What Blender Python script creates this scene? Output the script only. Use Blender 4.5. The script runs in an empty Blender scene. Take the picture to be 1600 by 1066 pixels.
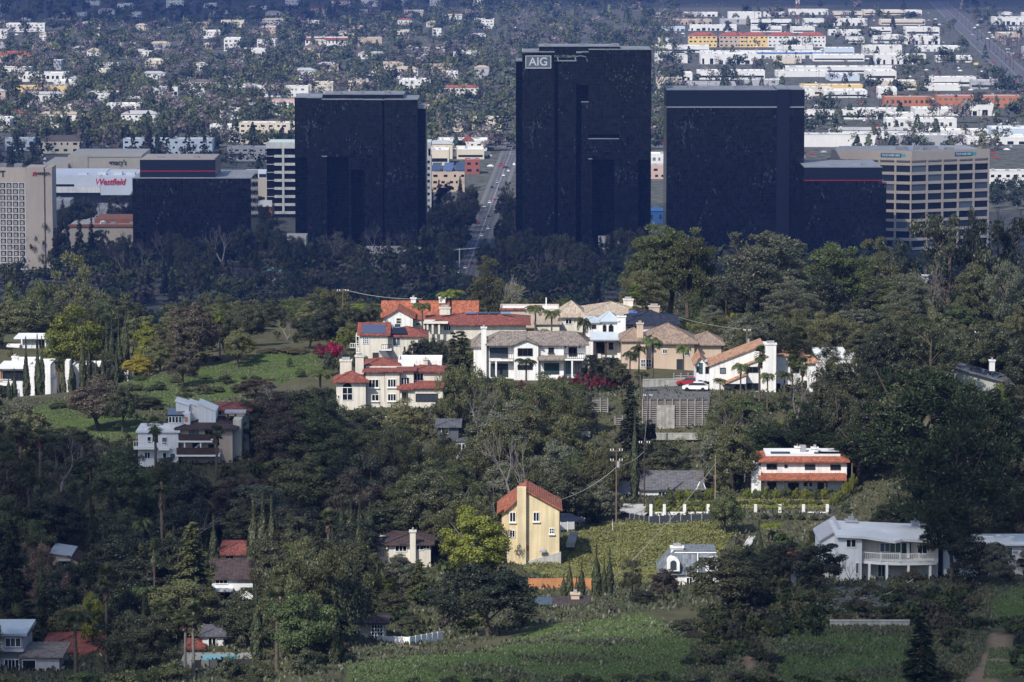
import bpy, math, random
import numpy as np
from mathutils import Vector

random.seed(7)
rng = np.random.default_rng(7)
R = math.radians
scn = bpy.context.scene
COL = scn.collection

# ------------------------------------------------------------------ camera, sky, sun, exposure
CAM_Z = 200.0
FOC = 6300.0                      # focal length in photo pixels (1600 wide): a long telephoto
PITCH = R(6.64)
cam_data = bpy.data.cameras.new('camera')
cam_data.sensor_width = 36.0
cam_data.lens = 36.0 * FOC / 1600.0
cam_data.clip_start = 1.0
cam_data.clip_end = 40000.0
cam = bpy.data.objects.new('camera', cam_data)
cam.location = (0, 0, CAM_Z)
cam.rotation_euler = (math.pi / 2 - PITCH, 0, 0)
COL.objects.link(cam)
scn.camera = cam

SUN_EL, SUN_AZ = R(43.0), R(180 + 34)        # behind the camera, a little to its left
world = bpy.data.worlds.new('World')
scn.world = world
world.use_nodes = True
wn = world.node_tree
wn.nodes.clear()
sky_node = wn.nodes.new('ShaderNodeTexSky')
sky_node.sky_type = 'NISHITA'
sky_node.sun_disc = False
sky_node.sun_elevation = SUN_EL
sky_node.sun_rotation = SUN_AZ
sky_node.altitude = 300
bg = wn.nodes.new('ShaderNodeBackground')
bg.inputs['Strength'].default_value = 0.13
wo = wn.nodes.new('ShaderNodeOutputWorld')
wn.links.new(sky_node.outputs[0], bg.inputs['Color'])
wn.links.new(bg.outputs[0], wo.inputs['Surface'])
SUN_DIR = Vector((math.sin(SUN_AZ) * math.cos(SUN_EL), math.cos(SUN_AZ) * math.cos(SUN_EL), math.sin(SUN_EL)))
sun_data = bpy.data.lights.new('sun', 'SUN')
sun_data.energy = 4.2
sun_data.angle = R(0.55)
sun_data.color = (1.0, 0.945, 0.86)
sun = bpy.data.objects.new('sun', sun_data)
sun.location = (0, 0, 900)
sun.rotation_euler = (-SUN_DIR).to_track_quat('-Z', 'Y').to_euler()
COL.objects.link(sun)
scn.view_settings.view_transform = 'Standard'
scn.view_settings.look = 'None'
scn.view_settings.exposure = 0.45
scn.view_settings.gamma = 1.0
scn.view_settings.use_curve_mapping = False
cy = scn.cycles
cy.max_bounces = 4
cy.diffuse_bounces = 2
cy.glossy_bounces = 2
cy.transmission_bounces = 2
cy.volume_bounces = 0
cy.transparent_max_bounces = 6
cy.caustics_reflective = False
cy.caustics_refractive = False

# ------------------------------------------------------------------ picture <-> place
CP, SP = math.cos(PITCH), math.sin(PITCH)

def at(px, py, Y):
    """World point seen at photo pixel (px, py) at distance Y along the view."""
    u, v = (px - 800) / FOC, (533 - py) / FOC
    dy, dz = CP + v * SP, -SP + v * CP
    t = Y / dy
    return Vector((u * t, Y, CAM_Z + dz * t))

def floor_at(px, py):
    """Valley-floor point (z = 0) under a photo pixel."""
    v = (533 - py) / FOC
    dy, dz = CP + v * SP, -SP + v * CP
    return at(px, py, -CAM_Z / dz * dy)

def proj(x, y, z):
    q = z - CAM_Z
    d = y * CP - q * SP
    return 800 + FOC * x / d, 533 - FOC * (y * SP + q * CP) / d

def ppm(Y):
    return FOC / Y                # photo pixels in a metre at distance Y

# ------------------------------------------------------------------ terrain: a base profile plus surveyed spots
BASE_Y = [-400, 0, 60, 300, 400, 500, 560, 620, 700, 790, 850, 1000, 1200, 1400, 1500, 60000]
BASE_Z = [196, 196, 183, 121, 117, 108, 103.5, 105.5, 109.5, 110.5, 103, 70, 25, 5, 0, 0]
SPOTS = []      # x, y, z

def base_z(y):
    return np.interp(y, BASE_Y, BASE_Z)

def spot(px, py, Y):
    p = at(px, py, Y)
    SPOTS.append((p.x, p.y, p.z))
    return p

def ground_z(x, y):
    x = np.asarray(x, float); y = np.asarray(y, float)
    b = base_z(y)
    if SPOTS:
        S = np.array(SPOTS)
        r = S[:, 2] - base_z(S[:, 1])
        num = np.zeros(np.broadcast(x, y).shape); den = np.full(num.shape, 0.22)
        for (sx, sy, _), rr in zip(S, r):
            w = np.exp(-((x - sx) ** 2 + (y - sy) ** 2 * 0.8) / (2 * 9.0 ** 2))
            num += w * rr; den += w
        b = b + num / den
    k = np.clip((y - 330) / 60, 0, 1) * np.clip((1300 - y) / 300, 0, 1)
    b = b + k * (0.35 * np.sin(x * 0.11 + y * 0.05) + 0.3 * np.sin(x * 0.05 - y * 0.13 + 1))
    return b

def gz(x, y):
    return float(ground_z(x, y))

# surveyed spots of open ground (grass knolls, banks, fields)
for a in [(430, 565, 735), (480, 560, 735), (330, 585, 725), (250, 620, 705), (300, 620, 700), (180, 632, 700), (100, 645, 690), (50, 655, 680),
          (0, 640, 730), (560, 1066, 412), (700, 1066, 410), (800, 1040, 420), (950, 1050, 415), (1000, 985, 445), (900, 1000, 440), (700, 1025, 432),
          (830, 960, 470), (960, 962, 468), (1050, 960, 462), (1100, 1020, 432), (1150, 1060, 412), (1230, 990, 445), (1300, 1040, 422), (1400, 1030, 425),
          (1350, 985, 452), (1450, 930, 480), (1550, 985, 442), (1600, 900, 482), (1560, 920, 475), (1500, 1066, 405), (1600, 1050, 410), (1250, 950, 470),
          (1380, 925, 487), (820, 890, 550), (880, 905, 546), (950, 925, 542), (1000, 905, 548), (860, 855, 572), (930, 840, 582), (1000, 830, 588),
          (1060, 828, 588), (1100, 860, 568), (1050, 870, 560), (980, 870, 564), (920, 875, 562), (1200, 800, 594), (1260, 802, 593), (1300, 790, 600),
          (1050, 800, 592), (1360, 750, 615), (1400, 760, 612), (1060, 615, 682), (1020, 612, 690), (1100, 618, 682), (930, 688, 660), (1000, 690, 660),
          (1080, 690, 660), (330, 1045, 440), (400, 1050, 438), (200, 1066, 425), (50, 1060, 430)]:
    spot(*a)
for a in [(590, 1010, 466), (640, 1012, 464), (690, 1003, 470), (830, 928, 524), (880, 928, 524), (925, 928, 524), (1017, 808, 593), (1060, 808, 593), (1105, 808, 593), (1180, 808, 593), (1220, 808, 593), (1290, 808, 593),
          (970, 814, 599), (1014, 824, 587), (1060, 823, 587), (1110, 821, 586), (1040, 776, 607), (1150, 774, 607), (1240, 772, 607), (1300, 772, 607), (600, 1030, 440), (1300, 992, 450), (1420, 990, 450), (640, 1000, 478)]:
    spot(*a); spot(*a)

# ------------------------------------------------------------------ mesh helpers
class MB:
    """Collects polygons, builds one mesh object."""
    def __init__(self):
        self.v, self.f = [], []
    def poly(self, pts):
        n = len(self.v)
        self.v.extend([tuple(p) for p in pts])
        self.f.append(tuple(range(n, n + len(pts))))
    def quad(self, a, b, c, d):
        self.poly((a, b, c, d))
    def box(self, x0, x1, y0, y1, z0, z1):
        n = len(self.v)
        self.v += [(x0, y0, z0), (x1, y0, z0), (x1, y1, z0), (x0, y1, z0), (x0, y0, z1), (x1, y0, z1), (x1, y1, z1), (x0, y1, z1)]
        self.f += [(n, n + 3, n + 2, n + 1), (n + 4, n + 5, n + 6, n + 7), (n, n + 1, n + 5, n + 4), (n + 1, n + 2, n + 6, n + 5), (n + 2, n + 3, n + 7, n + 6), (n + 3, n, n + 4, n + 7)]
        return self
    def prism(self, pts, z0, z1):
        """Plan polygon (counter-clockwise) extruded from z0 to z1."""
        n, k = len(self.v), len(pts)
        self.v += [(p[0], p[1], z0) for p in pts] + [(p[0], p[1], z1) for p in pts]
        self.f.append(tuple(range(n + k - 1, n - 1, -1)))
        self.f.append(tuple(range(n + k, n + 2 * k)))
        for i in range(k):
            j = (i + 1) % k
            self.f.append((n + i, n + j, n + k + j, n + k + i))
        return self
    def wallpoly(self, pts, y0, y1):
        """Polygon in x, z (counter-clockwise seen from the camera) extruded in depth."""
        n, k = len(self.v), len(pts)
        self.v += [(p[0], y0, p[1]) for p in pts] + [(p[0], y1, p[1]) for p in pts]
        self.f.append(tuple(range(n, n + k)))
        self.f.append(tuple(range(n + 2 * k - 1, n + k - 1, -1)))
        for i in range(k):
            j = (i + 1) % k
            self.f.append((n + j, n + i, n + k + i, n + k + j))
        return self
    def tube(self, pts, radii, seg=6, cap=True):
        n0 = len(self.v)
        pts = [Vector(p) for p in pts]
        for i, p in enumerate(pts):
            d = (pts[min(i + 1, len(pts) - 1)] - pts[max(i - 1, 0)])
            d = d.normalized() if d.length > 1e-6 else Vector((0, 0, 1))
            a = d.orthogonal().normalized() if abs(d.z) < 0.99 else Vector((1, 0, 0))
            b = d.cross(a).normalized(); a = b.cross(d).normalized()
            r = radii[i] if hasattr(radii, '__len__') else radii
            for k in range(seg):
                t = 2 * math.pi * k / seg
                self.v.append(tuple(p + a * (math.cos(t) * r) + b * (math.sin(t) * r)))
        for i in range(len(pts) - 1):
            for k in range(seg):
                k2 = (k + 1) % seg
                self.f.append((n0 + i * seg + k, n0 + i * seg + k2, n0 + (i + 1) * seg + k2, n0 + (i + 1) * seg + k))
        if cap:
            self.f.append(tuple(n0 + (len(pts) - 1) * seg + k for k in range(seg)))
            self.f.append(tuple(n0 + k for k in range(seg - 1, -1, -1)))
        return self
    def dome(self, cx, cy_, cz, rx, ry, rz, nu=10, nv=5):
        n0 = len(self.v)
        for j in range(nv + 1):
            ph = math.pi / 2 * j / nv
            for i in range(nu):
                th = 2 * math.pi * i / nu
                self.v.append((cx + rx * math.cos(ph) * math.cos(th), cy_ + ry * math.cos(ph) * math.sin(th), cz + rz * math.sin(ph)))
        for j in range(nv):
            for i in range(nu):
                k = (i + 1) % nu
                self.f.append((n0 + j * nu + i, n0 + j * nu + k, n0 + (j + 1) * nu + k, n0 + (j + 1) * nu + i))
        return self
    def mesh(self, name):
        me = bpy.data.meshes.new(name)
        me.from_pydata(self.v, [], self.f)
        me.update()
        return me
    def build(self, name, mat, parent=None, loc=None, rz=0.0):
        me = self.mesh(name)
        o = bpy.data.objects.new(name, me)
        COL.objects.link(o)
        if mat is not None:
            me.materials.append(mat)
        if parent is not None:
            o.parent = parent
        if loc is not None:
            o.location = loc
        if rz:
            o.rotation_euler = (0, 0, rz)
        return o

def np_mesh(name, V, F):
    """Mesh from numpy verts (n, 3) and quads (m, 4)."""
    me = bpy.data.meshes.new(name)
    V = np.ascontiguousarray(V, np.float32); F = np.ascontiguousarray(F, np.int32)
    me.vertices.add(len(V)); me.vertices.foreach_set('co', V.ravel())
    me.loops.add(F.size); me.loops.foreach_set('vertex_index', F.ravel())
    me.polygons.add(len(F))
    me.polygons.foreach_set('loop_start', np.arange(0, F.size, F.shape[1], dtype=np.int32))
    me.polygons.foreach_set('loop_total', np.full(len(F), F.shape[1], np.int32))
    me.update(calc_edges=True)
    return me

def obj(name, me, mat=None, parent=None, loc=None):
    o = bpy.data.objects.new(name, me)
    COL.objects.link(o)
    if mat is not None:
        if len(me.materials) == 0:
            me.materials.append(mat)
        elif me.materials[0] is not mat:
            o.material_slots[0].link = 'OBJECT'
            o.material_slots[0].material = mat
    if parent is not None:
        o.parent = parent
    if loc is not None:
        o.location = loc
    return o

def tag(o, label=None, cat=None, group=None, kind=None):
    for k, v in (('label', label), ('category', cat), ('group', group), ('kind', kind)):
        if v:
            o[k] = v
    return o

def thing(name, label, cat, loc=(0, 0, 0), rz=0.0, group=None):
    o = bpy.data.objects.new(name, None)
    o.empty_display_size = 0.5
    COL.objects.link(o)
    o.location = loc
    o.rotation_euler = (0, 0, rz)
    return tag(o, label, cat, group)

def lettering(text, parent, loc, size, mat, depth=0.12, squeeze=1.0, align='CENTER', shear=0.0, name='lettering'):
    """Raised letters standing upright and facing the camera side (-y)."""
    cu = bpy.data.curves.new(name, 'FONT')
    cu.body = text
    cu.size = size
    cu.extrude = depth
    cu.offset = size * 0.012
    cu.align_x = align
    cu.align_y = 'CENTER'
    cu.shear = shear
    tmp = bpy.data.objects.new('tmp_text', cu)
    COL.objects.link(tmp)
    dg = bpy.context.evaluated_depsgraph_get()
    me = bpy.data.meshes.new_from_object(tmp.evaluated_get(dg))
    bpy.data.objects.remove(tmp)
    me.name = name
    me.materials.clear()
    me.materials.append(mat)
    o = bpy.data.objects.new(name, me)
    COL.objects.link(o)
    o.parent = parent
    o.location = loc
    o.rotation_euler = (math.pi / 2, 0, 0)
    o.scale = (squeeze, 1, 1)
    return o

# ------------------------------------------------------------------ materials
MATS = {}

def new_mat(name):
    m = bpy.data.materials.new(name)
    m.use_nodes = True
    nt = m.node_tree
    nt.nodes.clear()
    out = nt.nodes.new('ShaderNodeOutputMaterial')
    return m, nt, out

def node(nt, t, **kw):
    n = nt.nodes.new(t)
    for k, v in kw.items():
        setattr(n, k, v)
    return n

def ramp(nt, fac, stops):
    r = nt.nodes.new('ShaderNodeValToRGB')
    el = r.color_ramp.elements
    while len(el) < len(stops):
        el.new(0.5)
    for e, (p, c) in zip(el, stops):
        e.position = p
        e.color = (*c, 1) if len(c) == 3 else c
    nt.links.new(fac, r.inputs[0])
    return r.outputs[0]

def surf(name, col, rough=0.8, var=0.12, scale=0.6, bump=0.0, bscale=8.0, metal=0.0, spec=0.3, streak=0.0, rnd=0.0):
    """Plain procedural surface: colour with cloudy variation, streaks and fine relief."""
    if name in MATS:
        return MATS[name]
    m, nt, out = new_mat(name)
    L = nt.links
    b = node(nt, 'ShaderNodeBsdfPrincipled')
    b.inputs['Roughness'].default_value = rough
    b.inputs['Metallic'].default_value = metal
    b.inputs['Specular IOR Level'].default_value = spec
    tc = node(nt, 'ShaderNodeTexCoord')
    nz = node(nt, 'ShaderNodeTexNoise')
    nz.inputs['Scale'].default_value = scale
    nz.inputs['Detail'].default_value = 6
    L.new(tc.outputs['Object'], nz.inputs['Vector'])
    lo = tuple(c * (1 - var) for c in col); hi = tuple(min(1, c * (1 + var)) for c in col)
    c = ramp(nt, nz.outputs['Fac'], [(0.3, lo), (0.7, hi)])
    if streak:
        mp = node(nt, 'ShaderNodeMapping'); mp.inputs['Scale'].default_value = (2.2, 2.2, 0.12)
        L.new(tc.outputs['Object'], mp.inputs['Vector'])
        n2 = node(nt, 'ShaderNodeTexNoise'); n2.inputs['Scale'].default_value = 1.0; n2.inputs['Detail'].default_value = 5
        L.new(mp.outputs[0], n2.inputs['Vector'])
        s = ramp(nt, n2.outputs['Fac'], [(0.35, (1 - streak,) * 3), (0.6, (1, 1, 1))])
        mx = node(nt, 'ShaderNodeMixRGB', blend_type='MULTIPLY'); mx.inputs[0].default_value = 1
        L.new(c, mx.inputs[1]); L.new(s, mx.inputs[2]); c = mx.outputs[0]
    if rnd:
        oi = node(nt, 'ShaderNodeObjectInfo')
        hs = node(nt, 'ShaderNodeHueSaturation')
        mr = node(nt, 'ShaderNodeMapRange')
        mr.inputs['To Min'].default_value = 1 - rnd; mr.inputs['To Max'].default_value = 1 + rnd
        L.new(oi.outputs['Random'], mr.inputs['Value']); L.new(mr.outputs[0], hs.inputs['Value'])
        L.new(c, hs.inputs['Color']); c = hs.outputs[0]
    L.new(c, b.inputs['Base Color'])
    if bump:
        n3 = node(nt, 'ShaderNodeTexNoise'); n3.inputs['Scale'].default_value = bscale; n3.inputs['Detail'].default_value = 4
        L.new(tc.outputs['Object'], n3.inputs['Vector'])
        bp = node(nt, 'ShaderNodeBump'); bp.inputs['Strength'].default_value = bump; bp.inputs['Distance'].default_value = 0.1
        L.new(n3.outputs['Fac'], bp.inputs['Height']); L.new(bp.outputs[0], b.inputs['Normal'])
    L.new(b.outputs[0], out.inputs['Surface'])
    MATS[name] = m
    return m

def tiles(name, col, col2, sx=0.32, sy=0.42, bump=0.6):
    """Roof covering: courses and columns with a different tone for each tile."""
    if name in MATS:
        return MATS[name]
    m, nt, out = new_mat(name)
    L = nt.links
    b = node(nt, 'ShaderNodeBsdfPrincipled')
    b.inputs['Roughness'].default_value = 0.85
    b.inputs['Specular IOR Level'].default_value = 0.2
    tc = node(nt, 'ShaderNodeTexCoord')
    mp = node(nt, 'ShaderNodeMapping'); mp.inputs['Scale'].default_value = (1 / sx, 1 / sy, 0.0)
    L.new(tc.outputs['Object'], mp.inputs['Vector'])
    fl = node(nt, 'ShaderNodeVectorMath', operation='FLOOR'); L.new(mp.outputs[0], fl.inputs[0])
    wn_ = node(nt, 'ShaderNodeTexWhiteNoise'); wn_.noise_dimensions = '3D'; L.new(fl.outputs[0], wn_.inputs['Vector'])
    nz = node(nt, 'ShaderNodeTexNoise'); nz.inputs['Scale'].default_value = 0.7; nz.inputs['Detail'].default_value = 8; nz.inputs['Roughness'].default_value = 0.7
    L.new(tc.outputs['Object'], nz.inputs['Vector'])
    add = node(nt, 'ShaderNodeMath', operation='MULTIPLY_ADD'); add.inputs[1].default_value = 0.55
    L.new(wn_.outputs['Value'], add.inputs[0])
    sc = node(nt, 'ShaderNodeMath', operation='MULTIPLY'); sc.inputs[1].default_value = 0.5
    L.new(nz.outputs['Fac'], sc.inputs[0]); L.new(sc.outputs[0], add.inputs[2])
    c = ramp(nt, add.outputs[0], [(0.12, tuple(x * 0.7 for x in col2)), (0.42, col2), (0.8, col)])
    L.new(c, b.inputs['Base Color'])
    fr = node(nt, 'ShaderNodeVectorMath', operation='FRACTION'); L.new(mp.outputs[0], fr.inputs[0])
    sp = node(nt, 'ShaderNodeSeparateXYZ'); L.new(fr.outputs[0], sp.inputs[0])
    sn = node(nt, 'ShaderNodeMath', operation='PINGPONG'); sn.inputs[1].default_value = 0.5; L.new(sp.outputs[0], sn.inputs[0])
    hs = node(nt, 'ShaderNodeMath', operation='SUBTRACT'); L.new(sn.outputs[0], hs.inputs[0])
    h2 = node(nt, 'ShaderNodeMath', operation='MULTIPLY'); h2.inputs[1].default_value = 0.6; L.new(sp.outputs[1], h2.inputs[0]); L.new(h2.outputs[0], hs.inputs[1])
    bp = node(nt, 'ShaderNodeBump'); bp.inputs['Strength'].default_value = bump; bp.inputs['Distance'].default_value = 0.12
    L.new(hs.outputs[0], bp.inputs['Height']); L.new(bp.outputs[0], b.inputs['Normal'])
    L.new(b.outputs[0], out.inputs['Surface'])
    MATS[name] = m
    return m

def glass(name, col=(0.012, 0.016, 0.02), rough=0.06, ior=1.5, cell=0.0, tilt=0.02):
    """Window glass seen from outside in daylight: dark and mirror-like; panes tilt a hair each."""
    if name in MATS:
        return MATS[name]
    m, nt, out = new_mat(name)
    L = nt.links
    b = node(nt, 'ShaderNodeBsdfPrincipled')
    b.inputs['Roughness'].default_value = rough
    b.inputs['IOR'].default_value = ior
    tc = node(nt, 'ShaderNodeTexCoord')
    if cell:
        mp = node(nt, 'ShaderNodeMapping'); mp.inputs['Scale'].default_value = (1 / cell, 1 / cell, 1 / (cell * 1.25))
        L.new(tc.outputs['Object'], mp.inputs['Vector'])
        ad = node(nt, 'ShaderNodeVectorMath', operation='ADD'); ad.inputs[1].default_value = (0.137, 0.211, 0.05)
        L.new(mp.outputs[0], ad.inputs[0])
        fl = node(nt, 'ShaderNodeVectorMath', operation='FLOOR'); L.new(ad.outputs[0], fl.inputs[0])
        wn_ = node(nt, 'ShaderNodeTexWhiteNoise'); wn_.noise_dimensions = '3D'; L.new(fl.outputs[0], wn_.inputs['Vector'])
        f2 = node(nt, 'ShaderNodeVectorMath', operation='MULTIPLY'); f2.inputs[1].default_value = (3.0, 3.0, 2.0); L.new(ad.outputs[0], f2.inputs[0])
        f3 = node(nt, 'ShaderNodeVectorMath', operation='FLOOR'); L.new(f2.outputs[0], f3.inputs[0])
        w2 = node(nt, 'ShaderNodeTexWhiteNoise'); w2.noise_dimensions = '3D'; L.new(f3.outputs[0], w2.inputs['Vector'])
        sb = node(nt, 'ShaderNodeVectorMath', operation='SUBTRACT'); sb.inputs[1].default_value = (0.5, 0.5, 0.5)
        L.new(w2.outputs['Color'], sb.inputs[0])
        # panes also bow a little, so reflections break up within each one
        nz = node(nt, 'ShaderNodeTexNoise'); nz.inputs['Scale'].default_value = 0.35; nz.inputs['Detail'].default_value = 3
        L.new(tc.outputs['Object'], nz.inputs['Vector'])
        sb2 = node(nt, 'ShaderNodeVectorMath', operation='SUBTRACT'); sb2.inputs[1].default_value = (0.5, 0.5, 0.5)
        L.new(nz.outputs['Color'], sb2.inputs[0])
        ad2 = node(nt, 'ShaderNodeVectorMath', operation='ADD'); L.new(sb.outputs[0], ad2.inputs[0]); L.new(sb2.outputs[0], ad2.inputs[1])
        sc = node(nt, 'ShaderNodeVectorMath', operation='SCALE'); pw = node(nt, 'ShaderNodeMath', operation='POWER'); pw.inputs[1].default_value = 4.0; L.new(w2.outputs['Value'], pw.inputs[0])
        ma = node(nt, 'ShaderNodeMath', operation='MULTIPLY_ADD'); ma.inputs[1].default_value = tilt * 4.5; ma.inputs[2].default_value = tilt * 0.3
        cl = node(nt, 'ShaderNodeTexNoise'); cl.inputs['Scale'].default_value = 0.06; cl.inputs['Detail'].default_value = 3
        L.new(tc.outputs['Object'], cl.inputs['Vector'])
        cm = node(nt, 'ShaderNodeMapRange'); cm.inputs['From Min'].default_value = 0.49; cm.inputs['From Max'].default_value = 0.68
        L.new(cl.outputs['Fac'], cm.inputs['Value'])
        cp = node(nt, 'ShaderNodeMath', operation='MULTIPLY'); L.new(pw.outputs[0], cp.inputs[0]); L.new(cm.outputs[0], cp.inputs[1])
        L.new(cp.outputs[0], ma.inputs[0]); L.new(ma.outputs[0], sc.inputs['Scale'])
        L.new(ad2.outputs[0], sc.inputs[0])
        ge = node(nt, 'ShaderNodeNewGeometry')
        a3 = node(nt, 'ShaderNodeVectorMath', operation='ADD'); L.new(ge.outputs['Normal'], a3.inputs[0]); L.new(sc.outputs[0], a3.inputs[1])
        nn = node(nt, 'ShaderNodeVectorMath', operation='NORMALIZE'); L.new(a3.outputs[0], nn.inputs[0])
        L.new(nn.outputs[0], b.inputs['Normal'])
        # mullion lines
        fr = node(nt, 'ShaderNodeVectorMath', operation='FRACTION'); L.new(ad.outputs[0], fr.inputs[0])
        sp = node(nt, 'ShaderNodeSeparateXYZ'); L.new(fr.outputs[0], sp.inputs[0])
        m0 = node(nt, 'ShaderNodeMath', operation='MINIMUM'); L.new(sp.outputs[0], m0.inputs[0]); L.new(sp.outputs[2], m0.inputs[1])
        mn = node(nt, 'ShaderNodeMath', operation='LESS_THAN'); mn.inputs[1].default_value = 0.11; L.new(m0.outputs[0], mn.inputs[0])
        mx = node(nt, 'ShaderNodeMixRGB'); L.new(mn.outputs[0], mx.inputs[0])
        v = node(nt, 'ShaderNodeMixRGB'); L.new(wn_.outputs['Value'], v.inputs[0])
        v.inputs[1].default_value = (*[c * 0.3 for c in col], 1); v.inputs[2].default_value = (*[c * 2.6 for c in col], 1)
        L.new(v.outputs[0], mx.inputs[1]); mx.inputs[2].default_value = (*[c * 2.2 for c in col], 1)
        L.new(mx.outputs[0], b.inputs['Base Color'])
        mr = node(nt, 'ShaderNodeMath', operation='MULTIPLY_ADD'); mr.inputs[1].default_value = 0.12; mr.inputs[2].default_value = rough
        L.new(mn.outputs[0], mr.inputs[0]); L.new(mr.outputs[0], b.inputs['Roughness'])
    else:
        oi = node(nt, 'ShaderNodeObjectInfo')
        c = ramp(nt, oi.outputs['Random'], [(0.0, tuple(x * 0.5 for x in col)), (0.62, col), (0.8, tuple(x * 3 for x in col)), (0.97, tuple(min(.3, x * 9) for x in col))])
        L.new(c, b.inputs['Base Color'])
    L.new(b.outputs[0], out.inputs['Surface'])
    MATS[name] = m
    return m

def leaf(name, col, var=0.35, trans=0.32, tint=None):
    """Foliage: every leaf spray its own tone, every plant its own tone."""
    if name in MATS:
        return MATS[name]
    m, nt, out = new_mat(name)
    L = nt.links
    ge = node(nt, 'ShaderNodeNewGeometry')
    oi = node(nt, 'ShaderNodeObjectInfo')
    tint = tint or (col[0] * 1.5, col[1] * 1.25, col[2] * 0.8)
    lo = tuple(c * (1 - var) for c in col)
    c = ramp(nt, ge.outputs['Random Per Island'], [(0.0, lo), (0.55, col), (1.0, tint)])
    hs = node(nt, 'ShaderNodeHueSaturation')
    L.new(c, hs.inputs['Color'])
    mr = node(nt, 'ShaderNodeMapRange'); mr.inputs['To Min'].default_value = 0.78; mr.inputs['To Max'].default_value = 1.25
    L.new(oi.outputs['Random'], mr.inputs['Value']); L.new(mr.outputs[0], hs.inputs['Value'])
    m7 = node(nt, 'ShaderNodeMath', operation='MULTIPLY'); m7.inputs[1].default_value = 7.31; L.new(oi.outputs['Random'], m7.inputs[0])
    fr = node(nt, 'ShaderNodeMath', operation='FRACT'); L.new(m7.outputs[0], fr.inputs[0])
    mr2 = node(nt, 'ShaderNodeMapRange'); mr2.inputs['To Min'].default_value = 0.483; mr2.inputs['To Max'].default_value = 0.517
    L.new(fr.outputs[0], mr2.inputs['Value']); L.new(mr2.outputs[0], hs.inputs['Hue'])
    d = node(nt, 'ShaderNodeBsdfDiffuse'); t = node(nt, 'ShaderNodeBsdfTranslucent')
    L.new(hs.outputs[0], d.inputs['Color']); L.new(hs.outputs[0], t.inputs['Color'])
    mx = node(nt, 'ShaderNodeMixShader'); mx.inputs[0].default_value = trans
    L.new(d.outputs[0], mx.inputs[1]); L.new(t.outputs[0], mx.inputs[2])
    g = node(nt, 'ShaderNodeBsdfGlossy'); g.inputs['Roughness'].default_value = 0.45; g.inputs['Color'].default_value = (0.5, 0.5, 0.5, 1)
    mx2 = node(nt, 'ShaderNodeMixShader'); mx2.inputs[0].default_value = 0.035
    L.new(mx.outputs[0], mx2.inputs[1]); L.new(g.outputs[0], mx2.inputs[2])
    L.new(mx2.outputs[0], out.inputs['Surface'])
    MATS[name] = m
    return m

LEAF = {
    'dark': leaf('leaf_dark_green', (0.066, 0.077, 0.046)),
    'deep': leaf('leaf_deep_green', (0.036, 0.046, 0.032)),
    'mid': leaf('leaf_mid_green', (0.088, 0.116, 0.052)),
    'olive': leaf('leaf_olive', (0.118, 0.130, 0.064)),
    'grey': leaf('leaf_grey_green', (0.117, 0.131, 0.084), tint=(0.168, 0.168, 0.117)),
    'silver': leaf('leaf_silver', (0.132, 0.154, 0.143), tint=(0.187, 0.198, 0.187)),
    'lime': leaf('leaf_lime', (0.143, 0.171, 0.033)),
    'yellow': leaf('leaf_yellow_green', (0.242, 0.231, 0.039)),
    'brown': leaf('leaf_brown', (0.091, 0.076, 0.058), tint=(0.131, 0.108, 0.076)),
    'pink': leaf('leaf_pinkish_brown', (0.188, 0.128, 0.100), tint=(0.242, 0.175, 0.134)),
    'mauve': leaf('leaf_mauve_twigs', (0.126, 0.112, 0.117), tint=(0.185, 0.168, 0.168)),
    'cypress': leaf('leaf_cypress', (0.050, 0.062, 0.034), trans=0.1),
    'pine': leaf('leaf_pine', (0.095, 0.118, 0.050)),
    'pine_dark': leaf('leaf_pine_dark', (0.031, 0.045, 0.020)),
    'palm': leaf('leaf_palm', (0.098, 0.126, 0.051)),
    'palm_bright': leaf('leaf_palm_bright', (0.143, 0.176, 0.039)),
    'palm_dark': leaf('leaf_palm_dark', (0.057, 0.070, 0.033)),
    'magenta': leaf('leaf_magenta', (0.220, 0.011, 0.050), tint=(0.330, 0.017, 0.088)),
    'crimson': leaf('leaf_crimson', (0.101, 0.030, 0.037), tint=(0.253, 0.021, 0.051)),
    'grass': leaf('leaf_grass', (0.088, 0.122, 0.043), var=0.18, tint=(0.118, 0.142, 0.056)),
    'cover': leaf('leaf_ground_cover', (0.185, 0.200, 0.066), var=0.2, tint=(0.235, 0.235, 0.085)),
    'dry': leaf('leaf_dry_brush', (0.097, 0.086, 0.050), tint=(0.145, 0.121, 0.072)),
}
BARK = surf('bark_brown', (0.075, 0.058, 0.045), 0.95, 0.3, 2.0, 0.5, 6)
BARK_PALE = surf('bark_pale', (0.20, 0.18, 0.165), 0.95, 0.25, 2.0, 0.3, 6)
BARK_PALM = surf('bark_palm', (0.09, 0.074, 0.060), 0.95, 0.3, 3.0, 0.6, 5)
TWIG = surf('twig_grey', (0.16, 0.145, 0.14), 0.95, 0.25, 2.0)
TWIG_MAUVE = surf('twig_mauve', (0.115, 0.10, 0.105), 0.95, 0.25, 2.0)

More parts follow.
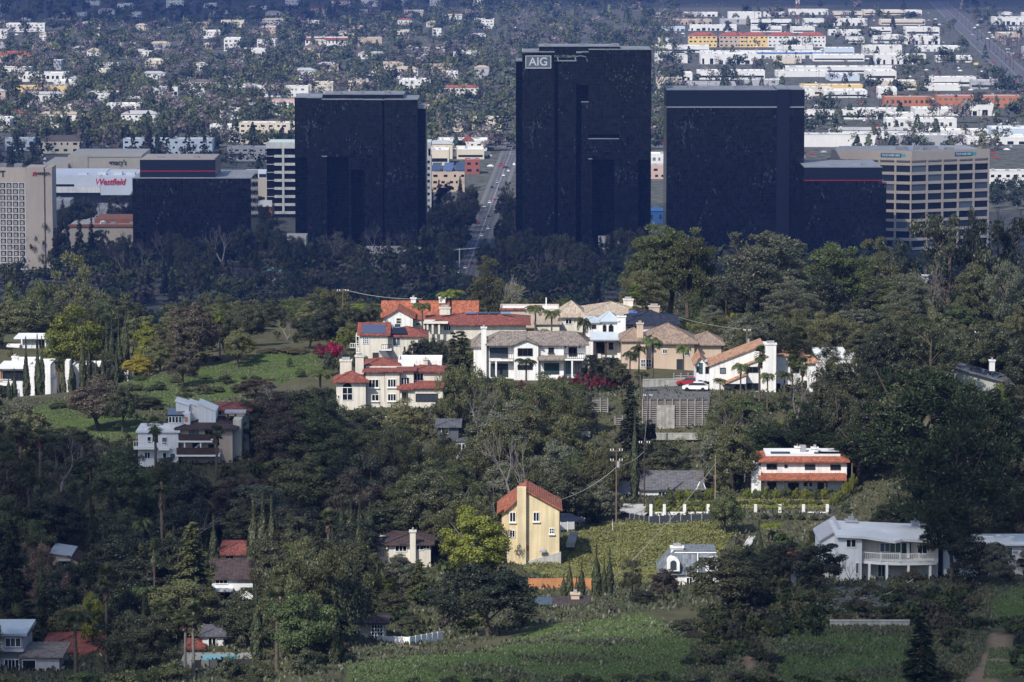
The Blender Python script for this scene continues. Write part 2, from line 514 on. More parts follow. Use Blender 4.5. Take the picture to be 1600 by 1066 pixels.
WHITE = surf('white_stucco', (0.72, 0.71, 0.69), 0.85, 0.08, 0.35, 0.15, 14, streak=0.2)
COLD_WHITE = surf('cool_white_stucco', (0.66, 0.67, 0.69), 0.85, 0.05, 0.3, 0.15, 14, streak=0.14)
CREAM = surf('cream_stucco', (0.60, 0.565, 0.49), 0.85, 0.09, 0.35, 0.15, 14, streak=0.2)
YELLOW = surf('yellow_stucco', (0.64, 0.53, 0.335), 0.85, 0.12, 0.35, 0.3, 10, streak=0.22)
PEACH = surf('peach_stucco', (0.50, 0.39, 0.30), 0.85, 0.09, 0.3, 0.15, 14, streak=0.1)
TAN = surf('tan_stucco', (0.44, 0.37, 0.31), 0.85, 0.06, 0.3, 0.15, 14, streak=0.1)
LAVENDER = surf('grey_lavender_siding', (0.40, 0.40, 0.44), 0.8, 0.06, 0.3, 0.1, 14, streak=0.12)
DARKWOOD = surf('dark_brown_wood', (0.055, 0.036, 0.032), 0.8, 0.2, 1.0, 0.2, 8)
DARKGREY = surf('dark_grey_siding', (0.10, 0.11, 0.12), 0.8, 0.15, 0.6, 0.2, 8)
TRIM = surf('white_trim', (0.72, 0.72, 0.71), 0.6, 0.04, 0.5)
DARKTRIM = surf('dark_trim', (0.035, 0.032, 0.032), 0.6, 0.1, 0.5)
IRON = surf('black_iron', (0.02, 0.02, 0.022), 0.5, 0.1, 1.0)
CONC = surf('concrete', (0.38, 0.37, 0.35), 0.9, 0.15, 0.5, 0.3, 5, streak=0.2)
PALECONC = surf('pale_concrete', (0.52, 0.52, 0.50), 0.9, 0.12, 0.5, 0.3, 5, streak=0.2)
WOOD = surf('weathered_wood', (0.16, 0.115, 0.085), 0.9, 0.25, 1.2, 0.4, 6, streak=0.2)
ORANGEWOOD = surf('orange_wood', (0.42, 0.19, 0.085), 0.85, 0.2, 0.8, 0.3, 6)
ASPHALT = surf('asphalt', (0.085, 0.085, 0.09), 0.92, 0.2, 0.08, 0.2, 4)
ROADGREY = surf('worn_asphalt', (0.085, 0.085, 0.09), 0.92, 0.15, 0.06, 0.2, 4)
PAINT = surf('road_paint', (0.26, 0.26, 0.25), 0.8, 0.2, 1.5)
SOLAR = glass('solar_glass', (0.010, 0.012, 0.022), 0.12, 1.5)
SOLARBLUE = glass('solar_blue_glass', (0.02, 0.032, 0.075), 0.15, 1.5)
PANE = glass('window_glass', (0.014, 0.018, 0.022), 0.05, 1.5)
PANE_TEAL = glass('teal_glass', (0.05, 0.11, 0.11), 0.1, 1.5)
PANE_GREEN = glass('green_glass', (0.05, 0.09, 0.055), 0.1, 1.5)
RED_TILE = tiles('red_clay_tile', (0.26, 0.085, 0.062), (0.16, 0.052, 0.042))
ORANGE_TILE = tiles('orange_clay_tile', (0.37, 0.125, 0.068), (0.235, 0.08, 0.048))
SALMON_TILE = tiles('salmon_clay_tile', (0.45, 0.26, 0.165), (0.29, 0.16, 0.10))
GREY_TILE = tiles('grey_brown_tile', (0.27, 0.225, 0.195), (0.17, 0.145, 0.13))
BEIGE_TILE = tiles('beige_tile', (0.46, 0.38, 0.29), (0.33, 0.27, 0.21))
TAN_TILE = tiles('tan_tile', (0.30, 0.22, 0.165), (0.20, 0.15, 0.12))
NAVY_TILE = tiles('navy_slate', (0.030, 0.036, 0.060), (0.016, 0.020, 0.034))
SLATE = tiles('grey_slate', (0.20, 0.22, 0.25), (0.12, 0.135, 0.155), 0.4, 0.3)
BROWN_SHINGLE = tiles('brown_shingle', (0.085, 0.058, 0.055), (0.05, 0.036, 0.036), 0.5, 0.2)
GREY_SHINGLE = tiles('grey_shingle', (0.15, 0.15, 0.165), (0.10, 0.10, 0.11), 0.5, 0.2)
BLUE_METAL = surf('blue_grey_metal_roof', (0.38, 0.43, 0.47), 0.45, 0.08, 0.8, metal=0.0, spec=0.5)
WHITE_ROOF = surf('white_membrane_roof', (0.62, 0.63, 0.64), 0.7, 0.10, 0.25, streak=0.0)
GREY_ROOF = surf('grey_membrane_roof', (0.36, 0.36, 0.37), 0.85, 0.18, 0.2)

# ------------------------------------------------------------------ plant prototypes (mesh data shared by every plant of a kind)
def unit(v):
    return v / np.maximum(np.linalg.norm(v, axis=-1, keepdims=True), 1e-9)

def sprays(c, n, size, aspect=1.0, up=None):
    """Leaf sprays: one diamond face for each centre c with normal n."""
    c = np.asarray(c, float); n = unit(np.asarray(n, float)); k = len(c)
    t = rng.normal(size=(k, 3)) if up is None else np.asarray(up, float) + rng.normal(size=(k, 3)) * 0.25
    t = unit(t - n * np.sum(t * n, 1, keepdims=True))
    b = np.cross(n, t)
    size = np.broadcast_to(np.asarray(size, float), (k,))[:, None] * rng.uniform(0.65, 1.35, (k, 1))
    V = np.stack([c - t * size * aspect * 0.5, c + b * size * 0.42, c + t * size * aspect * 0.5, c - b * size * 0.42], 1).reshape(-1, 3)
    F = np.arange(4 * k).reshape(-1, 4)
    return V, F

def ball(k):
    return unit(rng.normal(size=(k, 3)))

def clump_leaves(cent, rad, per, size, aspect=1.0, squash=0.8, out=None, inner=0.5):
    P, N = [], []
    for c, r in zip(cent, rad):
        d = ball(per)
        d[:, 2] = d[:, 2] * 0.9 + 0.18
        if out is not None:
            d = unit(d + unit(c - out) * 0.55)
        p = c + d * (r * rng.uniform(inner, 1.0, (per, 1))) * np.array([1, 1, squash])
        P.append(p); N.append(d + rng.normal(size=(per, 3)) * 0.45)
    return sprays(np.concatenate(P), np.concatenate(N), size, aspect)

def proto(name, V, F):
    return np_mesh(name, V, F)

PROTO = {}

def limbs(h, spread, n, r0, zfrac=0.35, wob=0.3):
    m = MB()
    m.tube([(0, 0, -1.5), (wob * 0.3, 0, h * zfrac * 0.5), (wob, wob * 0.5, h * zfrac), (wob, 0, h * 0.75)], [r0 * 1.25, r0, r0 * 0.85, r0 * 0.3], 7)
    for i in range(n):
        a = 2 * math.pi * (i + random.random() * 0.6) / n
        z0 = h * (zfrac + random.uniform(-0.1, 0.22))
        e = spread * random.uniform(0.6, 0.95)
        z1 = min(h * 0.93, z0 + h * random.uniform(0.15, 0.4))
        p0 = Vector((wob * 0.8, 0, z0)); p2 = Vector((math.cos(a) * e, math.sin(a) * e, z1))
        pm = (p0 + p2) / 2 + Vector((random.uniform(-.4, .4), random.uniform(-.4, .4), -0.3))
        m.tube([p0, pm, p2], [r0 * 0.5, r0 * 0.33, r0 * 0.1], 5, False)
    return m.mesh('limbs')

def make_broadleaf(idx):
    h, w = 10.0, 8.0
    n = 66
    d = ball(n)
    d[:, 2] = np.abs(d[:, 2]) * 1.5 - 0.62
    d = unit(d)
    lop = 1 + 0.22 * np.sin(np.arctan2(d[:, 1], d[:, 0]) * 2 + idx * 1.7) + 0.12 * np.sin(np.arctan2(d[:, 1], d[:, 0]) * 5 + idx)
    cent = d * np.array([w * 0.40, w * 0.40, h * 0.40]) * (lop * rng.uniform(0.62, 1.0, n))[:, None] + np.array([0, 0, h * 0.52])
    rad = rng.uniform(0.65, 1.4, n)
    V, F = clump_leaves(cent, rad, 250, 0.185, 1.4, out=np.array([0, 0, h * 0.45]))
    return proto('broadleaf_crown', V, F), limbs(h, w * 0.36, 7, 0.24, 0.25)

def make_pine(idx):
    h, w = 12.0, 9.0
    n = 120
    d = ball(n); d[:, 2] = np.abs(d[:, 2]) * 1.45 - 0.55; d = unit(d)
    lop = 1 + 0.2 * np.sin(np.arctan2(d[:, 1], d[:, 0]) * 3 + idx * 2.1)
    cent = d * np.array([w * 0.42, w * 0.42, h * 0.42]) * (lop * rng.uniform(0.5, 1.0, n))[:, None] + np.array([0, 0, h * 0.54])
    rad = rng.uniform(0.45, 1.1, n)
    P, N, U = [], [], []
    for c, r in zip(cent, rad):
        k = 190
        dd = ball(k); dd[:, 2] = dd[:, 2] * 0.8 + 0.35; dd = unit(dd)
        p = c + dd * r * rng.uniform(0.45, 1, (k, 1)) * np.array([1.1, 1.1, 0.75])
        P.append(p); N.append(np.cross(dd, rng.normal(size=(k, 3))) + dd * 0.5); U.append(dd + np.array([0, 0, 0.5]))
    V, F = sprays(np.concatenate(P), np.concatenate(N), 0.115, 2.6, up=np.concatenate(U))
    m = limbs(h, w * 0.42, 12, 0.28, 0.36, 0.4)
    return proto('pine_crown', V, F), m

def make_conifer(idx):
    h = 14.0
    R0 = 3.6
    P, N, U = [], [], []
    m = MB(); m.tube([(0, 0, -1.5), (0.1, 0, h * 0.5), (0, 0, h * 0.97)], [0.34, 0.2, 0.03], 7)
    z = h * 0.10
    while z < h * 0.97:
        t = z / h
        r = R0 * (1 - t) ** 0.75 * (0.85 + 0.15 * math.sin(z * 2 + idx)) + 0.15
        for b in range(max(4, int(9 * (1 - t) + 3))):
            a = random.uniform(0, 6.283); L = r * random.uniform(0.7, 1.1)
            k = int(24 + 52 * L)
            s = rng.uniform(0.2, 1, k) ** 0.7
            base = np.stack([np.cos(a) * L * s, np.sin(a) * L * s, z + 0.25 * L * s - 0.42 * L * s ** 2], 1)
            side = rng.normal(size=(k, 3)) * np.array([0.28, 0.28, 0.14]) * (0.4 + 0.5 * L / R0)
            P.append(base + side); N.append(np.tile([0, 0, 1.0], (k, 1)) + rng.normal(size=(k, 3)) * 0.55 + base * 0.08)
            U.append(np.tile([math.cos(a), math.sin(a), -0.3], (k, 1)))
            if b % 2 == 0:
                m.tube([(0, 0, z), (math.cos(a) * L * .5, math.sin(a) * L * .5, z + .03 * L), (math.cos(a) * L * .9, math.sin(a) * L * .9, z - .1 * L)], [0.07, 0.05, 0.015], 3, False)
        z += 0.5 if t < 0.7 else 0.4
    V, F = sprays(np.concatenate(P), np.concatenate(N), 0.20, 2.0, up=np.concatenate(U))
    return proto('conifer_crown', V, F), m.mesh('limbs')

def make_cypress(idx):
    h = 10.0
    k = 4800
    t = rng.uniform(0.015, 1, k) ** 0.85
    prof = 0.72 * np.sin(np.clip(t * 1.18 + 0.08, 0, 1) * np.pi) ** 0.5 * (1 - t ** 3.2) + 0.03
    a = rng.uniform(0, 6.283, k)
    r = prof * (1 + 0.14 * np.sin(a * 3 + t * 16 + idx) + 0.12 * np.sin(a * 5 - t * 25)) * rng.uniform(0.75, 1.03, k)
    P = np.stack([np.cos(a) * r, np.sin(a) * r, t * h], 1)
    N = np.stack([np.cos(a), np.sin(a), np.full(k, 0.35)], 1) + rng.normal(size=(k, 3)) * 0.35
    V, F = sprays(P, N, 0.165, 2.6, up=np.tile([0, 0, 1.0], (k, 1)))
    m = MB(); m.tube([(0, 0, -1.5), (0, 0, h * 0.5), (0, 0, h * 0.9)], [0.16, 0.12, 0.03], 6)
    return proto('cypress_crown', V, F), m.mesh('limbs')

def make_eucalyptus(idx):
    h, w = 14.0, 8.0
    n = 58
    cent = np.stack([rng.normal(size=n) * w * 0.22, rng.normal(size=n) * w * 0.22, h * rng.uniform(0.16, 0.94, n)], 1)
    taper = 1.15 - 0.75 * np.abs(cent[:, 2] / h - 0.6)
    cent[:, :2] *= taper[:, None] * 1.25
    rad = rng.uniform(0.6, 1.25, n)
    P, N = [], []
    for c, r in zip(cent, rad):
        k = 220
        d = ball(k)
        p = c + d * r * rng.uniform(0.3, 1, (k, 1)) * np.array([1, 1, 1.25])
        P.append(p); N.append(d * 0.6 + rng.normal(size=(k, 3)) * 0.6)
    P = np.concatenate(P)
    V, F = sprays(P, np.concatenate(N), 0.165, 2.1, up=np.tile([0, 0, -1.0], (len(P), 1)))
    m = MB()
    m.tube([(0, 0, -1.5), (0.2, 0, h * 0.3), (0.1, 0.2, h * 0.6), (0, 0, h * 0.9)], [0.32, 0.24, 0.16, 0.04], 7)
    for c in cent[::3]:
        m.tube([(0.15, 0.1, max(1.5, c[2] - 3.2)), (c[0] * 0.5, c[1] * 0.5, c[2] - 1.3), tuple(c)], [0.13, 0.09, 0.03], 5, False)
    return proto('eucalyptus_crown', V, F), m.mesh('limbs')

def make_weeping(idx):
    h, w = 11.0, 9.5
    n = 150
    P, N, U = [], [], []
    for i in range(n):
        a = random.uniform(0, 6.283); rr = w * 0.5 * random.uniform(0.15, 1.0) ** 0.6
        top = h * (0.98 - 0.42 * (rr / (w * 0.5)) ** 2) + random.uniform(-0.9, 0.2)
        L = random.uniform(1.6, 4.2)
        k = int(80 + 34 * L)
        s = rng.uniform(0, 1, k)
        x = np.cos(a) * (rr + 0.35 * s) + rng.normal(size=k) * 0.33
        y = np.sin(a) * (rr + 0.35 * s) + rng.normal(size=k) * 0.33
        z = np.maximum(top - L * s, 0.6)
        P.append(np.stack([x, y, z], 1)); N.append(np.stack([np.cos(a) + rng.normal(size=k) * .5, np.sin(a) + rng.normal(size=k) * .5, 0.5 + rng.normal(size=k) * .4], 1))
    P = np.concatenate(P)
    V, F = sprays(P, np.concatenate(N), 0.165, 2.4, up=np.tile([0, 0, -1.0], (len(P), 1)))
    return proto('weeping_crown', V, F), limbs(h, w * 0.4, 8, 0.34, 0.3)

def make_bare(idx):
    h = 10.0
    m = MB(); tw = MB()
    cnt = [0]
    def grow(p, d, L, r, lvl):
        if lvl == 0 or r < 0.012:
            return
        steps = 2
        q = p
        pts = [p]
        for s in range(steps):
            d = (d + Vector((random.uniform(-1, 1), random.uniform(-1, 1), random.uniform(-0.3, 0.8))) * 0.16).normalized()
            q = q + d * (L / steps)
            pts.append(q)
        (m if lvl >= 5 else tw).tube(pts, [r, r * 0.85, r * 0.62], 5 if lvl >= 5 else 3, False)
        kids = 2 if lvl > 5 else random.choice((3, 3, 4))
        for _ in range(kids):
            a = random.uniform(0, 6.283); s = random.uniform(0.35, 0.75)
            o = d.orthogonal().normalized(); o2 = d.cross(o)
            nd = (d + (o * math.cos(a) + o2 * math.sin(a)) * s + Vector((0, 0, 0.12))).normalized()
            grow(pts[random.choice((1, 2, 2))], nd, L * random.uniform(0.62, 0.86), r * random.uniform(0.5, 0.68), lvl - 1)
    grow(Vector((0, 0, -1.0)), Vector((0, 0, 1)), 3.4, 0.24, 7)
    me = tw.mesh('bare_crown')
    zmax = max(v.co.z for v in me.vertices)
    k = h / zmax
    for v in me.vertices:
        v.co = v.co * k
    mt = m.mesh('limbs')
    for v in mt.vertices:
        v.co = v.co * k
    return me, mt

def make_fan_palm(idx):
    h = 10.0
    P, N, U, S = [], [], [], []
    c0 = np.array([0, 0, h - 1.0])
    V, F, off = [], [], 0
    def blade(a, b, wv):
        nonlocal off
        V.append(np.array([a, (a * 0.45 + b * 0.55) + wv, b, (a * 0.45 + b * 0.55) - wv])); F.append(np.arange(4) + off); off += 4
    for i in range(44):
        th = random.uniform(0, 6.283); el = random.uniform(-0.9, 1.35)
        d = np.array([math.cos(th) * math.cos(el), math.sin(th) * math.cos(el), math.sin(el)])
        e = c0 + d * random.uniform(0.65, 1.0)
        side = unit(np.cross(d, [0, 0, 1.0]) + 1e-6); upv = np.cross(side, d)
        blade(c0, e, side * 0.03)
        L = random.uniform(0.75, 1.05)
        for q in np.linspace(-1.25, 1.25, 9):
            dd = unit(d * math.cos(q) + side * math.sin(q) + upv * random.uniform(-.15, .15))
            tip = e + dd * L + np.array([0, 0, -0.22 * abs(math.cos(el))])
            blade(e, tip, unit(np.cross(dd, upv)) * 0.075)
    crown = proto('fan_palm_crown', np.concatenate(V), np.array(F))
    V, F, off = [], [], 0
    for i in range(90):
        th = random.uniform(0, 6.283)
        d = np.array([math.cos(th), math.sin(th), 0]); z = h - 1.1 - random.uniform(0, 1.7)
        a = np.array([0, 0, z]) + d * 0.15; b = a + d * random.uniform(0.25, 0.5) + np.array([0, 0, -random.uniform(0.5, 1.0)])
        blade(a, b, np.cross(d, [0, 0, 1.0]) * 0.2)
    skirt = proto('skirt', np.concatenate(V), np.array(F))
    m = MB(); m.tube([(0, 0, -1.5), (0.08, 0, h * 0.3), (0.12, 0.05, h * 0.65), (0, 0, h - 0.9)], [0.32, 0.22, 0.19, 0.21], 8)
    return crown, m.mesh('trunk'), skirt

def make_feather_palm(idx):
    h = 9.0
    V, F, off = [], [], 0
    c0 = np.array([0, 0, h - 1.6])
    for i in range(20):
        th = 2 * math.pi * i / 20 + random.uniform(-.2, .2); el = random.uniform(0.1, 1.3)
        L = random.uniform(2.1, 2.9)
        pts = []
        p = c0.copy(); e = el
        for s in range(9):
            pts.append(p.copy())
            p = p + np.array([math.cos(th) * math.cos(e), math.sin(th) * math.cos(e), math.sin(e)]) * L / 8
            e -= 0.27
        side = np.array([-math.sin(th), math.cos(th), 0])
        for s in range(8):
            a, b = pts[s], pts[s + 1]
            V.append(np.array([a + side * .03, b + side * .03, b - side * .03, a - side * .03])); F.append(np.arange(4) + off); off += 4
            if s < 1:
                continue
            for q in range(3):
                base = a + (b - a) * q / 3
                for sg in (-1, 1):
                    ll = 0.75 * math.sin(math.pi * min(1, (s + q / 3) / 8 * 0.8 + 0.18)) + 0.15
                    tip = base + side * sg * ll * 0.75 + (b - a) * 0.8 + np.array([0, 0, -ll * random.uniform(0.45, 0.8)])
                    wv = unit((b - a)[None])[0] * 0.065
                    md = (base + tip) / 2 + np.array([0, 0, 0.06])
                    V.append(np.array([base, md + wv, tip, md - wv])); F.append(np.arange(4) + off); off += 4
    crown = proto('feather_palm_crown', np.concatenate(V), np.array(F))
    m = MB(); m.tube([(0, 0, -1.5), (0.05, 0, h * 0.3), (0.1, 0, h * 0.6), (0, 0, h - 1.5)], [0.26, 0.19, 0.16, 0.20], 8)
    return crown, m.mesh('trunk'), None

def make_shrub(idx):
    n = 20
    d = ball(n); d[:, 2] = np.abs(d[:, 2]) * 0.9
    cent = d * np.array([0.62, 0.62, 0.55]) * rng.uniform(0.5, 1.0, (n, 1)) * (1 + 0.2 * np.sin(np.arctan2(d[:, 1], d[:, 0]) * 3 + idx))[:, None] + np.array([0, 0, 0.34])
    V, F = clump_leaves(cent, rng.uniform(0.2, 0.36, n), 210, 0.062, 1.3, out=np.array([0, 0, 0.1]))
    m = MB()
    for i in range(5):
        a = i * 1.3
        m.tube([(0, 0, -0.3), (math.cos(a) * .25, math.sin(a) * .25, .35), (math.cos(a) * .5, math.sin(a) * .5, .7)], [.05, .035, .01], 4, False)
    return proto('shrub_crown', V, F), m.mesh('limbs')

for kind, fn, n in (('broadleaf', make_broadleaf, 5), ('pine', make_pine, 3), ('conifer', make_conifer, 2), ('cypress', make_cypress, 3),
                    ('eucalyptus', make_eucalyptus, 3), ('weeping', make_weeping, 2), ('bare', make_bare, 3), ('fan_palm', make_fan_palm, 3),
                    ('feather_palm', make_feather_palm, 3), ('shrub', make_shrub, 4)):
    PROTO[kind] = [fn(i) for i in range(n)]
# nominal height and width of each prototype
NOM = {'broadleaf': (9.9, 8.2), 'pine': (11.6, 9.2), 'conifer': (14.0, 7.2), 'cypress': (10.0, 1.5), 'eucalyptus': (14.0, 7.6), 'weeping': (11.0, 10.2),
       'bare': (10.0, 8.5), 'fan_palm': (10.6, 3.6), 'feather_palm': (9.3, 5.0), 'shrub': (1.1, 1.75)}
TREE_NAME = {'broadleaf': 'broadleaf_tree', 'pine': 'pine_tree', 'conifer': 'conifer_tree', 'cypress': 'cypress_tree', 'eucalyptus': 'eucalyptus_tree',
             'weeping': 'weeping_tree', 'bare': 'bare_tree', 'fan_palm': 'fan_palm', 'feather_palm': 'feather_palm', 'shrub': 'shrub'}
CAT = {'fan_palm': 'palm', 'feather_palm': 'palm', 'shrub': 'shrub'}
SKIRT = leaf('leaf_dead_palm', (0.085, 0.062, 0.042))
PLANTS = []     # every plant: dict for automatic labels
_mat_slots = {}

def plant(kind, x, y, h, w, col, label=None, group=None, z=None, bark=None, variant=None):
    v = random.randrange(len(PROTO[kind])) if variant is None else variant
    p = PROTO[kind][v]
    z = gz(x, y) if z is None else z
    r = thing('dark_broadleaf_tree' if kind == 'broadleaf' and col in ('dark', 'deep') else TREE_NAME[kind], label, CAT.get(kind, 'tree'), (x, y, z - 0.05), random.uniform(0, 6.283), group)  # named by leaf colour: any dark broadleaf, species not known
    nh, nw = NOM[kind]
    k = w / nw
    r.scale = (k * random.uniform(0.92, 1.08), k * random.uniform(0.92, 1.08), h / nh)
    palm = 'palm' in kind
    c = obj('twigs' if kind == 'bare' else 'crown', p[0], LEAF[col] if kind != 'bare' else (TWIG_MAUVE if col == 'mauve' else TWIG), r)
    if kind == 'bare': c['kind'] = 'stuff'
    obj('trunk', p[1], bark or (BARK_PALM if palm else TWIG if kind == 'bare' else BARK), r)
    if len(p) > 2 and p[2] is not None:
        obj('skirt', p[2], SKIRT, r)
    PLANTS.append(dict(o=r, kind=kind, col=col, x=x, y=y, z=z, h=h, w=w, auto=label is None))
    return r

def tree(kind, px, top, Y, wpx, col, label=None, bark=None, variant=None, group=None, hmin=1.0):
    """A plant whose crown tops out at photo row `top` when it stands at distance Y."""
    p = at(px, top, Y)
    z = gz(p.x, Y)
    h = max(hmin, p.z - z)
    return plant(kind, p.x, Y, h, wpx / ppm(Y), col, label, group, z, bark, variant)

# ------------------------------------------------------------------ where the houses stand: centre column, foot row, distance
SITE = {
    'orange': (672, 520, 775), 'longred': (745, 528, 760), 'solarred': (610, 566, 742), 'mansion': (605, 636, 688), 'white2': (828, 594, 715),
    'beige': (895, 525, 775), 'metal': (960, 560, 735), 'tan': (1045, 590, 725), 'saltbox': (1150, 618, 693), 'flatwhite': (1310, 590, 735),
    'solarright': (1545, 615, 640), 'modern': (60, 632, 745), 'modernup': (52, 552, 800), 'decks': (300, 724, 600), 'darkgrey': (708, 716, 615),
    'villa': (1248, 768, 612), 'slate': (1035, 796, 622), 'yellow': (827, 880, 562), 'brownroof': (630, 896, 560), 'balcony': (1350, 908, 500),
    'mansard': (1085, 918, 538), 'shingle': (352, 942, 530), 'redleft': (365, 885, 552), 'lavender': (40, 1056, 447), 'arch': (112, 1046, 466),
    'peach': (98, 894, 556), 'shed': (875, 955, 496), 'lattice': (588, 1006, 470), 'pool': (330, 1020, 452),
}
for k, (px, py, Y) in SITE.items():
    for dx in (-3.5, 3.5):
        for dy in (1, 7):
            p = at(px, py, Y)
            SPOTS.append((p.x + dx, p.y + dy, p.z + (0.4 if dy > 1 else 0.0)))

# ------------------------------------------------------------------ ground: one sheet from under the viewpoint to beyond the horizon
def ground_material():
    m, nt, out = new_mat('ground_earth')
    L = nt.links
    b = node(nt, 'ShaderNodeBsdfPrincipled'); b.inputs['Roughness'].default_value = 0.95; b.inputs['Specular IOR Level'].default_value = 0.1
    tc = node(nt, 'ShaderNodeTexCoord')
    nz = node(nt, 'ShaderNodeTexNoise'); nz.inputs['Scale'].default_value = 0.13; nz.inputs['Detail'].default_value = 8; nz.inputs['Roughness'].default_value = 0.65
    L.new(tc.outputs['Object'], nz.inputs['Vector'])
    earth = ramp(nt, nz.outputs['Fac'], [(0.3, (0.045, 0.040, 0.026)), (0.5, (0.075, 0.066, 0.044)), (0.7, (0.10, 0.085, 0.060))])
    n2 = node(nt, 'ShaderNodeTexNoise'); n2.inputs['Scale'].default_value = 0.5; n2.inputs['Detail'].default_value = 8; n2.inputs['Roughness'].default_value = 0.7
    L.new(tc.outputs['Object'], n2.inputs['Vector'])
    green = ramp(nt, n2.outputs['Fac'], [(0.3, (0.040, 0.062, 0.018)), (0.55, (0.062, 0.095, 0.024)), (0.75, (0.10, 0.105, 0.042))])
    at_ = node(nt, 'ShaderNodeAttribute', attribute_name='cover')
    sp = node(nt, 'ShaderNodeSeparateColor'); L.new(at_.outputs['Color'], sp.inputs[0])
    mx = node(nt, 'ShaderNodeMixRGB'); L.new(sp.outputs[0], mx.inputs[0]); L.new(earth, mx.inputs[1]); L.new(green, mx.inputs[2])
    path = ramp(nt, n2.outputs['Fac'], [(0.3, (0.17, 0.115, 0.075)), (0.7, (0.24, 0.17, 0.115))])
    m2 = node(nt, 'ShaderNodeMixRGB'); L.new(sp.outputs[1], m2.inputs[0]); L.new(mx.outputs[0], m2.inputs[1]); L.new(path, m2.inputs[2])
    urban = ramp(nt, nz.outputs['Fac'], [(0.35, (0.085, 0.085, 0.08)), (0.46, (0.12, 0.118, 0.11)), (0.54, (0.055, 0.062, 0.040))])
    m3 = node(nt, 'ShaderNodeMixRGB'); L.new(sp.outputs[2], m3.inputs[0]); L.new(m2.outputs[0], m3.inputs[1]); L.new(urban, m3.inputs[2])
    L.new(m3.outputs[0], b.inputs['Base Color'])
    bp = node(nt, 'ShaderNodeBump'); bp.inputs['Strength'].default_value = 0.5; bp.inputs['Distance'].default_value = 0.5
    L.new(n2.outputs['Fac'], bp.inputs['Height']); L.new(bp.outputs[0], b.inputs['Normal'])
    L.new(b.outputs[0], out.inputs['Surface'])
    return m

def in_poly(px, py, poly):
    c = False
    n = len(poly)
    for i in range(n):
        (x1, y1), (x2, y2) = poly[i], poly[(i + 1) % n]
        if (y1 > py) != (y2 > py) and px < (x2 - x1) * (py - y1) / (y2 - y1) + x1:
            c = not c
    return c

def plan(pts):
    """Photo outline given with distances -> outline on the ground."""
    return [(at(a, b, Y).x, Y) for a, b, Y in pts]

GRASS_PLANS = [
    plan([(560, 1066, 400), (540, 1040, 425), (600, 1015, 437), (690, 1005, 444), (830, 962, 474), (1000, 962, 472), (1100, 985, 448), (1090, 1066, 405)]),
    plan([(395, 580, 722), (400, 556, 745), (500, 552, 750), (505, 580, 722), (440, 600, 712)]),
    plan([(200, 600, 725), (330, 570, 735), (400, 565, 738), (390, 610, 705), (300, 640, 690), (200, 640, 696)]),
    plan([(60, 690, 655), (50, 645, 690), (200, 615, 712), (230, 690, 660), (150, 700, 650)]),
    plan([(1540, 940, 470), (1600, 895, 490), (1640, 880, 495), (1640, 960, 455), (1560, 960, 460)]),
    plan([(1220, 1066, 405), (1210, 1000, 440), (1290, 990, 446), (1420, 1000, 440), (1420, 1066, 405)]),
    plan([(1535, 1066, 404), (1545, 1010, 432), (1640, 1000, 435), (1640, 1066, 404)]),
]
COVER_PLANS = [plan([(815, 885, 556), (880, 935, 538), (1000, 935, 538), (1090, 900, 548), (1150, 840, 580), (1110, 822, 589), (980, 822, 589), (900, 830, 588), (870, 850, 578)])]
PATH_PLANS = [plan([(1500, 1070, 398), (1556, 1070, 398), (1576, 1005, 436), (1566, 985, 447), (1545, 990, 444), (1534, 1025, 424)]), plan([(1150, 1010, 436), (1160, 985, 450), (1185, 985, 450), (1190, 1015, 434), (1170, 1040, 420)])]

def build_ground():
    ys = np.concatenate([np.arange(-300, 330, 30), np.arange(330, 830, 2.5), np.arange(830, 1500, 18), np.arange(1500, 2500, 100), np.array([2800, 3300, 4000, 5000, 6500, 9000, 14000, 30000])])
    us = np.concatenate([np.linspace(-14, -1.6, 14), np.linspace(-1.5, 1.5, 150), np.linspace(1.6, 14, 14)])
    half = np.maximum(ys, 420) * 800 / FOC
    X = us[None, :] * half[:, None]
    Y = np.repeat(ys[:, None], len(us), 1)
    Z = ground_z(X, Y)
    V = np.stack([X, Y, Z], -1).reshape(-1, 3)
    r, c = X.shape
    i = np.arange(r - 1)[:, None] * c + np.arange(c - 1)[None, :]
    F = np.stack([i, i + 1, i + c + 1, i + c], -1).reshape(-1, 4)
    me = np_mesh('ground', V, F)
    att = me.color_attributes.new('cover', 'FLOAT_COLOR', 'POINT')
    col = np.zeros((len(V), 4), np.float32); col[:, 3] = 1
    for k, (x, y, z) in enumerate(V):
        if 395 < y < 800 and abs(x) < 140:
            g = any(in_poly(x, y, p) for p in GRASS_PLANS)
            s = any(in_poly(x, y, p) for p in COVER_PLANS)
            col[k, 0] = 1.0 if g else 0.75 if s else 0.18
            col[k, 1] = 1.0 if any(in_poly(x, y, p) for p in PATH_PLANS) else 0
        elif y >= 1450:
            col[k, 2] = 1
        else:
            col[k, 0] = 0.4
    att.data.foreach_set('color', col.ravel())
    me.polygons.foreach_set('use_smooth', np.ones(len(F), bool))
    o = obj('ground', me, ground_material())
    tag(o, 'brown and green hillsides running down to the flat valley floor', 'ground', kind='structure')
build_ground()

# ------------------------------------------------------------------ valley streets
def strip_pts(a, b, w0, w1, z):
    d = Vector((b[0] - a[0], b[1] - a[1])).normalized(); n = Vector((-d.y, d.x))
    return [(a[0] + n.x * w0, a[1] + n.y * w0, z), (b[0] + n.x * w0, b[1] + n.y * w0, z), (b[0] + n.x * w1, b[1] + n.y * w1, z), (a[0] + n.x * w1, a[1] + n.y * w1, z)]

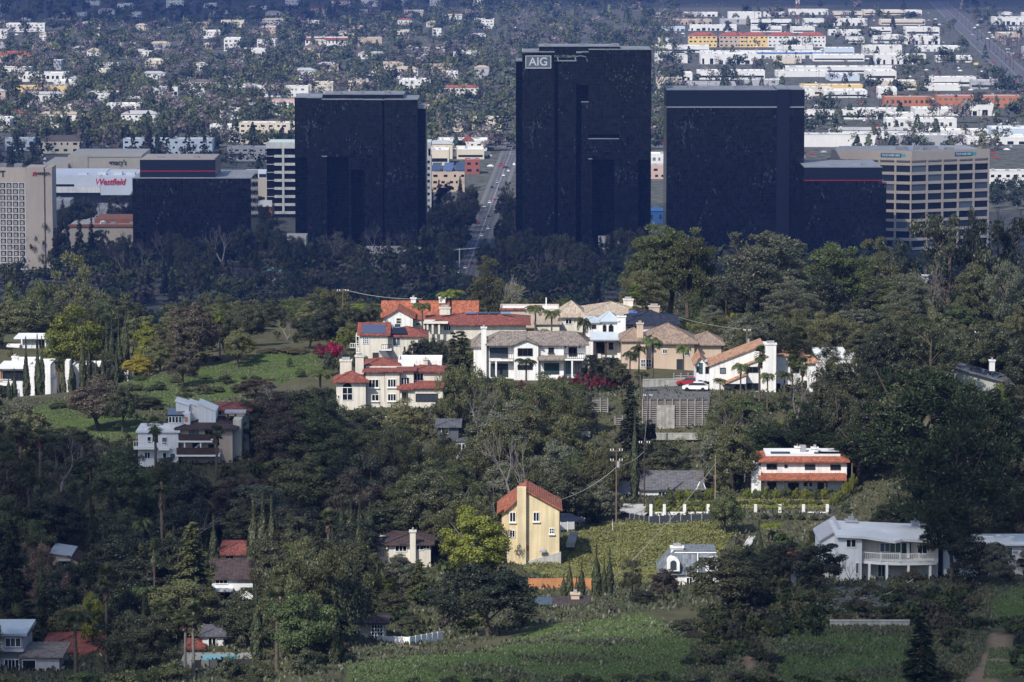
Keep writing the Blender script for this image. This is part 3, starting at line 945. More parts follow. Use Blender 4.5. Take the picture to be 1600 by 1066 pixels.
SA, SB = (-26.0, 1900.0), (3.0, 3050.0)       # the street between the black towers
SC = (5.0, 3120.0)
def street(name, label, pts, half, lanes=True):
    m = MB()
    for a, b in zip(pts[:-1], pts[1:]):
        m.quad(*strip_pts(a, b, half, -half, 0.05))
    o = m.build(name, ROADGREY)
    tag(o, label, 'street', kind='structure')
    pm = MB()
    for a, b in zip(pts[:-1], pts[1:]):
        L = math.hypot(b[0] - a[0], b[1] - a[1])
        for off in (-half * 0.5, half * 0.5):
            t = 0
            while t < L:
                q0 = (a[0] + (b[0] - a[0]) * t / L, a[1] + (b[1] - a[1]) * t / L); t1 = min(L, t + 7)
                q1 = (a[0] + (b[0] - a[0]) * t1 / L, a[1] + (b[1] - a[1]) * t1 / L)
                pm.quad(*strip_pts(q0, q1, off + 0.15, off - 0.15, 0.058)); t += 16
        pm.quad(*strip_pts(a, b, 0.32, 0.08, 0.058)); pm.quad(*strip_pts(a, b, -0.08, -0.32, 0.058))
    pm.build('lane_marking', PAINT, o)
    km = MB()
    for a, b in zip(pts[:-1], pts[1:]):
        for s in (-1, 1):
            e0, e1 = (half, half + 2.6) if s > 0 else (-half - 2.6, -half)
            q = strip_pts(a, b, e0, e1, 0.0)
            km.prism([(p[0], p[1]) for p in q][::-1], -0.2, 0.14)
    km.build('pavement', surf('street_pavement', (0.13, 0.128, 0.125), 0.9, 0.15, 0.2), o)
    return o
st1 = street('street', 'grey boulevard with light traffic running between two black towers', [SA, SB, SC], 4.6)
cw = MB()
for yy in (2870, 2895, 3010):
    f = (yy - SA[1]) / (SB[1] - SA[1]); cx = SA[0] + (SB[0] - SA[0]) * f
    for k in range(9):
        cw.quad((cx - 6.2 + k * 1.4, yy, .06), (cx - 5.5 + k * 1.4, yy, .06), (cx - 5.5 + k * 1.4, yy + 4, .06), (cx - 6.2 + k * 1.4, yy + 4, .06))
cw.build('crosswalk_marking', PAINT, st1)
p0, p1 = floor_at(1612, 140), floor_at(1465, 2)
street('street', 'wide road lined with poles slanting through the far upper right', [(p0.x, p0.y), (p1.x, p1.y)], 12.0)
p0, p1 = floor_at(-30, 142), floor_at(32, 96)
street('street', 'short stretch of grey road at the far left edge', [(p0.x, p0.y), (p1.x, p1.y)], 9.0)
p0, p1 = (-700, 2960), (700, 2940)
street('street', 'cross street running behind the tallest black tower', [p0, p1], 9.0)

# ------------------------------------------------------------------ the black glass towers
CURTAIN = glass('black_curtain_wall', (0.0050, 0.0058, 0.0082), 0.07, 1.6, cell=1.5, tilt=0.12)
CURTAIN_SHADE = glass('recess_shade_glass', (0.0015, 0.002, 0.004), 0.25, 1.25, cell=1.55, tilt=0.02)  # curtain wall darkened and dulled: recess shade put into its colour
SPANDREL = surf('dark_blue_spandrel', (0.010, 0.013, 0.024), 0.4, 0.1, 0.3, spec=0.25)
REDLINE = surf('red_trim', (0.35, 0.02, 0.03), 0.5, 0.1, 0.5)
PARAPET = surf('grey_metal_coping', (0.30, 0.31, 0.34), 0.5, 0.1, 0.5)
MECH = surf('rooftop_metal', (0.28, 0.28, 0.29), 0.6, 0.2, 0.8)
STONE = surf('office_beige_precast', (0.52, 0.445, 0.375), 0.85, 0.06, 0.15, 0.1, 6, streak=0.08)
HOTEL = surf('hotel_beige_stucco', (0.48, 0.405, 0.34), 0.85, 0.05, 0.1, 0.1, 6, streak=0.10)

class Block:
    """A large building laid out in photo columns and rows at distance Y."""
    def __init__(self, name, label, cat, xc, Y, group=None):
        self.Y = Y
        p = at(xc, 300, Y)
        self.ox = p.x
        self.root = thing(name, label, cat, (p.x, Y, 0.0), 0, group)
    def X(self, px, off=0.0):
        return at(px, 300, self.Y + off).x - self.ox
    def Z(self, py, off=0.0):
        return max(0.0, at(800, py, self.Y + off).z)
    def box(self, x0, x1, top, bot, off, depth, mat, name='tower_block', zadd=0.0):
        z0 = -1.0 if bot is None else self.Z(bot, off)
        m = MB().box(self.X(x0, off), self.X(x1, off), off, off + depth, z0, self.Z(top, off) + zadd)
        return m.build(name, mat, self.root)
    def face(self, x0, x1, top, bot, off, mat, name='panel', th=0.12):
        m = MB().box(self.X(x0, off), self.X(x1, off), off - th, off - 0.004, self.Z(bot, off), self.Z(top, off))
        return m.build(name, mat, self.root)

def tower(name, label, xc, Y, cols, depth=42, roofmat=PARAPET):
    b = Block(name, label, 'tower', xc, Y)
    for (x0, x1, top, bot, off, mat) in cols:
        o = b.box(x0, x1, top, bot, off, depth - off, mat)
        if bot is None or True:
            c = MB().box(b.X(x0, off) - 0.1, b.X(x1, off) + 0.1, off - 0.1, off + 0.5, b.Z(top, off), b.Z(top, off) + 0.5)
            c.build('coping', roofmat, o)
            r = MB().box(b.X(x0, off) + 0.2, b.X(x1, off) - 0.2, off + 0.6, depth - 0.4, b.Z(top, off) + 0.01, b.Z(top, off) + 0.12)
            r.build('roof', GREY_ROOF, o)
    return b

C, D, S = CURTAIN, CURTAIN_SHADE, SPANDREL
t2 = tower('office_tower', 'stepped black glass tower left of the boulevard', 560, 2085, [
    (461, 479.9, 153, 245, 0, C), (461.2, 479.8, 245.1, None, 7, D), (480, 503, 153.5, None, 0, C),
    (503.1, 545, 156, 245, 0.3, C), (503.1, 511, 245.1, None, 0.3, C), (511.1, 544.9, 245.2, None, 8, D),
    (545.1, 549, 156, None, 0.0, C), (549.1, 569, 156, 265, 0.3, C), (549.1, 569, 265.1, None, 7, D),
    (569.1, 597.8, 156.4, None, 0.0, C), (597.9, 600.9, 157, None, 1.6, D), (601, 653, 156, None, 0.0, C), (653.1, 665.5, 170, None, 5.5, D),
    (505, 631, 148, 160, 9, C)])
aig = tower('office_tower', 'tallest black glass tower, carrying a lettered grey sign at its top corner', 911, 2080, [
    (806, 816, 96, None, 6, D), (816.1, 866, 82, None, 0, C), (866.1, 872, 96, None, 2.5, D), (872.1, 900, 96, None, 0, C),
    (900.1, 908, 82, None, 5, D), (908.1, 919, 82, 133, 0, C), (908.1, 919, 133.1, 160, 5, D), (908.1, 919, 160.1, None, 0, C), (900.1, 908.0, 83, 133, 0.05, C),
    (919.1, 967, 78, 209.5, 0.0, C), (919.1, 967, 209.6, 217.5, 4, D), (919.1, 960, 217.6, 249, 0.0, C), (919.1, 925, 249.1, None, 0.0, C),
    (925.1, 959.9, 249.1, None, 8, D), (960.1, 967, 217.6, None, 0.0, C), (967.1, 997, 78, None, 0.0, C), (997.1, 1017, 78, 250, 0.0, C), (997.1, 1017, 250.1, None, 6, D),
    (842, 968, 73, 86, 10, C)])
t4 = tower('office_tower', 'broad black glass tower with a plain dark band along its top', 1148, 2080, [
    (1041, 1213, 168, None, 0, C), (1041, 1213, 141, 167.4, 0.3, S), (1213.1, 1233, 140, None, -0.6, S), (1233.1, 1256, 168, None, 0.1, C), (1233.1, 1256, 140.5, 167.4, 0.4, S)])
t4.face(1041, 1213, 167.2, 168.4, 0.25, PARAPET, 'ledge', 0.5)
t4.face(1233.2, 1256, 167.2, 168.4, 0.35, PARAPET, 'ledge', 0.5)
t5 = tower('office_building', 'low black glass block with a red line, beside the beige office building', 1318, 2050, [
    (1256.2, 1378, 262, None, 0, C), (1378.1, 1385, 285, None, 0.2, C)], depth=55)
t5.root['category'] = 'building'
t5.face(1256.3, 1378, 281.2, 282.6, 0, REDLINE, 'red_stripe'); t5.face(1256.3, 1378, 262.4, 281, 0, S, 'spandrel_band', 0.05); t5.face(1378.2, 1385, 285.6, 286.8, 0.2, REDLINE, 'red_stripe')
t1 = tower('office_building', 'low black glass block with a set-back upper storey and red line', 300, 2080, [
    (207, 392, 279, None, 0, C)], depth=60)
t1.root['category'] = 'building'
o = t1.box(219, 337, 250, 277.2, 6, 38, S, 'upper_storey')
MB().box(t1.X(219, 6) + .5, t1.X(337, 6) - .5, 6.5, 43.5, t1.Z(250, 6) + .01, t1.Z(250, 6) + .5).build('roof', TAN, o)
t1.face(219, 337, 266.8, 268.2, 6, REDLINE, 'red_stripe')
for b, xs in ((t1, (240, 268, 300)), (t2, (520, 556, 600)), (aig, (850, 905, 955)), (t4, (1075, 1100, 1150, 1195)), (t5, (1275, 1300, 1350))):
    for q in xs:
        top = {id(t1): 250, id(t2): 148, id(aig): 73, id(t4): 141, id(t5): 262}[id(b)]
        w = random.uniform(2, 5); x = b.X(q); z = b.Z(top, 12)
        MB().box(x, x + w, 14, 18 + w, z - 0.5, z + random.uniform(0.8, 1.8)).build('rooftop_unit', MECH, b.root)
# sign and window-washing davit on the tallest tower
SIGNGREY = surf('sign_grey', (0.15, 0.16, 0.19), 0.5, 0.05, 0.3)
SIGNWHITE = surf('sign_white', (0.72, 0.74, 0.76), 0.5, 0.03, 0.3)
sg = aig.face(821, 861, 87, 107, 0, SIGNGREY, 'sign_board', 0.4)
bz = MB()
x0, x1, z0, z1 = aig.X(821), aig.X(861), aig.Z(107), aig.Z(87)
for a in ((x0, x1, z0, z0 + .35), (x0, x1, z1 - .35, z1), (x0, x0 + .35, z0 + .36, z1 - .36), (x1 - .35, x1, z0 + .36, z1 - .36)):
    bz.box(a[0], a[1], -0.62, -0.41, a[2], a[3])
bz.build('sign_border', SIGNWHITE, sg)
lettering('AIG', sg, ((x0 + x1) / 2, -0.55, (z0 + z1) / 2), 5.9, SIGNWHITE, 0.12)
dm = MB(); px_, pz_ = aig.X(911), aig.Z(96)
dm.tube([(px_ - 4, -0.6, pz_ + 2.4), (px_ - 1.5, -0.9, pz_ + 2.9), (px_ + 1.2, -0.9, pz_ + 2.4), (px_ + 2, -0.9, pz_ + 0.8), (px_ + 2, -0.6, pz_ - 0.4)], 0.22, 6)
dm.build('davit', PARAPET, aig.root)
# low podium pieces showing between the trees at the towers' feet
for (x0, x1, top, bot, Yp, lab) in ((433, 478, 369, 392, 2055, 'pale low pavilion at the left foot of the stepped black tower'), (500, 664, 389, 412, 2045, 'long pale garage podium in front of the stepped black tower'),
                               (936, 972, 373, 400, 2050, 'small pale pavilion at the foot of the tallest black tower'), (800, 824, 388, 405, 2040, 'small stepped pale podium left of the tallest black tower')):
    b = Block('podium', lab, 'building', (x0 + x1) / 2, Yp)
    b.box(x0, x1, top, None, 0, 16, CONC, 'wall')
    for k in range(max(1, int((x1 - x0) / 22))):
        b.face(x0 + 4 + k * 22, x0 + 18 + k * 22, top + 7, min(bot - 3, top + 14), 0, PANE, 'opening', 0.05)

# ------------------------------------------------------------------ beige corner office building with ribbon windows
def face_box(m, A, u, n, u0, u1, d0, d1, z0, z1):
    """Box in a facade frame: u along the face, d outward along n."""
    k = len(m.v)
    for z in (z0, z1):
        for (uu, dd) in ((u0, d1), (u1, d1), (u1, d0), (u0, d0)):
            q = A + u * uu + n * dd
            m.v.append((q.x, q.y, z))
    m.f += [(k, k + 3, k + 2, k + 1), (k + 4, k + 5, k + 6, k + 7), (k, k + 1, k + 5, k + 4), (k + 1, k + 2, k + 6, k + 5), (k + 2, k + 3, k + 7, k + 6), (k + 3, k, k + 4, k + 7)]
    return m

def office():
    P0, P1, P2 = [Vector((at(a, 300, Y).x, Y, 0)) for a, Y in ((1298, 2144), (1424, 2130), (1545.5, 2150))]
    root = thing('office_building', 'beige corner office building with ribbon windows and rooftop banners', 'building', tuple(P1))
    A = [P0 - P1, Vector((0, 0, 0)), P2 - P1]
    top = at(800, 236.5, 2130).z
    back = [A[2] + Vector((-8, 45, 0)), A[0] + Vector((8, 45, 0))]
    pts = [(A[0].x + .9, A[0].y + 1), (A[1].x, A[1].y + 1), (A[2].x - .9, A[2].y + 1)] + [(q.x, q.y) for q in back]
    MB().prism(pts, -1, top - 5).build('core', DARKTRIM, root)
    MB().prism([(p[0], p[1] + .2) for p in pts], top - 4.98, top - 1.2).build('roof', GREY_ROOF, root)
    fh = 14.75 / 2.958
    zs = top - 5.0                     # underside of the parapet band
    for fi, (a, b, nb) in enumerate(((A[0], A[1], 5), (A[1], A[2], 5))):
        u = (b - a); L = u.length; u = u.normalized(); n = Vector((u.y, -u.x, 0))
        m = MB(); face_box(m, a, u, n, 0, L, -0.9, 0, zs, top); face_box(m, a, u, n, 0.1, L - .1, -1.2, -0.9, zs - 0.8, zs + .01)
        m.build('parapet', STONE, root)
        w = L / nb
        for i in range(nb + 1):
            if fi == 1 and i == 0:
                continue
            u0 = max(0, min(L, i * w) - (0.75 if i in (0, nb) else 0.5)); u1 = min(L, i * w + (0.75 if i in (0, nb) else 0.5))
            face_box(MB(), a, u, n, u0, u1, -0.95, 0.12, -1, zs - 0.004).build('pier', STONE, root)
        z = zs - 1.2
        face_box(MB(), a, u, n, 0.05, L - .05, -0.6, -0.02, z - 1.5, z - 0.02).build('spandrel', STONE, root)
        z -= 1.5
        k = 0
        while z > 2:
            for i in range(nb):
                wm = MB(); face_box(wm, a, u, n, i * w + .55, (i + 1) * w - .55, -0.85, -0.55, max(0, z - fh + 1.5), z)
                wo_ = wm.build('window', PANE, root)
            face_box(MB(), a, u, n, 0.05, L - .05, -0.6, -0.02, max(-1, z - fh), z - fh + 1.5).build('spandrel', STONE, root)
            z -= fh; k += 1
    BAN = surf('banner_dark_teal', (0.03, 0.13, 0.18), 0.6, 0.05, 0.3)
    TEAL = surf('banner_teal', (0.10, 0.42, 0.42), 0.6, 0.05, 0.3)
    for a, b, u0, u1 in ((A[0], A[1], 80 / 2.958, 113 / 2.958), (A[1], A[2], 78 / 2.958, 110 / 2.958)):
        u = (b - a).normalized(); n = Vector((u.y, -u.x, 0))
        z1 = top - 1.3
        bo = face_box(MB(), a, u, n, u0, u1, 0.03, 0.12, z1 - 2.2, z1).build('banner', BAN, root)
        face_box(MB(), a, u, n, u1 + .05, u1 + 2.3, 0.03, 0.10, z1 - 1.8, z1 - .2).build('banner_tail', TEAL, bo)
        q = a + u * ((u0 + u1) / 2) + n * 0.16
        l = lettering('YOUR NAME HERE', bo, (q.x, q.y, z1 - 1.1), 1.75, SIGNWHITE, 0.02, 0.66)
        l.rotation_euler = (math.pi / 2, 0, math.atan2(u.y, u.x))
    for i in range(6):
        x = random.uniform(-30, 22); y = random.uniform(14, 32)
        MB().box(x, x + random.uniform(3, 8), y, y + 5, top - 1.2, top + random.uniform(0.3, 1.4)).build('rooftop_unit', MECH, root)
office()

# ------------------------------------------------------------------ hotel slab at the left edge
def hotel():
    Y = 2030
    b = Block('hotel_tower', 'beige hotel slab at the left edge with a grid of square windows', 'building', 40, Y)
    xl, xm, xr = b.X(-75), b.X(40), b.X(81)
    top = b.Z(262)
    A0, A1, A2 = Vector((xl, 5, 0)), Vector((xm, 0, 0)), Vector((xr, 1.5, 0))
    MB().prism([(A0.x, A0.y + .9), (A1.x, A1.y + .9), (A1.x, 22), (A0.x, 26)], -1, top - .5).build('core', DARKTRIM, b.root)
    gx = b.X(69.5)
    MB().prism([(A1.x + .02, 0), (gx - .35, .9), (gx - .35, 20), (A1.x + .02, 22)], -1, top).build('end_wall', HOTEL, b.root)
    MB().prism([(gx - .33, 2.2), (gx + .35, 2.2), (gx + .35, 20), (gx - .33, 20)], -1, top - .3).build('recessed_joint', TAN, b.root)
    MB().prism([(gx + .37, 1.1), (A2.x, 1.5), (A2.x, 20), (gx + .37, 20)], -1, top).build('end_wall', HOTEL, b.root)
    u = (A1 - A0); L = u.length; u = u.normalized(); n = Vector((u.y, -u.x, 0))
    zt = b.Z(284.5)
    face_box(MB(), A0, u, n, 0, L - .03, -0.9, 0, zt, top).build('parapet', HOTEL, b.root)
    pitch_z = 9.72 / ppm(Y); pitch_u = 10.2 / ppm(Y)
    grid = MB()
    GRIDW = surf('hotel_white_grid', (0.50, 0.48, 0.46), 0.8, 0.05, 0.3)
    nrow, ncol = 14, 6
    for r in range(nrow + 1):
        z = zt - r * pitch_z
        if z < 0.3: break
        face_box(grid, A0, u, n, 0, L - .1, -0.85, -0.02, z - 0.62, z - .01)
    for c in range(12):
        uu = L - c * pitch_u
        if uu < 0.6: break
        face_box(grid, A0, u, n, uu - .65, uu, -0.86, 0.03, -1, zt - .004)
    grid.build('window_grid', GRIDW, b.root)
    for r in range(nrow):
        for c in range(ncol):
            z = zt - r * pitch_z; uu = L - c * pitch_u
            if z - pitch_z < 0: continue
            wdo = face_box(MB(), A0, u, n, uu - pitch_u + .02, uu - .67, -0.84, -0.7, z - pitch_z + .02, z - .64).build('window', PANE, b.root)
            face_box(MB(), A0, u, n, uu - pitch_u + .3, uu - 1.5, -0.69, -0.62, z - pitch_z + .3, z - .9).build('curtain', TAN, wdo)
    LET = surf('sign_black', (0.03, 0.025, 0.025), 0.5, 0.05, 0.3)
    REDS = surf('sign_red', (0.42, 0.02, 0.05), 0.5, 0.05, 0.3)
    z = b.Z(272.5)
    q = A0 + u * ((b.X(8.5) - xl) / u.x) + n * 0.15
    lettering('MARRIOTT', b.root, (q.x, q.y, z), 4.4, LET, 0.1, 1.0, 'RIGHT')
    lettering('MARRIOTT', b.root, (b.X(77.5), 0.55, b.Z(271.5)), 1.75, LET, 0.3, 0.98, 'RIGHT')
    m = MB()
    x, zz = b.X(51), b.Z(275)
    m.wallpoly([(x, zz), (x + .6, zz), (x + 1.0, zz + 1.0), (x + 1.5, zz), (x + 2.1, zz), (x + 1.5, zz + 2.0), (x + .9, zz + 2.0)], .05, .6)
    m.wallpoly([(x + 1.6, zz + .9), (x + 2.0, zz + 1.5), (x + 1.75, zz + 2.1), (x + 1.2, zz + 2.15)], .0, .55)
    m.build('emblem', REDS, b.root)
    for i in range(3):
        xx = random.uniform(xl + 3, xm - 5)
        MB().box(xx, xx + 4, 8, 14, top - .5, top + 1.2).build('rooftop_unit', MECH, b.root)
hotel()

# ------------------------------------------------------------------ shopping mall behind the hotel
MALLWHITE = surf('mall_white_panel', (0.55, 0.58, 0.64), 0.7, 0.04, 0.1)
MALLBEIGE = surf('mall_beige', (0.44, 0.40, 0.34), 0.85, 0.06, 0.1, streak=0.1)
BRICK = surf('mall_red_brick', (0.26, 0.105, 0.065), 0.85, 0.12, 0.3)
REDSIGN = surf('mall_sign_red', (0.50, 0.015, 0.06), 0.5, 0.05, 0.3)
BLACKSIGN = surf('mall_sign_black', (0.03, 0.03, 0.035), 0.5, 0.05, 0.3)
b = Block('shopping_mall', 'white mall block with red script lettering beside the low black block', 'building', 145, 2350)
b.box(60, 157, 275, 301, 0, 60, MALLWHITE, 'wall'); b.box(157.1, 212, 276.5, 305, -4, 60, MALLWHITE, 'wall'); b.box(60, 212, 301.2, None, 6, 50, DARKGREY, 'lower_wall')
b.face(80, 157, 292, 301, -1.0, WHITE, 'canopy', 1.2); b.face(84, 116, 288, 291.5, 0, PANE, 'window'); b.face(82, 205, 321, 329, 5.9, PANE, 'window')
lettering('Westfield', b.root, (b.X(172, -4), -4.25, b.Z(284.5, -4)), 5.0, REDSIGN, 0.2, 0.9, shear=0.25)
for q in (120, 150, 175, 195):
    x = b.X(q); MB().box(x, x + 5, 10, 18, b.Z(276), b.Z(276) + random.uniform(.6, 2)).build('rooftop_unit', WHITE_ROOF, b.root)
b = Block('department_store', 'wide beige department store with dark lettering above the white mall block', 'building', 160, 2480)
b.box(107, 222, 243, None, 0, 60, MALLBEIGE, 'wall'); b.box(70, 106.9, 256, None, -6, 60, MALLBEIGE, 'wall'); b.face(138, 222, 244.5, 245.5, 0, CONC, 'ledge', .4); b.face(137, 138.2, 245.6, 262, 0, CONC, 'pilaster', .4)
st = MB(); cx, cz = b.X(172.5), b.Z(254.2)
pts = []
for k in range(10):
    r_ = 0.95 if k % 2 == 0 else 0.4; a = math.pi / 2 + k * math.pi / 5
    pts.append((cx + r_ * math.cos(a), cz + r_ * math.sin(a)))
st.wallpoly(pts, -0.4, -0.05)
st.build('star_emblem', BLACKSIGN, b.root)
lettering("macy's", b.root, (b.X(186.2), -0.25, b.Z(254.2)), 4.6, BLACKSIGN, 0.15, 0.80)
b2 = Block('mall_hall', 'low beige hall with a tan pyramid roof in front of the department store', 'building', 170, 2420)
b2.box(84, 210, 268, None, 0, 25, MALLBEIGE, 'wall')
x0, x1, xm = b2.X(152), b2.X(200), b2.X(177)
m = MB(); z = b2.Z(268) + .02; zt = b2.Z(262.5, 10)
for q in (((x0, -1, z), (x1, -1, z), (xm, 10, zt)), ((x1, -1, z), (x1, 22, z), (xm, 10, zt)), ((x1, 22, z), (x0, 22, z), (xm, 10, zt)), ((x0, 22, z), (x0, -1, z), (xm, 10, zt))):
    m.poly(q)
m.build('roof', TAN, b2.root)
for i in range(7):
    x = b2.X(118 + i * 5.5); MB().box(x, x + 1.4, 4, 8, b2.Z(268) + .05, b2.Z(268) + 1.6).build('rooftop_unit', MECH, b2.root)
b = Block('mall_entrance_hall', 'beige mall wing with brick cornice and teal glass corner, left of the low black block', 'building', 158, 2125)
b.box(106, 215, 353, None, 0, 40, MALLBEIGE, 'wall'); b.face(106, 215, 350.5, 354.5, -.2, BRICK, 'cornice', .6); b.box(147, 215, 342, 353.2, 14, 30, BRICK, 'upper_wall')
b.face(128, 150, 379, 404, 0, PANE_TEAL, 'glass_wall', .15); b.face(118, 127, 379, 404, 0, MALLWHITE, 'white_panel', .15); b.face(186, 192, 380, 400, 0, PANE, 'window', .1)
x = b.X(160, 10); MB().dome(x, 12, b.Z(353, 0) + .2, 1.8, 1.8, 1.6).build('satellite_dish', WHITE, b.root)
for q in (155, 170, 200): MB().box(b.X(q), b.X(q) + 3, 6, 9, b.Z(353), b.Z(353) + 1.4).build('rooftop_unit', MECH, b.root)
b = Block('mall_skylight_hall', 'pale mall wing with blue glass skylights right of the low black block', 'building', 372, 2420)
b.box(330, 418, 278, None, 0, 30, MALLBEIGE, 'wall'); b.box(383, 416, 268, 278, 4, 18, MALLWHITE, 'upper_wall'); b.face(405, 416, 272, 284, 3.9, SOLARBLUE, 'glass_wall', .2)
for k in range(5):
    b.face(340 + k * 9, 347.5 + k * 9, 272 + (k % 2) * .6, 277.5, 6, SOLARBLUE if k % 2 == 0 else WHITE_ROOF, 'skylight', 3)
b = Block('parking_garage', 'low parking structure with white and brick bands left of the striped office block', 'building', 404, 2290)
b.box(396, 425, 322, None, 0, 20, BRICK, 'wall'); b.face(396, 425, 313, 323, -.2, WHITE_ROOF, 'parapet', .5)

# ------------------------------------------------------------------ striped office block half hidden behind the stepped tower
b = Block('striped_office_block', 'office block with white concrete bands behind the stepped black tower', 'building', 545, 2340)
b.box(417, 673, 225, None, 0, 40, PANE, 'glass_body'); b.face(416, 674, 222.5, 232, -.6, PALECONC, 'parapet', .8)
for k in range(8):
    y = 242 + k * 12.6
    b.face(429, 665, y, y + 4.2, -.1, PALECONC, 'spandrel', .8); b.face(416.4, 429, y + 1.6, y + 2.8, -.05, CONC, 'slat', .3)
for xx in (441, 666): b.face(xx, xx + 3.4, 232.1, 333, -.9, PALECONC, 'pier', .4)
b.box(666.5, 674, 244, None, -2.2, 12, PALECONC, 'end_wall')
for k in range(8): b.face(668, 671.5, 251 + k * 10, 255.5 + k * 10, -2.2, PANE, 'window', .1)

# ------------------------------------------------------------------ houses
class House:
    def __init__(self, name, label, site, wall=WHITE, roof=RED_TILE, rz=0.0, cat='house'):
        self.xc, self.pyb, self.Y = SITE[site]
        self.s = ppm(self.Y)
        p = at(self.xc, self.pyb, self.Y)
        self.p = p
        self.root = thing(name, label, cat, tuple(p), rz)
        self.wallmat, self.roofmat = wall, roof
    def X(self, px, off=0.0):
        return at(px, 533, self.Y + off).x - self.p.x
    def Z(self, py, off=0.0):
        return at(800, py, self.Y + off).z - self.p.z
    def part(self, name, m, mat, parent=None):
        return m.build(name, mat, parent or self.root)
    def ridge_caps(self, lines, mat, parent):
        m = MB()
        for a, b in lines:
            m.tube([a, b], 0.11, 5)
        m.build('ridge_cap', mat, parent)
    def wing(self, x0, x1, eave, base=None, off=0.0, d=9.0, roof='hip', ridge=None, oh=0.55, mat=None, rmat=None, below=4.0, inset=None, name='wall'):
        """One block of the house; eave/ridge/base are photo rows, off and d metres of depth."""
        mat = mat or self.wallmat; rmat = rmat or self.roofmat
        X0, X1, z = self.X(x0, off), self.X(x1, off), self.Z(eave, off)
        zb = -below if base is None else self.Z(base, off)
        y0, y1 = off, off + d
        w = MB()
        out = None
        if roof in ('hip', 'pyramid'):
            w.box(X0, X1, y0, y1, zb, z)
            zr = self.Z(ridge, off + d / 2)
            r = MB(); a0, a1, b0, b1 = X0 - oh, X1 + oh, y0 - oh, y1 + oh
            lw, ld = a1 - a0, b1 - b0
            zl, zu = z - 0.18, z + 0.03
            ins = inset if inset is not None else min(lw, ld) / 2
            if roof == 'pyramid': ins = lw / 2
            ins = min(ins, lw / 2 - 0.01)
            p = [(a0, b0), (a1, b0), (a1, b1), (a0, b1)]
            q0, q1 = (a0 + ins, (b0 + b1) / 2, zr), (a1 - ins, (b0 + b1) / 2, zr)
            for i in range(4):
                j = (i + 1) % 4
                r.quad((*p[i], zl), (*p[j], zl), (*p[j], zu), (*p[i], zu))
            u = [(*k, zu) for k in p]
            r.quad(u[0], u[1], q1, q0); r.poly((u[1], u[2], q1)); r.quad(u[2], u[3], q0, q1); r.poly((u[3], u[0], q0))
            r.poly([(*k, zl) for k in p[::-1]])
            ro = self.part('roof', r, rmat)
            self.ridge_caps([(q0, q1), (u[0], q0), (u[1], q1), (u[3], q0), (u[2], q1)], rmat, ro)
            out = ro
        elif roof == 'gable_x':          # ridge runs left-right
            zr = self.Z(ridge, off + d / 2); ym = (y0 + y1) / 2
            w.box(X0, X1, y0, y1, zb, z)
            for xx, xe in ((X0, X0 + .2), (X1 - .2, X1)):
                n = len(w.v)
                w.v += [(xx, y0, z), (xx, y1, z), (xx, ym, zr - .05), (xe, y0, z), (xe, y1, z), (xe, ym, zr - .05)]
                w.f += [(n, n + 2, n + 1), (n + 3, n + 4, n + 5), (n, n + 3, n + 5, n + 2), (n + 1, n + 2, n + 5, n + 4)]
            r = MB(); k = (zr - z) / (ym - y0); th = 0.2
            a0, a1 = X0 - oh, X1 + oh
            e0, e1 = y0 - oh, y1 + oh; ze = z - oh * k
            prof = [(e0, ze), (ym, zr), (e1, ze), (e1, ze + th), (ym, zr + th), (e0, ze + th)]
            n = len(r.v)
            r.v += [(a0, a, b_) for a, b_ in prof] + [(a1, a, b_) for a, b_ in prof]
            r.f += [(n + 5, n + 4, n + 10, n + 11)[::-1], (n + 4, n + 3, n + 9, n + 10)[::-1], (n, n + 1, n + 7, n + 6)[::-1], (n + 1, n + 2, n + 8, n + 7)[::-1],
                    (n, n + 6, n + 11, n + 5), (n + 2, n + 3, n + 9, n + 8), (n, n + 5, n + 4, n + 1), (n + 1, n + 4, n + 3, n + 2), (n + 6, n + 7, n + 10, n + 11), (n + 7, n + 8, n + 9, n + 10)]
            out = self.part('roof', r, rmat)
            self.ridge_caps([((a0, ym, zr + th), (a1, ym, zr + th))], rmat, out)
        elif roof == 'gable_y':          # gable end faces the camera side; ridge = (column, row)
            xr, zr = self.X(ridge[0], off), self.Z(ridge[1], off)
            zL, zR = (z, z) if len(ridge) < 4 else (self.Z(ridge[2], off), self.Z(ridge[3], off))
            w.wallpoly([(X0, zb), (X1, zb), (X1, zR), (xr, zr), (X0, zL)], y0, y1)
            th = 0.22
            r = MB()
            kl = (zr - zL) / max(.01, xr - X0); kr = (zr - zR) / max(.01, X1 - xr)
            L_ = (X0 - oh, zL - oh * kl + .02); R_ = (X1 + oh, zR - oh * kr + .02)
            r.wallpoly([L_, (xr, zr + .02), (xr, zr + .02 + th), (L_[0], L_[1] + th)], y0 - .45, y1 + .45)
            r.wallpoly([(xr + .004, zr + .02), R_, (R_[0], R_[1] + th), (xr + .004, zr + .02 + th)], y0 - .45, y1 + .45)
            out = self.part('roof', r, rmat)
            self.ridge_caps([((xr, y0 - .45, zr + th), (xr, y1 + .45, zr + th))], rmat, out)
        elif roof == 'shed':             # ridge = (row at left end, row at right end)
            zL, zR = self.Z(ridge[0], off), self.Z(ridge[1], off)
            w.wallpoly([(X0, zb), (X1, zb), (X1, zR), (X0, zL)], y0, y1)
            k = (zR - zL) / (X1 - X0); th = .22
            r = MB().wallpoly([(X0 - oh, zL - oh * k + .02), (X1 + oh, zR + oh * k + .02), (X1 + oh, zR + oh * k + th), (X0 - oh, zL - oh * k + th)], y0 - oh, y1 + oh)
            out = self.part('roof', r, rmat)
        elif roof == 'lean':             # rises away from the camera; ridge = row of the back edge
            zr = self.Z(ridge, off + d)
            n = 0
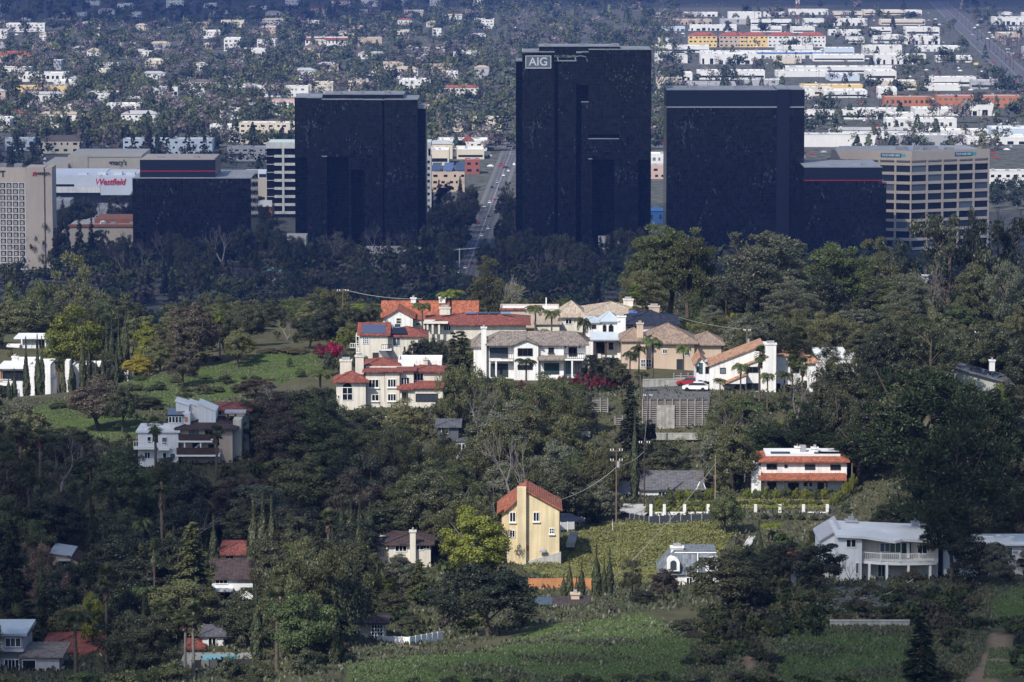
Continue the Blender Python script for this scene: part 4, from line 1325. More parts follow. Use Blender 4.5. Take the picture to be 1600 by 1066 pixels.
            w.v += [(X0, y0, zb), (X1, y0, zb), (X1, y1, zb), (X0, y1, zb), (X0, y0, z), (X1, y0, z), (X1, y1, zr), (X0, y1, zr)]
            w.f += [(0, 3, 2, 1), (4, 5, 6, 7), (0, 1, 5, 4), (1, 2, 6, 5), (2, 3, 7, 6), (3, 0, 4, 7)]
            k = (zr - z) / d; th = .2
            r = MB(); e0, e1 = y0 - oh, y1 + .1
            za, zc = z - oh * k + .02, zr + .1 * k + .02
            a0, a1 = X0 - oh, X1 + oh
            r.v += [(a0, e0, za), (a1, e0, za), (a1, e1, zc), (a0, e1, zc), (a0, e0, za + th), (a1, e0, za + th), (a1, e1, zc + th), (a0, e1, zc + th)]
            r.f += [(0, 3, 2, 1), (4, 5, 6, 7), (0, 1, 5, 4), (1, 2, 6, 5), (2, 3, 7, 6), (3, 0, 4, 7)]
            out = self.part('roof', r, rmat)
        elif roof == 'flat':
            w.box(X0, X1, y0, y1, zb, z)
            r = MB().box(X0 - oh, X1 + oh, y0 - oh, y1 + oh, z + .003, z + .28)
            out = self.part('roof', r, rmat)
        elif roof == 'parapet':
            w.box(X0, X1, y0, y1, zb, z)
            r = MB().box(X0 + .2, X1 - .2, y0 + .2, y1 - .2, z + .003, z + .05)
            out = self.part('roof', r, rmat)
            pm = MB(); t = .2
            pm.box(X0 - .02, X1 + .02, y0 - .02, y0 + t, z + .004, z + .4); pm.box(X0 - .02, X1 + .02, y1 - t, y1 + .02, z + .004, z + .4)
            pm.box(X0 - .02, X0 + t - .02, y0 + t + .002, y1 - t - .002, z + .004, z + .4); pm.box(X1 - t + .02, X1 + .02, y0 + t + .002, y1 - t - .002, z + .004, z + .4)
            pm.build('parapet', mat, out)
        elif roof == 'none':
            w.box(X0, X1, y0, y1, zb, z)
        self.part(name, w, mat)
        return out
    def win(self, x0, y0, x1, y1, off=0.0, cols=2, rows=1, frame=None, pane=None, name='window', sill=False, arch=False, th=0.10):
        frame = frame or TRIM; pane = pane or PANE
        X0, X1, z0, z1 = self.X(x0, off), self.X(x1, off), self.Z(y1, off), self.Z(y0, off)
        f = MB(); t = 0.09
        ya, yb = off - th, off - .003
        f.box(X0 - t, X0, ya, yb, z0 - t, z1 + t); f.box(X1, X1 + t, ya, yb, z0 - t, z1 + t)
        f.box(X0 + .001, X1 - .001, ya, yb, z0 - t, z0); f.box(X0 + .001, X1 - .001, ya, yb, z1, z1 + t)
        for i in range(1, cols):
            x = X0 + (X1 - X0) * i / cols
            f.box(x - .04, x + .04, ya + .01, yb, z0 + .002, z1 - .002)
        for i in range(1, rows):
            z = z0 + (z1 - z0) * i / rows
            f.box(X0 + .003, X1 - .003, ya + .02, yb, z - .035, z + .035)
        if sill:
            f.box(X0 - .2, X1 + .2, off - .25, off - .004, z0 - t - .15, z0 - t - .01)
        o = self.part(name, f, frame)
        g = MB()
        if arch:
            pts = [(X0 + .01, z0), (X1 - .01, z0), (X1 - .01, z1)]
            xm, rx = (X0 + X1) / 2, (X1 - X0) / 2 - .01
            pts += [(xm + rx * math.cos(a), z1 + rx * math.sin(a)) for a in [math.pi * k / 8 for k in range(1, 8)]] + [(X0 + .01, z1)]
            g.wallpoly(pts, off - .035, off - .006)
        else:
            g.box(X0 + .002, X1 - .002, off - .035, off - .006, z0 + .002, z1 - .002)
        g.build('pane', pane, o)
        return o
    def chimney(self, x0, x1, top, bot, off=2.0, d=1.2, mat=None, cap=True):
        mat = mat or self.wallmat
        X0, X1, z1, z0 = self.X(x0, off), self.X(x1, off), self.Z(top, off), self.Z(bot, off)
        o = self.part('chimney', MB().box(X0, X1, off, off + d, z0, z1), mat)
        if cap:
            MB().box(X0 - .12, X1 + .12, off - .12, off + d + .12, z1 + .002, z1 + .22).build('chimney_cap', mat, o)
            MB().box(X0 + .3, X1 - .3, off + .3, off + d - .3, z1 + .222, z1 + .6).build('flue', MECH, o)
        return o
    def slab(self, x0, x1, top, bot, off, d, mat, name='balcony'):
        return self.part(name, MB().box(self.X(x0, off), self.X(x1, off), off, off + d, self.Z(bot, off), self.Z(top, off)), mat)
    def rail(self, x0, x1, foot, off, h=1.0, mat=None, step=0.35, parent=None, name='railing', solid=False):
        mat = mat or TRIM
        X0, X1, z = self.X(x0, off), self.X(x1, off), self.Z(foot, off)
        m = MB()
        m.box(X0, X1, off - .05, off + .05, z + h - .08, z + h)
        if solid:
            m.box(X0, X1, off - .03, off + .03, z + .05, z + h - .085)
        else:
            m.box(X0, X1, off - .04, off + .04, z + .08, z + .14)
            k = max(2, int((X1 - X0) / step))
            for i in range(k + 1):
                x = X0 + (X1 - X0) * i / k
                m.box(x - .035, x + .035, off - .035, off + .035, z, z + h - .081)
        return self.part(name, m, mat, parent)
    def post(self, x, top, bot, off, w=.25, mat=None, name='post'):
        X = self.X(x, off)
        return self.part(name, MB().box(X - w / 2, X + w / 2, off - w / 2, off + w / 2, self.Z(bot, off), self.Z(top, off)), mat or TRIM)
    def panel(self, pts, mat, name='solar_panel', th=.06):
        """Flat panel lying on a roof; pts = (column, row, depth) corners."""
        P = [Vector((self.X(a, o), o, self.Z(b, o))) for a, b, o in pts]
        n = (P[1] - P[0]).cross(P[3] - P[0]).normalized()
        if n.z < 0: n = -n
        m = MB(); q = [p + n * .12 for p in P]; q2 = [p + n * (.12 + th) for p in P]
        m.poly(q2); m.poly(q[::-1])
        for i in range(4):
            j = (i + 1) % 4
            m.quad(q[i], q[j], q2[j], q2[i])
        return self.part(name, m, mat)

# --- white gabled house with bright orange roof, at the back of the ridge
h = House('gabled_house', 'white gabled house with a bright orange tile roof on the ridge', 'orange', WHITE, ORANGE_TILE)
h.wing(598, 745, 496, off=9, d=8, roof='gable_x', ridge=472, oh=.4)
h.wing(601, 645, 496.5, off=0, d=9, roof='gable_y', ridge=(622, 484), oh=.5)
h.win(619.5, 497.5, 626.5, 505.5, 0, 1, 2, pane=PANE_GREEN)
h.wing(645.1, 664, 500, off=3, d=6, roof='lean', ridge=494, mat=CREAM, oh=.3)
h.win(650, 505, 656, 508, 3, 1)
h.chimney(642, 650, 467.5, 474, 12); h.chimney(686, 696, 466.5, 474, 12)
# --- long house with red hip roof
h = House('long_house', 'long low house with a dark red hip roof and rooftop solar panels', 'longred', CREAM, RED_TILE)
h.wing(670, 822, 506.5, off=0, d=13, roof='hip', ridge=489, oh=.9)
h.wing(662, 700, 505, off=-2, d=6, roof='none', base=506, mat=CREAM)
for x in (668, 676, 686): h.post(x, 506, 522, -1.6, .35, CREAM)
h.win(694, 508.5, 704, 516.5, 0, 3); h.win(748, 508, 754, 510.5, 0, 2); h.win(779, 507.5, 787, 510, 0, 2)
h.chimney(687, 703, 482.5, 492, 5, 1.4)
for k in range(4): h.panel([(728 + k * 18, 491.5, 5.2), (744 + k * 18, 491.5, 5.2), (744 + k * 18, 488.8, 6.6), (728 + k * 18, 488.8, 6.6)], SOLARBLUE if k % 2 else SOLAR)
# --- cream house with solar panels on a red roof, stairs down to the garden
h = House('hillside_house', 'cream house with dark solar panels on its red roof above a stair', 'solarred', CREAM, RED_TILE)
h.wing(562, 606, 523, off=0, d=9, roof='gable_x', ridge=506, oh=.5)
h.wing(556, 561.9, 524, off=1.5, d=6, roof='none', mat=WHITE)
h.wing(606.2, 664, 525, off=1.5, d=8, roof='hip', ridge=510, oh=.5)
h.panel([(566, 522, .1), (604, 522, .1), (601, 508.5, 3.4), (566, 508.5, 3.4)], SOLAR); h.panel([(610, 523, 1.4), (637, 523, 1.4), (633, 513, 4.2), (614, 513, 4.2)], SOLAR)
h.panel([(617, 512, 4.4), (626, 512, 4.4), (625, 507.5, 5.2), (617, 507.5, 5.2)], SOLARBLUE, 'skylight')
h.win(567, 527.5, 575.5, 537, 0, 3, 3); h.win(614, 528, 625, 540, 1.5, 2); h.win(582, 551, 592, 566, 0, 1, pane=DARKTRIM, frame=CREAM, name='garage_opening'); h.win(557, 526, 560.5, 540, 1.5, 1, 2)
h.slab(596, 612, 546, 548, -1.2, 2.6, TRIM); h.rail(596, 612, 546, -1.1, .95, IRON); h.rail(547, 561, 544, .8, .9, TRIM)
m = MB()
for k in range(9): m.box(h.X(592) + k * .16, h.X(603) + k * .16, -1.3 - .28 * k, -1.03 - .28 * k, h.Z(547) - .2 * (k + 1), h.Z(547) - .2 * k)
h.part('stair', m, DARKGREY)
# --- big cream mansion with red roofs and many windows
h = House('mansion', 'large cream mansion with round red tile roof, chimneys and many windows', 'mansion', CREAM, RED_TILE)
h.wing(525, 571, 596, off=-1, d=7, roof='hip', ridge=580, oh=.7, inset=3.2)
h.wing(571.2, 601, 582, off=0.4, d=4, roof='lean', ridge=576.5, oh=.6)
h.wing(601.2, 624, 581.5, off=0, d=4.4, roof='lean', ridge=576.5, oh=.6)
h.wing(624.2, 646, 580, off=.7, d=3.7, roof='lean', ridge=575, oh=.6)
h.wing(571.4, 646, 576, off=4.5, d=9, roof='parapet', rmat=WHITE_ROOF, mat=CREAM)
h.wing(646.2, 690, 580, off=2.0, d=9, roof='hip', ridge=571.5, oh=.6)
h.wing(624.3, 640, 608.5, off=-1.3, d=2.0, roof='lean', ridge=602, oh=.5, base=612, name='porch_beam')
h.wing(640.2, 692, 606.5, off=-1.2, d=3.1, roof='lean', ridge=597, oh=.5)
h.wing(573, 620, 571.5, off=5.5, d=8, roof='pyramid', ridge=559, oh=.6, base=578, mat=WHITE)
h.wing(622.1, 690, 566, off=9, d=7, roof='parapet', base=584, rmat=WHITE_ROOF, mat=WHITE)
rib = MB(); c_ = (h.X(596.5, 9.5), 9.5, h.Z(559, 9.5) + .05)
for k in range(20):
    a = 2 * math.pi * k / 20
    rib.tube([c_, (c_[0] + math.cos(a) * 2.9, c_[1] + math.sin(a) * 2.9, c_[2] - 1.0)], .06, 4)
h.part('roof_rib', rib, RED_TILE)
for (a, b_, c, d_, o_, n_) in ((576, 593.5, 591, 605, .4, 3), (606, 593, 618, 604.5, 0, 3), (627, 590, 639, 601.5, .7, 3), (647, 583.5, 661, 594, 2.0, 3), (606, 616, 618, 626, 0, 3), (581, 617, 591, 626, .4, 2)):
    h.win(a, b_, c, d_, o_, n_, 1, sill=True)
h.win(535, 606, 550, 625, -1, 2, 2, arch=True); h.win(527.5, 618, 529.5, 622, -1, 1)
h.win(650, 616, 683, 627, -1.2, 5, 1, pane=PANE, frame=DARKTRIM); h.win(628, 613, 634, 626, .7, 2)
for x in (626, 639): h.post(x, 610, 634, -1.1, .3, CREAM)
h.chimney(531, 549, 565, 585, 4, 2.0); h.chimney(555, 568, 558, 585, 3, 1.4); h.chimney(661, 668, 563, 572, 8, 1.0)
MB().dome(h.X(668, 9), 10, h.Z(571, 10), .7, .7, .8).build('satellite_dish', TRIM, h.root)
h.win(575, 575, 586, 580, 5.9, 1, pane=SOLARBLUE); MB().tube([(h.X(601.1), .35, h.Z(628)), (h.X(601.1), .35, h.Z(582))], .07, 5).build('downpipe', DARKTRIM, h.root)
# --- white two-storey house with grey-brown roof
h = House('two_storey_house', 'long white two-storey house with grey-brown tile roof and balconies', 'white2', WHITE, GREY_TILE)
h.wing(764, 804, 538, off=1.4, d=9, roof='none'); h.wing(804.2, 881, 538, off=.6, d=10, roof='none'); h.wing(881.2, 915, 538, off=1.6, d=9, roof='none')
h.wing(764, 915, 538.5, off=.6, d=10.4, roof='hip', ridge=518, oh=.6, inset=2.4, base=539, name='eave_beam')
h.wing(803, 841, 538.8, off=-.1, d=3.6, roof='gable_y', ridge=(822, 531.5), oh=.5)
h.chimney(752, 760, 513.5, 596, 1.2, 1.2, WHITE)
h.wing(740, 763.9, 541, off=2.4, d=8, roof='hip', ridge=520, oh=.5, rmat=GREY_TILE)
h.win(765.5, 544, 793, 560, 1.4, 2, 1, frame=DARKTRIM); h.win(767, 569, 793, 588, 1.4, 3, 1, frame=DARKTRIM); h.win(809.5, 545, 831.5, 555.5, -.1, 3, frame=DARKTRIM)
h.win(857.5, 544, 864.5, 550.5, .6, 2, 2, frame=DARKTRIM, sill=True); h.win(889, 543.5, 901, 558, 1.6, 2, frame=DARKTRIM); h.win(851, 568, 873, 584, .6, 4, frame=DARKTRIM, pane=PANE_TEAL)
h.win(885, 566, 893, 583, 1.6, 2, frame=DARKTRIM, pane=PANE_TEAL); h.win(896, 566, 908, 583, 1.6, 3, frame=DARKTRIM, pane=PANE_TEAL); h.win(809.5, 571, 831.5, 577, -.1, 3, frame=DARKTRIM)
h.slab(764, 802, 561.5, 564.5, -.2, 1.6, WHITE); h.rail(783, 802, 561.5, -.1, 1.0, IRON); h.slab(883, 921, 561, 563.5, -1.6, 3.2, TRIM); h.rail(883, 912, 561, -1.5, 1.0, IRON)
h.wing(842.5, 882, 562.5, off=-.9, d=1.4, roof='lean', ridge=557.5, oh=.35, base=564, name='porch_beam')
for x in (894, 920): h.post(x, 563.5, 590, -1.4, .28)
h.post(775, 564.5, 592, 0, .3, WHITE)
for x in (884, 906): h.part('wall_lamp', MB().box(h.X(x) - .1, h.X(x) + .1, 1.35, 1.59, h.Z(545.5), h.Z(542.5)), DARKTRIM)
# --- beige tile house behind
h = House('beige_house', 'pale beige hip-roofed house behind the palms on the ridge', 'beige', CREAM, BEIGE_TILE)
h.wing(874, 912, 494.5, off=0, d=10, roof='pyramid', ridge=470, oh=.7); h.wing(912.2, 1000, 492, off=1, d=14, roof='hip', ridge=472, oh=.7)
h.wing(782, 874, 486, off=6, d=9, roof='parapet', rmat=WHITE_ROOF, mat=TAN); h.wing(838, 874, 507, off=-3, d=6, roof='lean', ridge=501, oh=.5)
h.slab(780, 820, 482, 485, 5.7, .5, RED_TILE, 'tile_coping'); h.chimney(974, 989, 469.5, 480, 10, 1.6)
h.win(884, 499, 893, 506, 0, 2); h.part('vent_pipe', MB().tube([(h.X(854), 8, h.Z(490)), (h.X(854), 8, h.Z(472))], .12, 6), TRIM)
# --- white house with blue-grey metal roofs and turret
h = House('turret_house', 'white house with blue-grey metal roofs, turret and arched windows', 'metal', WHITE, BLUE_METAL)
h.wing(940, 964, 501.5, off=0, d=5, roof='pyramid', ridge=486, oh=.5); h.wing(916, 939.9, 503, off=1.5, d=7, roof='hip', ridge=494.5, oh=.4)
h.chimney(964.5, 977.5, 496, 562, -.4, 1.4, WHITE); h.wing(926, 963, 530, off=-2.2, d=2.1, roof='lean', ridge=520.5, oh=.5, base=534, name='porch_beam')
h.win(942.5, 509, 946.5, 518, 0, 1, 2, frame=DARKTRIM, arch=True); h.win(951.5, 510, 957.5, 518, 0, 1, 2, frame=DARKTRIM, arch=True); h.win(925.5, 508, 930.5, 513, 1.5, 1, frame=DARKTRIM)
h.win(952, 536, 957.5, 546, 0, 1, 2, frame=DARKTRIM); h.win(932, 535, 944, 552, 0, 3, frame=DARKWOOD); h.post(928, 531, 558, -2, .3, DARKWOOD); h.post(947, 531, 558, -2, .3, DARKWOOD)
h.wing(977.7, 1058, 507, off=3.5, d=14, roof='hip', ridge=484.5, oh=.7, rmat=NAVY_TILE); h.wing(916, 927, 531, off=.2, d=3, roof='lean', ridge=526, rmat=RED_TILE, oh=.3)
h.part('roof_tarp', MB().box(h.X(983, 6), h.X(996, 6), 8.0, 9.6, h.Z(489, 8.5), h.Z(488, 8.5)), surf('blue_tarp', (0.04, 0.10, 0.50), .6))
h.chimney(1014, 1030, 480.5, 490, 11, 1.5, PEACH); h.win(980, 510, 1002, 513, 3.5, 4)
# --- tan house
h = House('tan_house', 'peach-walled house under a broad tan hip roof beside tall palms', 'tan', PEACH, TAN_TILE)
h.wing(1005, 1085, 536, off=2, d=12, roof='hip', ridge=505, oh=.7); h.wing(1085.2, 1127, 538, off=3.2, d=9.6, roof='hip', ridge=518, oh=.7, inset=4.5); h.wing(972, 1010, 532, off=0.5, d=9, roof='hip', ridge=512, oh=.5)
h.chimney(995, 1005, 507, 534, 1.2, 1.2, PEACH)
h.win(1002, 562, 1008, 573, .5, 2, 2); h.win(1010.5, 562, 1017, 573, 2, 2, 2); h.win(1058, 562, 1066, 578, 2, 1, frame=DARKWOOD, name='door'); h.win(1036, 546, 1042, 552, 2, 2); h.win(1070, 548, 1077, 555, 2, 2)
# --- white saltbox house with the long salmon roof
h = House('saltbox_house', 'white house with a long sloping salmon tile roof beside the parked cars', 'saltbox', WHITE, SALMON_TILE)
h.wing(1088, 1109, 572, off=1.0, d=9, roof='gable_y', ridge=(1094, 558, 567, 573), oh=.4, mat=COLD_WHITE)
h.wing(1109.2, 1190, 575, off=.0, d=9, roof='shed', ridge=(572, 541), oh=.35)
h.wing(1190.2, 1212, 542, off=2, d=8, roof='none'); h.wing(1165, 1198, 566, off=-1.2, d=4, roof='shed', ridge=(571, 559), oh=.3)
h.chimney(1196, 1213, 539, 618, -1.4, 1.6, WHITE); h.wing(1213.2, 1262, 556, off=2, d=8, roof='gable_x', ridge=548, oh=.4); h.wing(1262.2, 1275, 566, off=.4, d=6, roof='hip', ridge=555, oh=.5)
h.win(1126, 575.5, 1133.5, 583, 0, 1, frame=DARKTRIM); h.win(1168, 574, 1184.5, 581.5, -1.2, 2, frame=DARKTRIM); h.win(1168, 599.5, 1185, 609.5, -1.2, 2, frame=DARKTRIM)
h.win(1093, 568, 1097, 583, 1.0, 1, 2, frame=DARKTRIM, pane=PANE_TEAL); h.win(1089, 573, 1091.5, 581, 1, 1, frame=DARKTRIM); h.win(1103, 574, 1107, 583, 1, 1, frame=DARKTRIM)
h.win(1092, 595, 1097, 606, 1, 1, frame=DARKTRIM); h.win(1099, 596, 1103.5, 607, 1, 1, frame=DARKTRIM); h.win(1105, 597, 1108.5, 609, 1, 1, frame=DARKTRIM)
h.win(1151, 600, 1163, 612, 0, 2, frame=DARKTRIM, name='garage_opening'); h.win(1213, 600, 1219, 607, 2, 1, frame=DARKTRIM); h.win(1236, 573, 1248, 582, 2, 1, frame=DARKTRIM)
h.part('satellite_dish', MB().dome(h.X(1104, 1), .6, h.Z(565, 1), .4, .4, .45), MECH)
h.wing(1130, 1166, 597, off=-2.6, d=2.5, roof='shed', ridge=(602, 587), oh=.2, base=600, name='porch_beam')
# --- flat modern white house to the right of it
h = House('flat_roofed_house', 'low white flat-roofed house among trees right of the saltbox house', 'flatwhite', WHITE, WHITE_ROOF)
h.wing(1280, 1344, 561, off=0, d=7, roof='flat', oh=.5); h.wing(1276, 1318, 552, off=7.5, d=7, roof='flat', oh=.5); h.win(1290, 564, 1302, 574, 0, 3); h.win(1308, 564, 1316, 574, 0, 2); h.win(1322, 563, 1338, 584, 0, 4, frame=DARKTRIM)
h = House('solar_roofed_house', 'grey-green house under a large solar-panelled roof at the right edge', 'solarright', surf('grey_green_siding', (0.36, 0.38, 0.36), .85, .08, .3, streak=.15), GREY_SHINGLE)
h.wing(1494, 1580, 588, off=2, d=11, roof='shed', ridge=(577, 600), oh=.6); h.chimney(1547, 1555, 565, 580, 6, 1.0, COLD_WHITE)
for k in range(4): h.panel([(1500 + k * 15, 577.5 + k * 4.0, 3), (1513 + k * 15, 581 + k * 4.0, 3), (1524 + k * 14, 574.5 + k * 3.9, 8.5), (1511 + k * 14, 571 + k * 3.9, 8.5)], SOLARBLUE)
# --- white modern compound on the left
h = House('modern_white_house', 'angular white modern house behind a row of cypresses at the left', 'modern', WHITE, WHITE_ROOF)
h.wing(44, 78, 573, off=0, d=9, roof='parapet'); h.wing(2, 43.9, 576, off=1.5, d=9, roof='flat', oh=.8, mat=COLD_WHITE); h.wing(20, 60, 567, off=5, d=6, roof='parapet')
h.chimney(18, 27, 559, 576, 6, 1.3); h.wing(78.2, 86, 596, off=1.4, d=6, roof='parapet'); h.wing(100, 112, 600, off=-1, d=4, roof='parapet'); h.wing(101, 108, 564, off=5, d=3, roof='none'); h.wing(112, 200, 574, off=8, d=7, roof='parapet', mat=WHITE)
h.win(4, 580, 36, 594, 1.5, 5, frame=DARKTRIM); h.win(4, 598, 14, 622, 1.5, 2, frame=DARKTRIM); h.slab(-5, 16, 600, 603, -.6, 2, TRIM); h.rail(-5, 16, 600, -.5, .9, TRIM)
h.wing(130, 146, 577, off=2, d=5, roof='gable_y', ridge=(137, 571), mat=DARKTRIM, rmat=DARKTRIM, oh=.1); h.win(168, 580, 178, 590, 8, 2); h.win(182, 580, 192, 590, 8, 2)
h.wing(-8, 1, 578, off=1.2, d=6, roof='parapet', mat=ORANGEWOOD)
h = House('pavilion_house', 'small white flat-roofed pavilion above the cypresses at the left', 'modernup', WHITE, WHITE_ROOF)
h.wing(32, 72, 529, off=1, d=6, roof='flat', oh=1.2); h.win(36, 532, 48, 544, 1, 1, frame=WHITE, pane=COLD_WHITE); h.win(56, 531, 70, 546, 1, 3)
for x in (34, 71): h.post(x, 529, 548, -.1, .25, WHITE)
h.wing(10, 30, 543, off=-3, d=3, roof='parapet')
# --- white and brown decked house on the left slope
h = House('decked_house', 'white modern house joined to brown-decked wings on the left slope', 'decks', COLD_WHITE, WHITE_ROOF)
h.wing(214, 277, 676, off=0, d=8, roof='flat', oh=.3); h.wing(216, 234, 667, off=1, d=4, roof='none', base=676)
h.wing(262, 284, 650, off=2, d=4, roof='lean', ridge=640, rmat=SOLAR, oh=.2); h.wing(274, 294, 634, off=4, d=4, roof='shed', ridge=(628, 634), oh=.15); h.wing(294.2, 310, 634, off=4.6, d=4, roof='shed', ridge=(631, 636), oh=.15); h.wing(309.2, 336, 641, off=3.2, d=5, roof='shed', ridge=(632, 643), oh=.1)
h.wing(284.2, 296, 646, off=2.2, d=3, roof='none'); h.part('orange_panel', MB().box(h.X(285.5), h.X(290), 2.1, 2.19, h.Z(659, 2), h.Z(652, 2)), ORANGEWOOD)
for k in range(4): h.win(263 + k * 5.2, 651.5, 266.5 + k * 5.2, 660, 2, 1, 1)
h.win(229, 683, 234, 692, 0, 1, frame=COLD_WHITE); h.win(252, 684, 259, 694, 0, 1, frame=COLD_WHITE); h.win(224.5, 707, 232, 716, 0, 2); h.win(253, 708, 258, 716, 0, 1); h.win(264.5, 709, 272, 716, 0, 1, pane=SOLARBLUE)
h.slab(207, 242, 699.5, 702.5, -1.4, 1.4, TRIM); h.rail(207, 242, 699.5, -1.35, 1.0, TRIM); h.slab(246, 263, 701, 704, -1.2, 1.2, TRIM); h.rail(246, 263, 701, -1.15, 1.0, TRIM)
h.wing(281, 362, 669, off=1.2, d=10, roof='hip', ridge=650, oh=.9, rmat=BROWN_SHINGLE, mat=TAN)
h.slab(276, 330, 689, 691.5, -1.2, 2.4, TRIM); h.rail(278, 328, 689, -1.1, 1.0, DARKWOOD, solid=True); h.slab(272, 342, 711, 713.5, -1.4, 2.6, TRIM); h.rail(274, 340, 711, -1.3, 1.1, DARKWOOD, solid=True)
h.win(295, 671, 308, 683, 1.2, 2, frame=DARKTRIM); h.win(320, 671, 330, 685, 1.2, 2, frame=DARKTRIM); h.win(325, 695, 332, 708, 1.2, 2, frame=DARKTRIM); h.win(300, 693, 312, 708, 1.2, 2, frame=DARKTRIM)
h.post(287, 691, 712, -1, .2); h.post(312, 691, 712, -1, .2)
h.wing(336, 388, 640.5, off=9, d=8, roof='hip', ridge=629, oh=.6, rmat=RED_TILE, mat=CREAM); h.win(338, 643, 345, 648, 9, 1); h.wing(352, 381, 646, off=6.5, d=2.5, roof='flat', rmat=LAVENDER, base=650, mat=TAN, oh=.2)
h.post(355, 647, 668, 6.6, .3, DARKWOOD); h.post(367, 647, 668, 6.6, .3, DARKWOOD); h.wing(363, 376, 656, off=3, d=6, roof='none', mat=CREAM)
m = MB()
for k in range(7): m.box(h.X(297) + k * .22, h.X(297) + k * .22 + .3, -.6, .6, h.Z(705) + k * .2, h.Z(705) + k * .2 + .06)
h.part('stair', m, TRIM)
# --- dark grey house under the tall conifer
h = House('dark_grey_house', 'small dark grey house half hidden under the tall conifer', 'darkgrey', DARKGREY, GREY_SHINGLE)
h.wing(684, 716, 666, off=0, d=8, roof='hip', ridge=658, oh=.5); h.wing(709, 727, 690, off=-1.5, d=4, roof='lean', ridge=683, oh=.3, mat=COLD_WHITE); h.win(690, 669, 700, 677, 0, 2); h.win(714, 694, 720, 706, -1.5, 1); h.win(722, 694, 726, 706, -1.5, 1)
# --- white villa with red roof bands
h = House('white_villa', 'long white villa with two red tile roof bands above a lawn', 'villa', WHITE, ORANGE_TILE)
h.wing(1191, 1325, 720, off=1.5, d=9, roof='none', name='wall')
m = MB(); X0, X1, z, zt = h.X(1186, .8), h.X(1330, .8), h.Z(721, .8), h.Z(713.5, 2.6)
m.v += [(X0, .8, z), (X1, .8, z), (X1 - 1.1, 2.6, zt), (X0 + 1.1, 2.6, zt), (X0, .8, z - .2), (X1, .8, z - .2), (X1, 11, z - .2), (X0, 11, z - .2), (X1, 11, z), (X0, 11, z), (X1 - 1.1, 9.4, zt), (X0 + 1.1, 9.4, zt)]
m.f += [(0, 1, 2, 3), (4, 5, 1, 0), (5, 6, 8, 1), (7, 4, 0, 9), (1, 8, 10, 2), (9, 0, 3, 11), (8, 9, 11, 10), (3, 2, 10, 11), (7, 6, 5, 4), (6, 7, 9, 8)]
ro = h.part('roof', m, ORANGE_TILE)
MB().box(X0 + 1.3, X1 - 1.3, 3.0, 9.2, zt + .004, zt + .35).build('roof_deck', WHITE_ROOF, ro)
for k, (a, b_) in enumerate(((1206, 1236), (1274, 1316))): MB().box(h.X(a, 3), h.X(b_, 3), 3.1, 4.6, zt + .36, zt + .5).build('solar_panel', SOLAR, ro)
h.wing(1192, 1321, 750, off=-1.0, d=2.45, roof='lean', ridge=741.5, oh=.4, rmat=ORANGE_TILE, base=752, name='porch_beam')
for x in (1193, 1229, 1265, 1291, 1320): h.post(x, 752, 772, -.9, .3, DARKTRIM)
for (a, b_, c, d_, n_) in ((1200, 726, 1214.5, 732.5, 2), (1228, 727, 1231, 730, 1), (1260, 726.5, 1274.5, 733, 2), (1300, 727, 1314.5, 733.5, 3)): h.win(a, b_, c, d_, 1.5, n_, frame=DARKTRIM)
for (a, b_, c, d_, n_) in ((1201, 754, 1214, 764, 2), (1234, 755, 1249, 766, 3), (1259, 755, 1270, 759, 2), (1280, 755, 1294, 766, 3)): h.win(a, b_, c, d_, 1.5, n_, frame=DARKTRIM)
h.chimney(1244, 1251, 700.5, 715, 5, 1.0); h.chimney(1270, 1280, 702, 715, 5, 1.2); h.part('rooftop_unit', MB().box(h.X(1251, 5), h.X(1261, 5), 5, 6.4, zt + .36, zt + 1.3), MECH)
h.wing(1167, 1190, 732, off=2.5, d=6, roof='parapet', rmat=WHITE_ROOF); h.wing(1176, 1190.5, 740, off=.5, d=2, roof='parapet', rmat=WHITE_ROOF); h.part('side_gate', MB().box(h.X(1167), h.X(1175), 2.2, 2.4, h.Z(768), h.Z(742)), DARKWOOD)
# --- grey slate house behind the pole
h = House('slate_roofed_house', 'grey house with a wide slate roof behind the utility poles', 'slate', COLD_WHITE, GREY_SHINGLE)
h.wing(962, 1000, 768, off=2, d=9, roof='gable_y', ridge=(975, 744, 770, 768), oh=.3, rmat=GREY_SHINGLE, mat=LAVENDER); h.wing(1000.2, 1098, 764, off=0, d=11, roof='gable_x', ridge=738, oh=.5)
h.win(1030, 769, 1040, 778, 0, 2); h.win(1058, 769, 1068, 778, 0, 2)
for x in (1025, 1055, 1074): h.part('roof_vent', MB().box(h.X(x, 3), h.X(x, 3) + .4, 3, 3.4, h.Z(756, 3), h.Z(750, 3)), TRIM)
# --- yellow house on the slope
h = House('yellow_house', 'tall yellow stucco house with orange tile roof and broad chimney', 'yellow', YELLOW, ORANGE_TILE)
h.wing(792, 874.5, 797, off=0, d=9, roof='gable_y', ridge=(823, 768, 797, 796), oh=.4)
h.wing(784, 809, 795, off=2.5, d=9, roof='shed', ridge=(797, 778), oh=.7)
h.chimney(808, 822, 762, 890, -.7, 1.1, YELLOW, cap=False)
h.win(797, 801, 805, 815, 0, 2, sill=True); h.win(834, 801, 842, 814, 0, 2, sill=True); h.win(859.5, 826, 865.5, 833.5, 0, 2, 2, sill=True); h.win(797, 829, 804, 839, 0, 2); h.part('vent_grille', MB().box(h.X(821.5), h.X(826.5), -.1, -.003, h.Z(860), h.Z(852.5)), ORANGEWOOD)
MB().dome(h.X(849), -.5, h.Z(862), .55, .3, .55).build('satellite_dish', MECH, h.root)
h.part('plinth', MB().wallpoly([(h.X(800), -3.9), (h.X(877), -3.9), (h.X(877), h.Z(862)), (h.X(800), h.Z(884))], -.22, -.004), CONC)
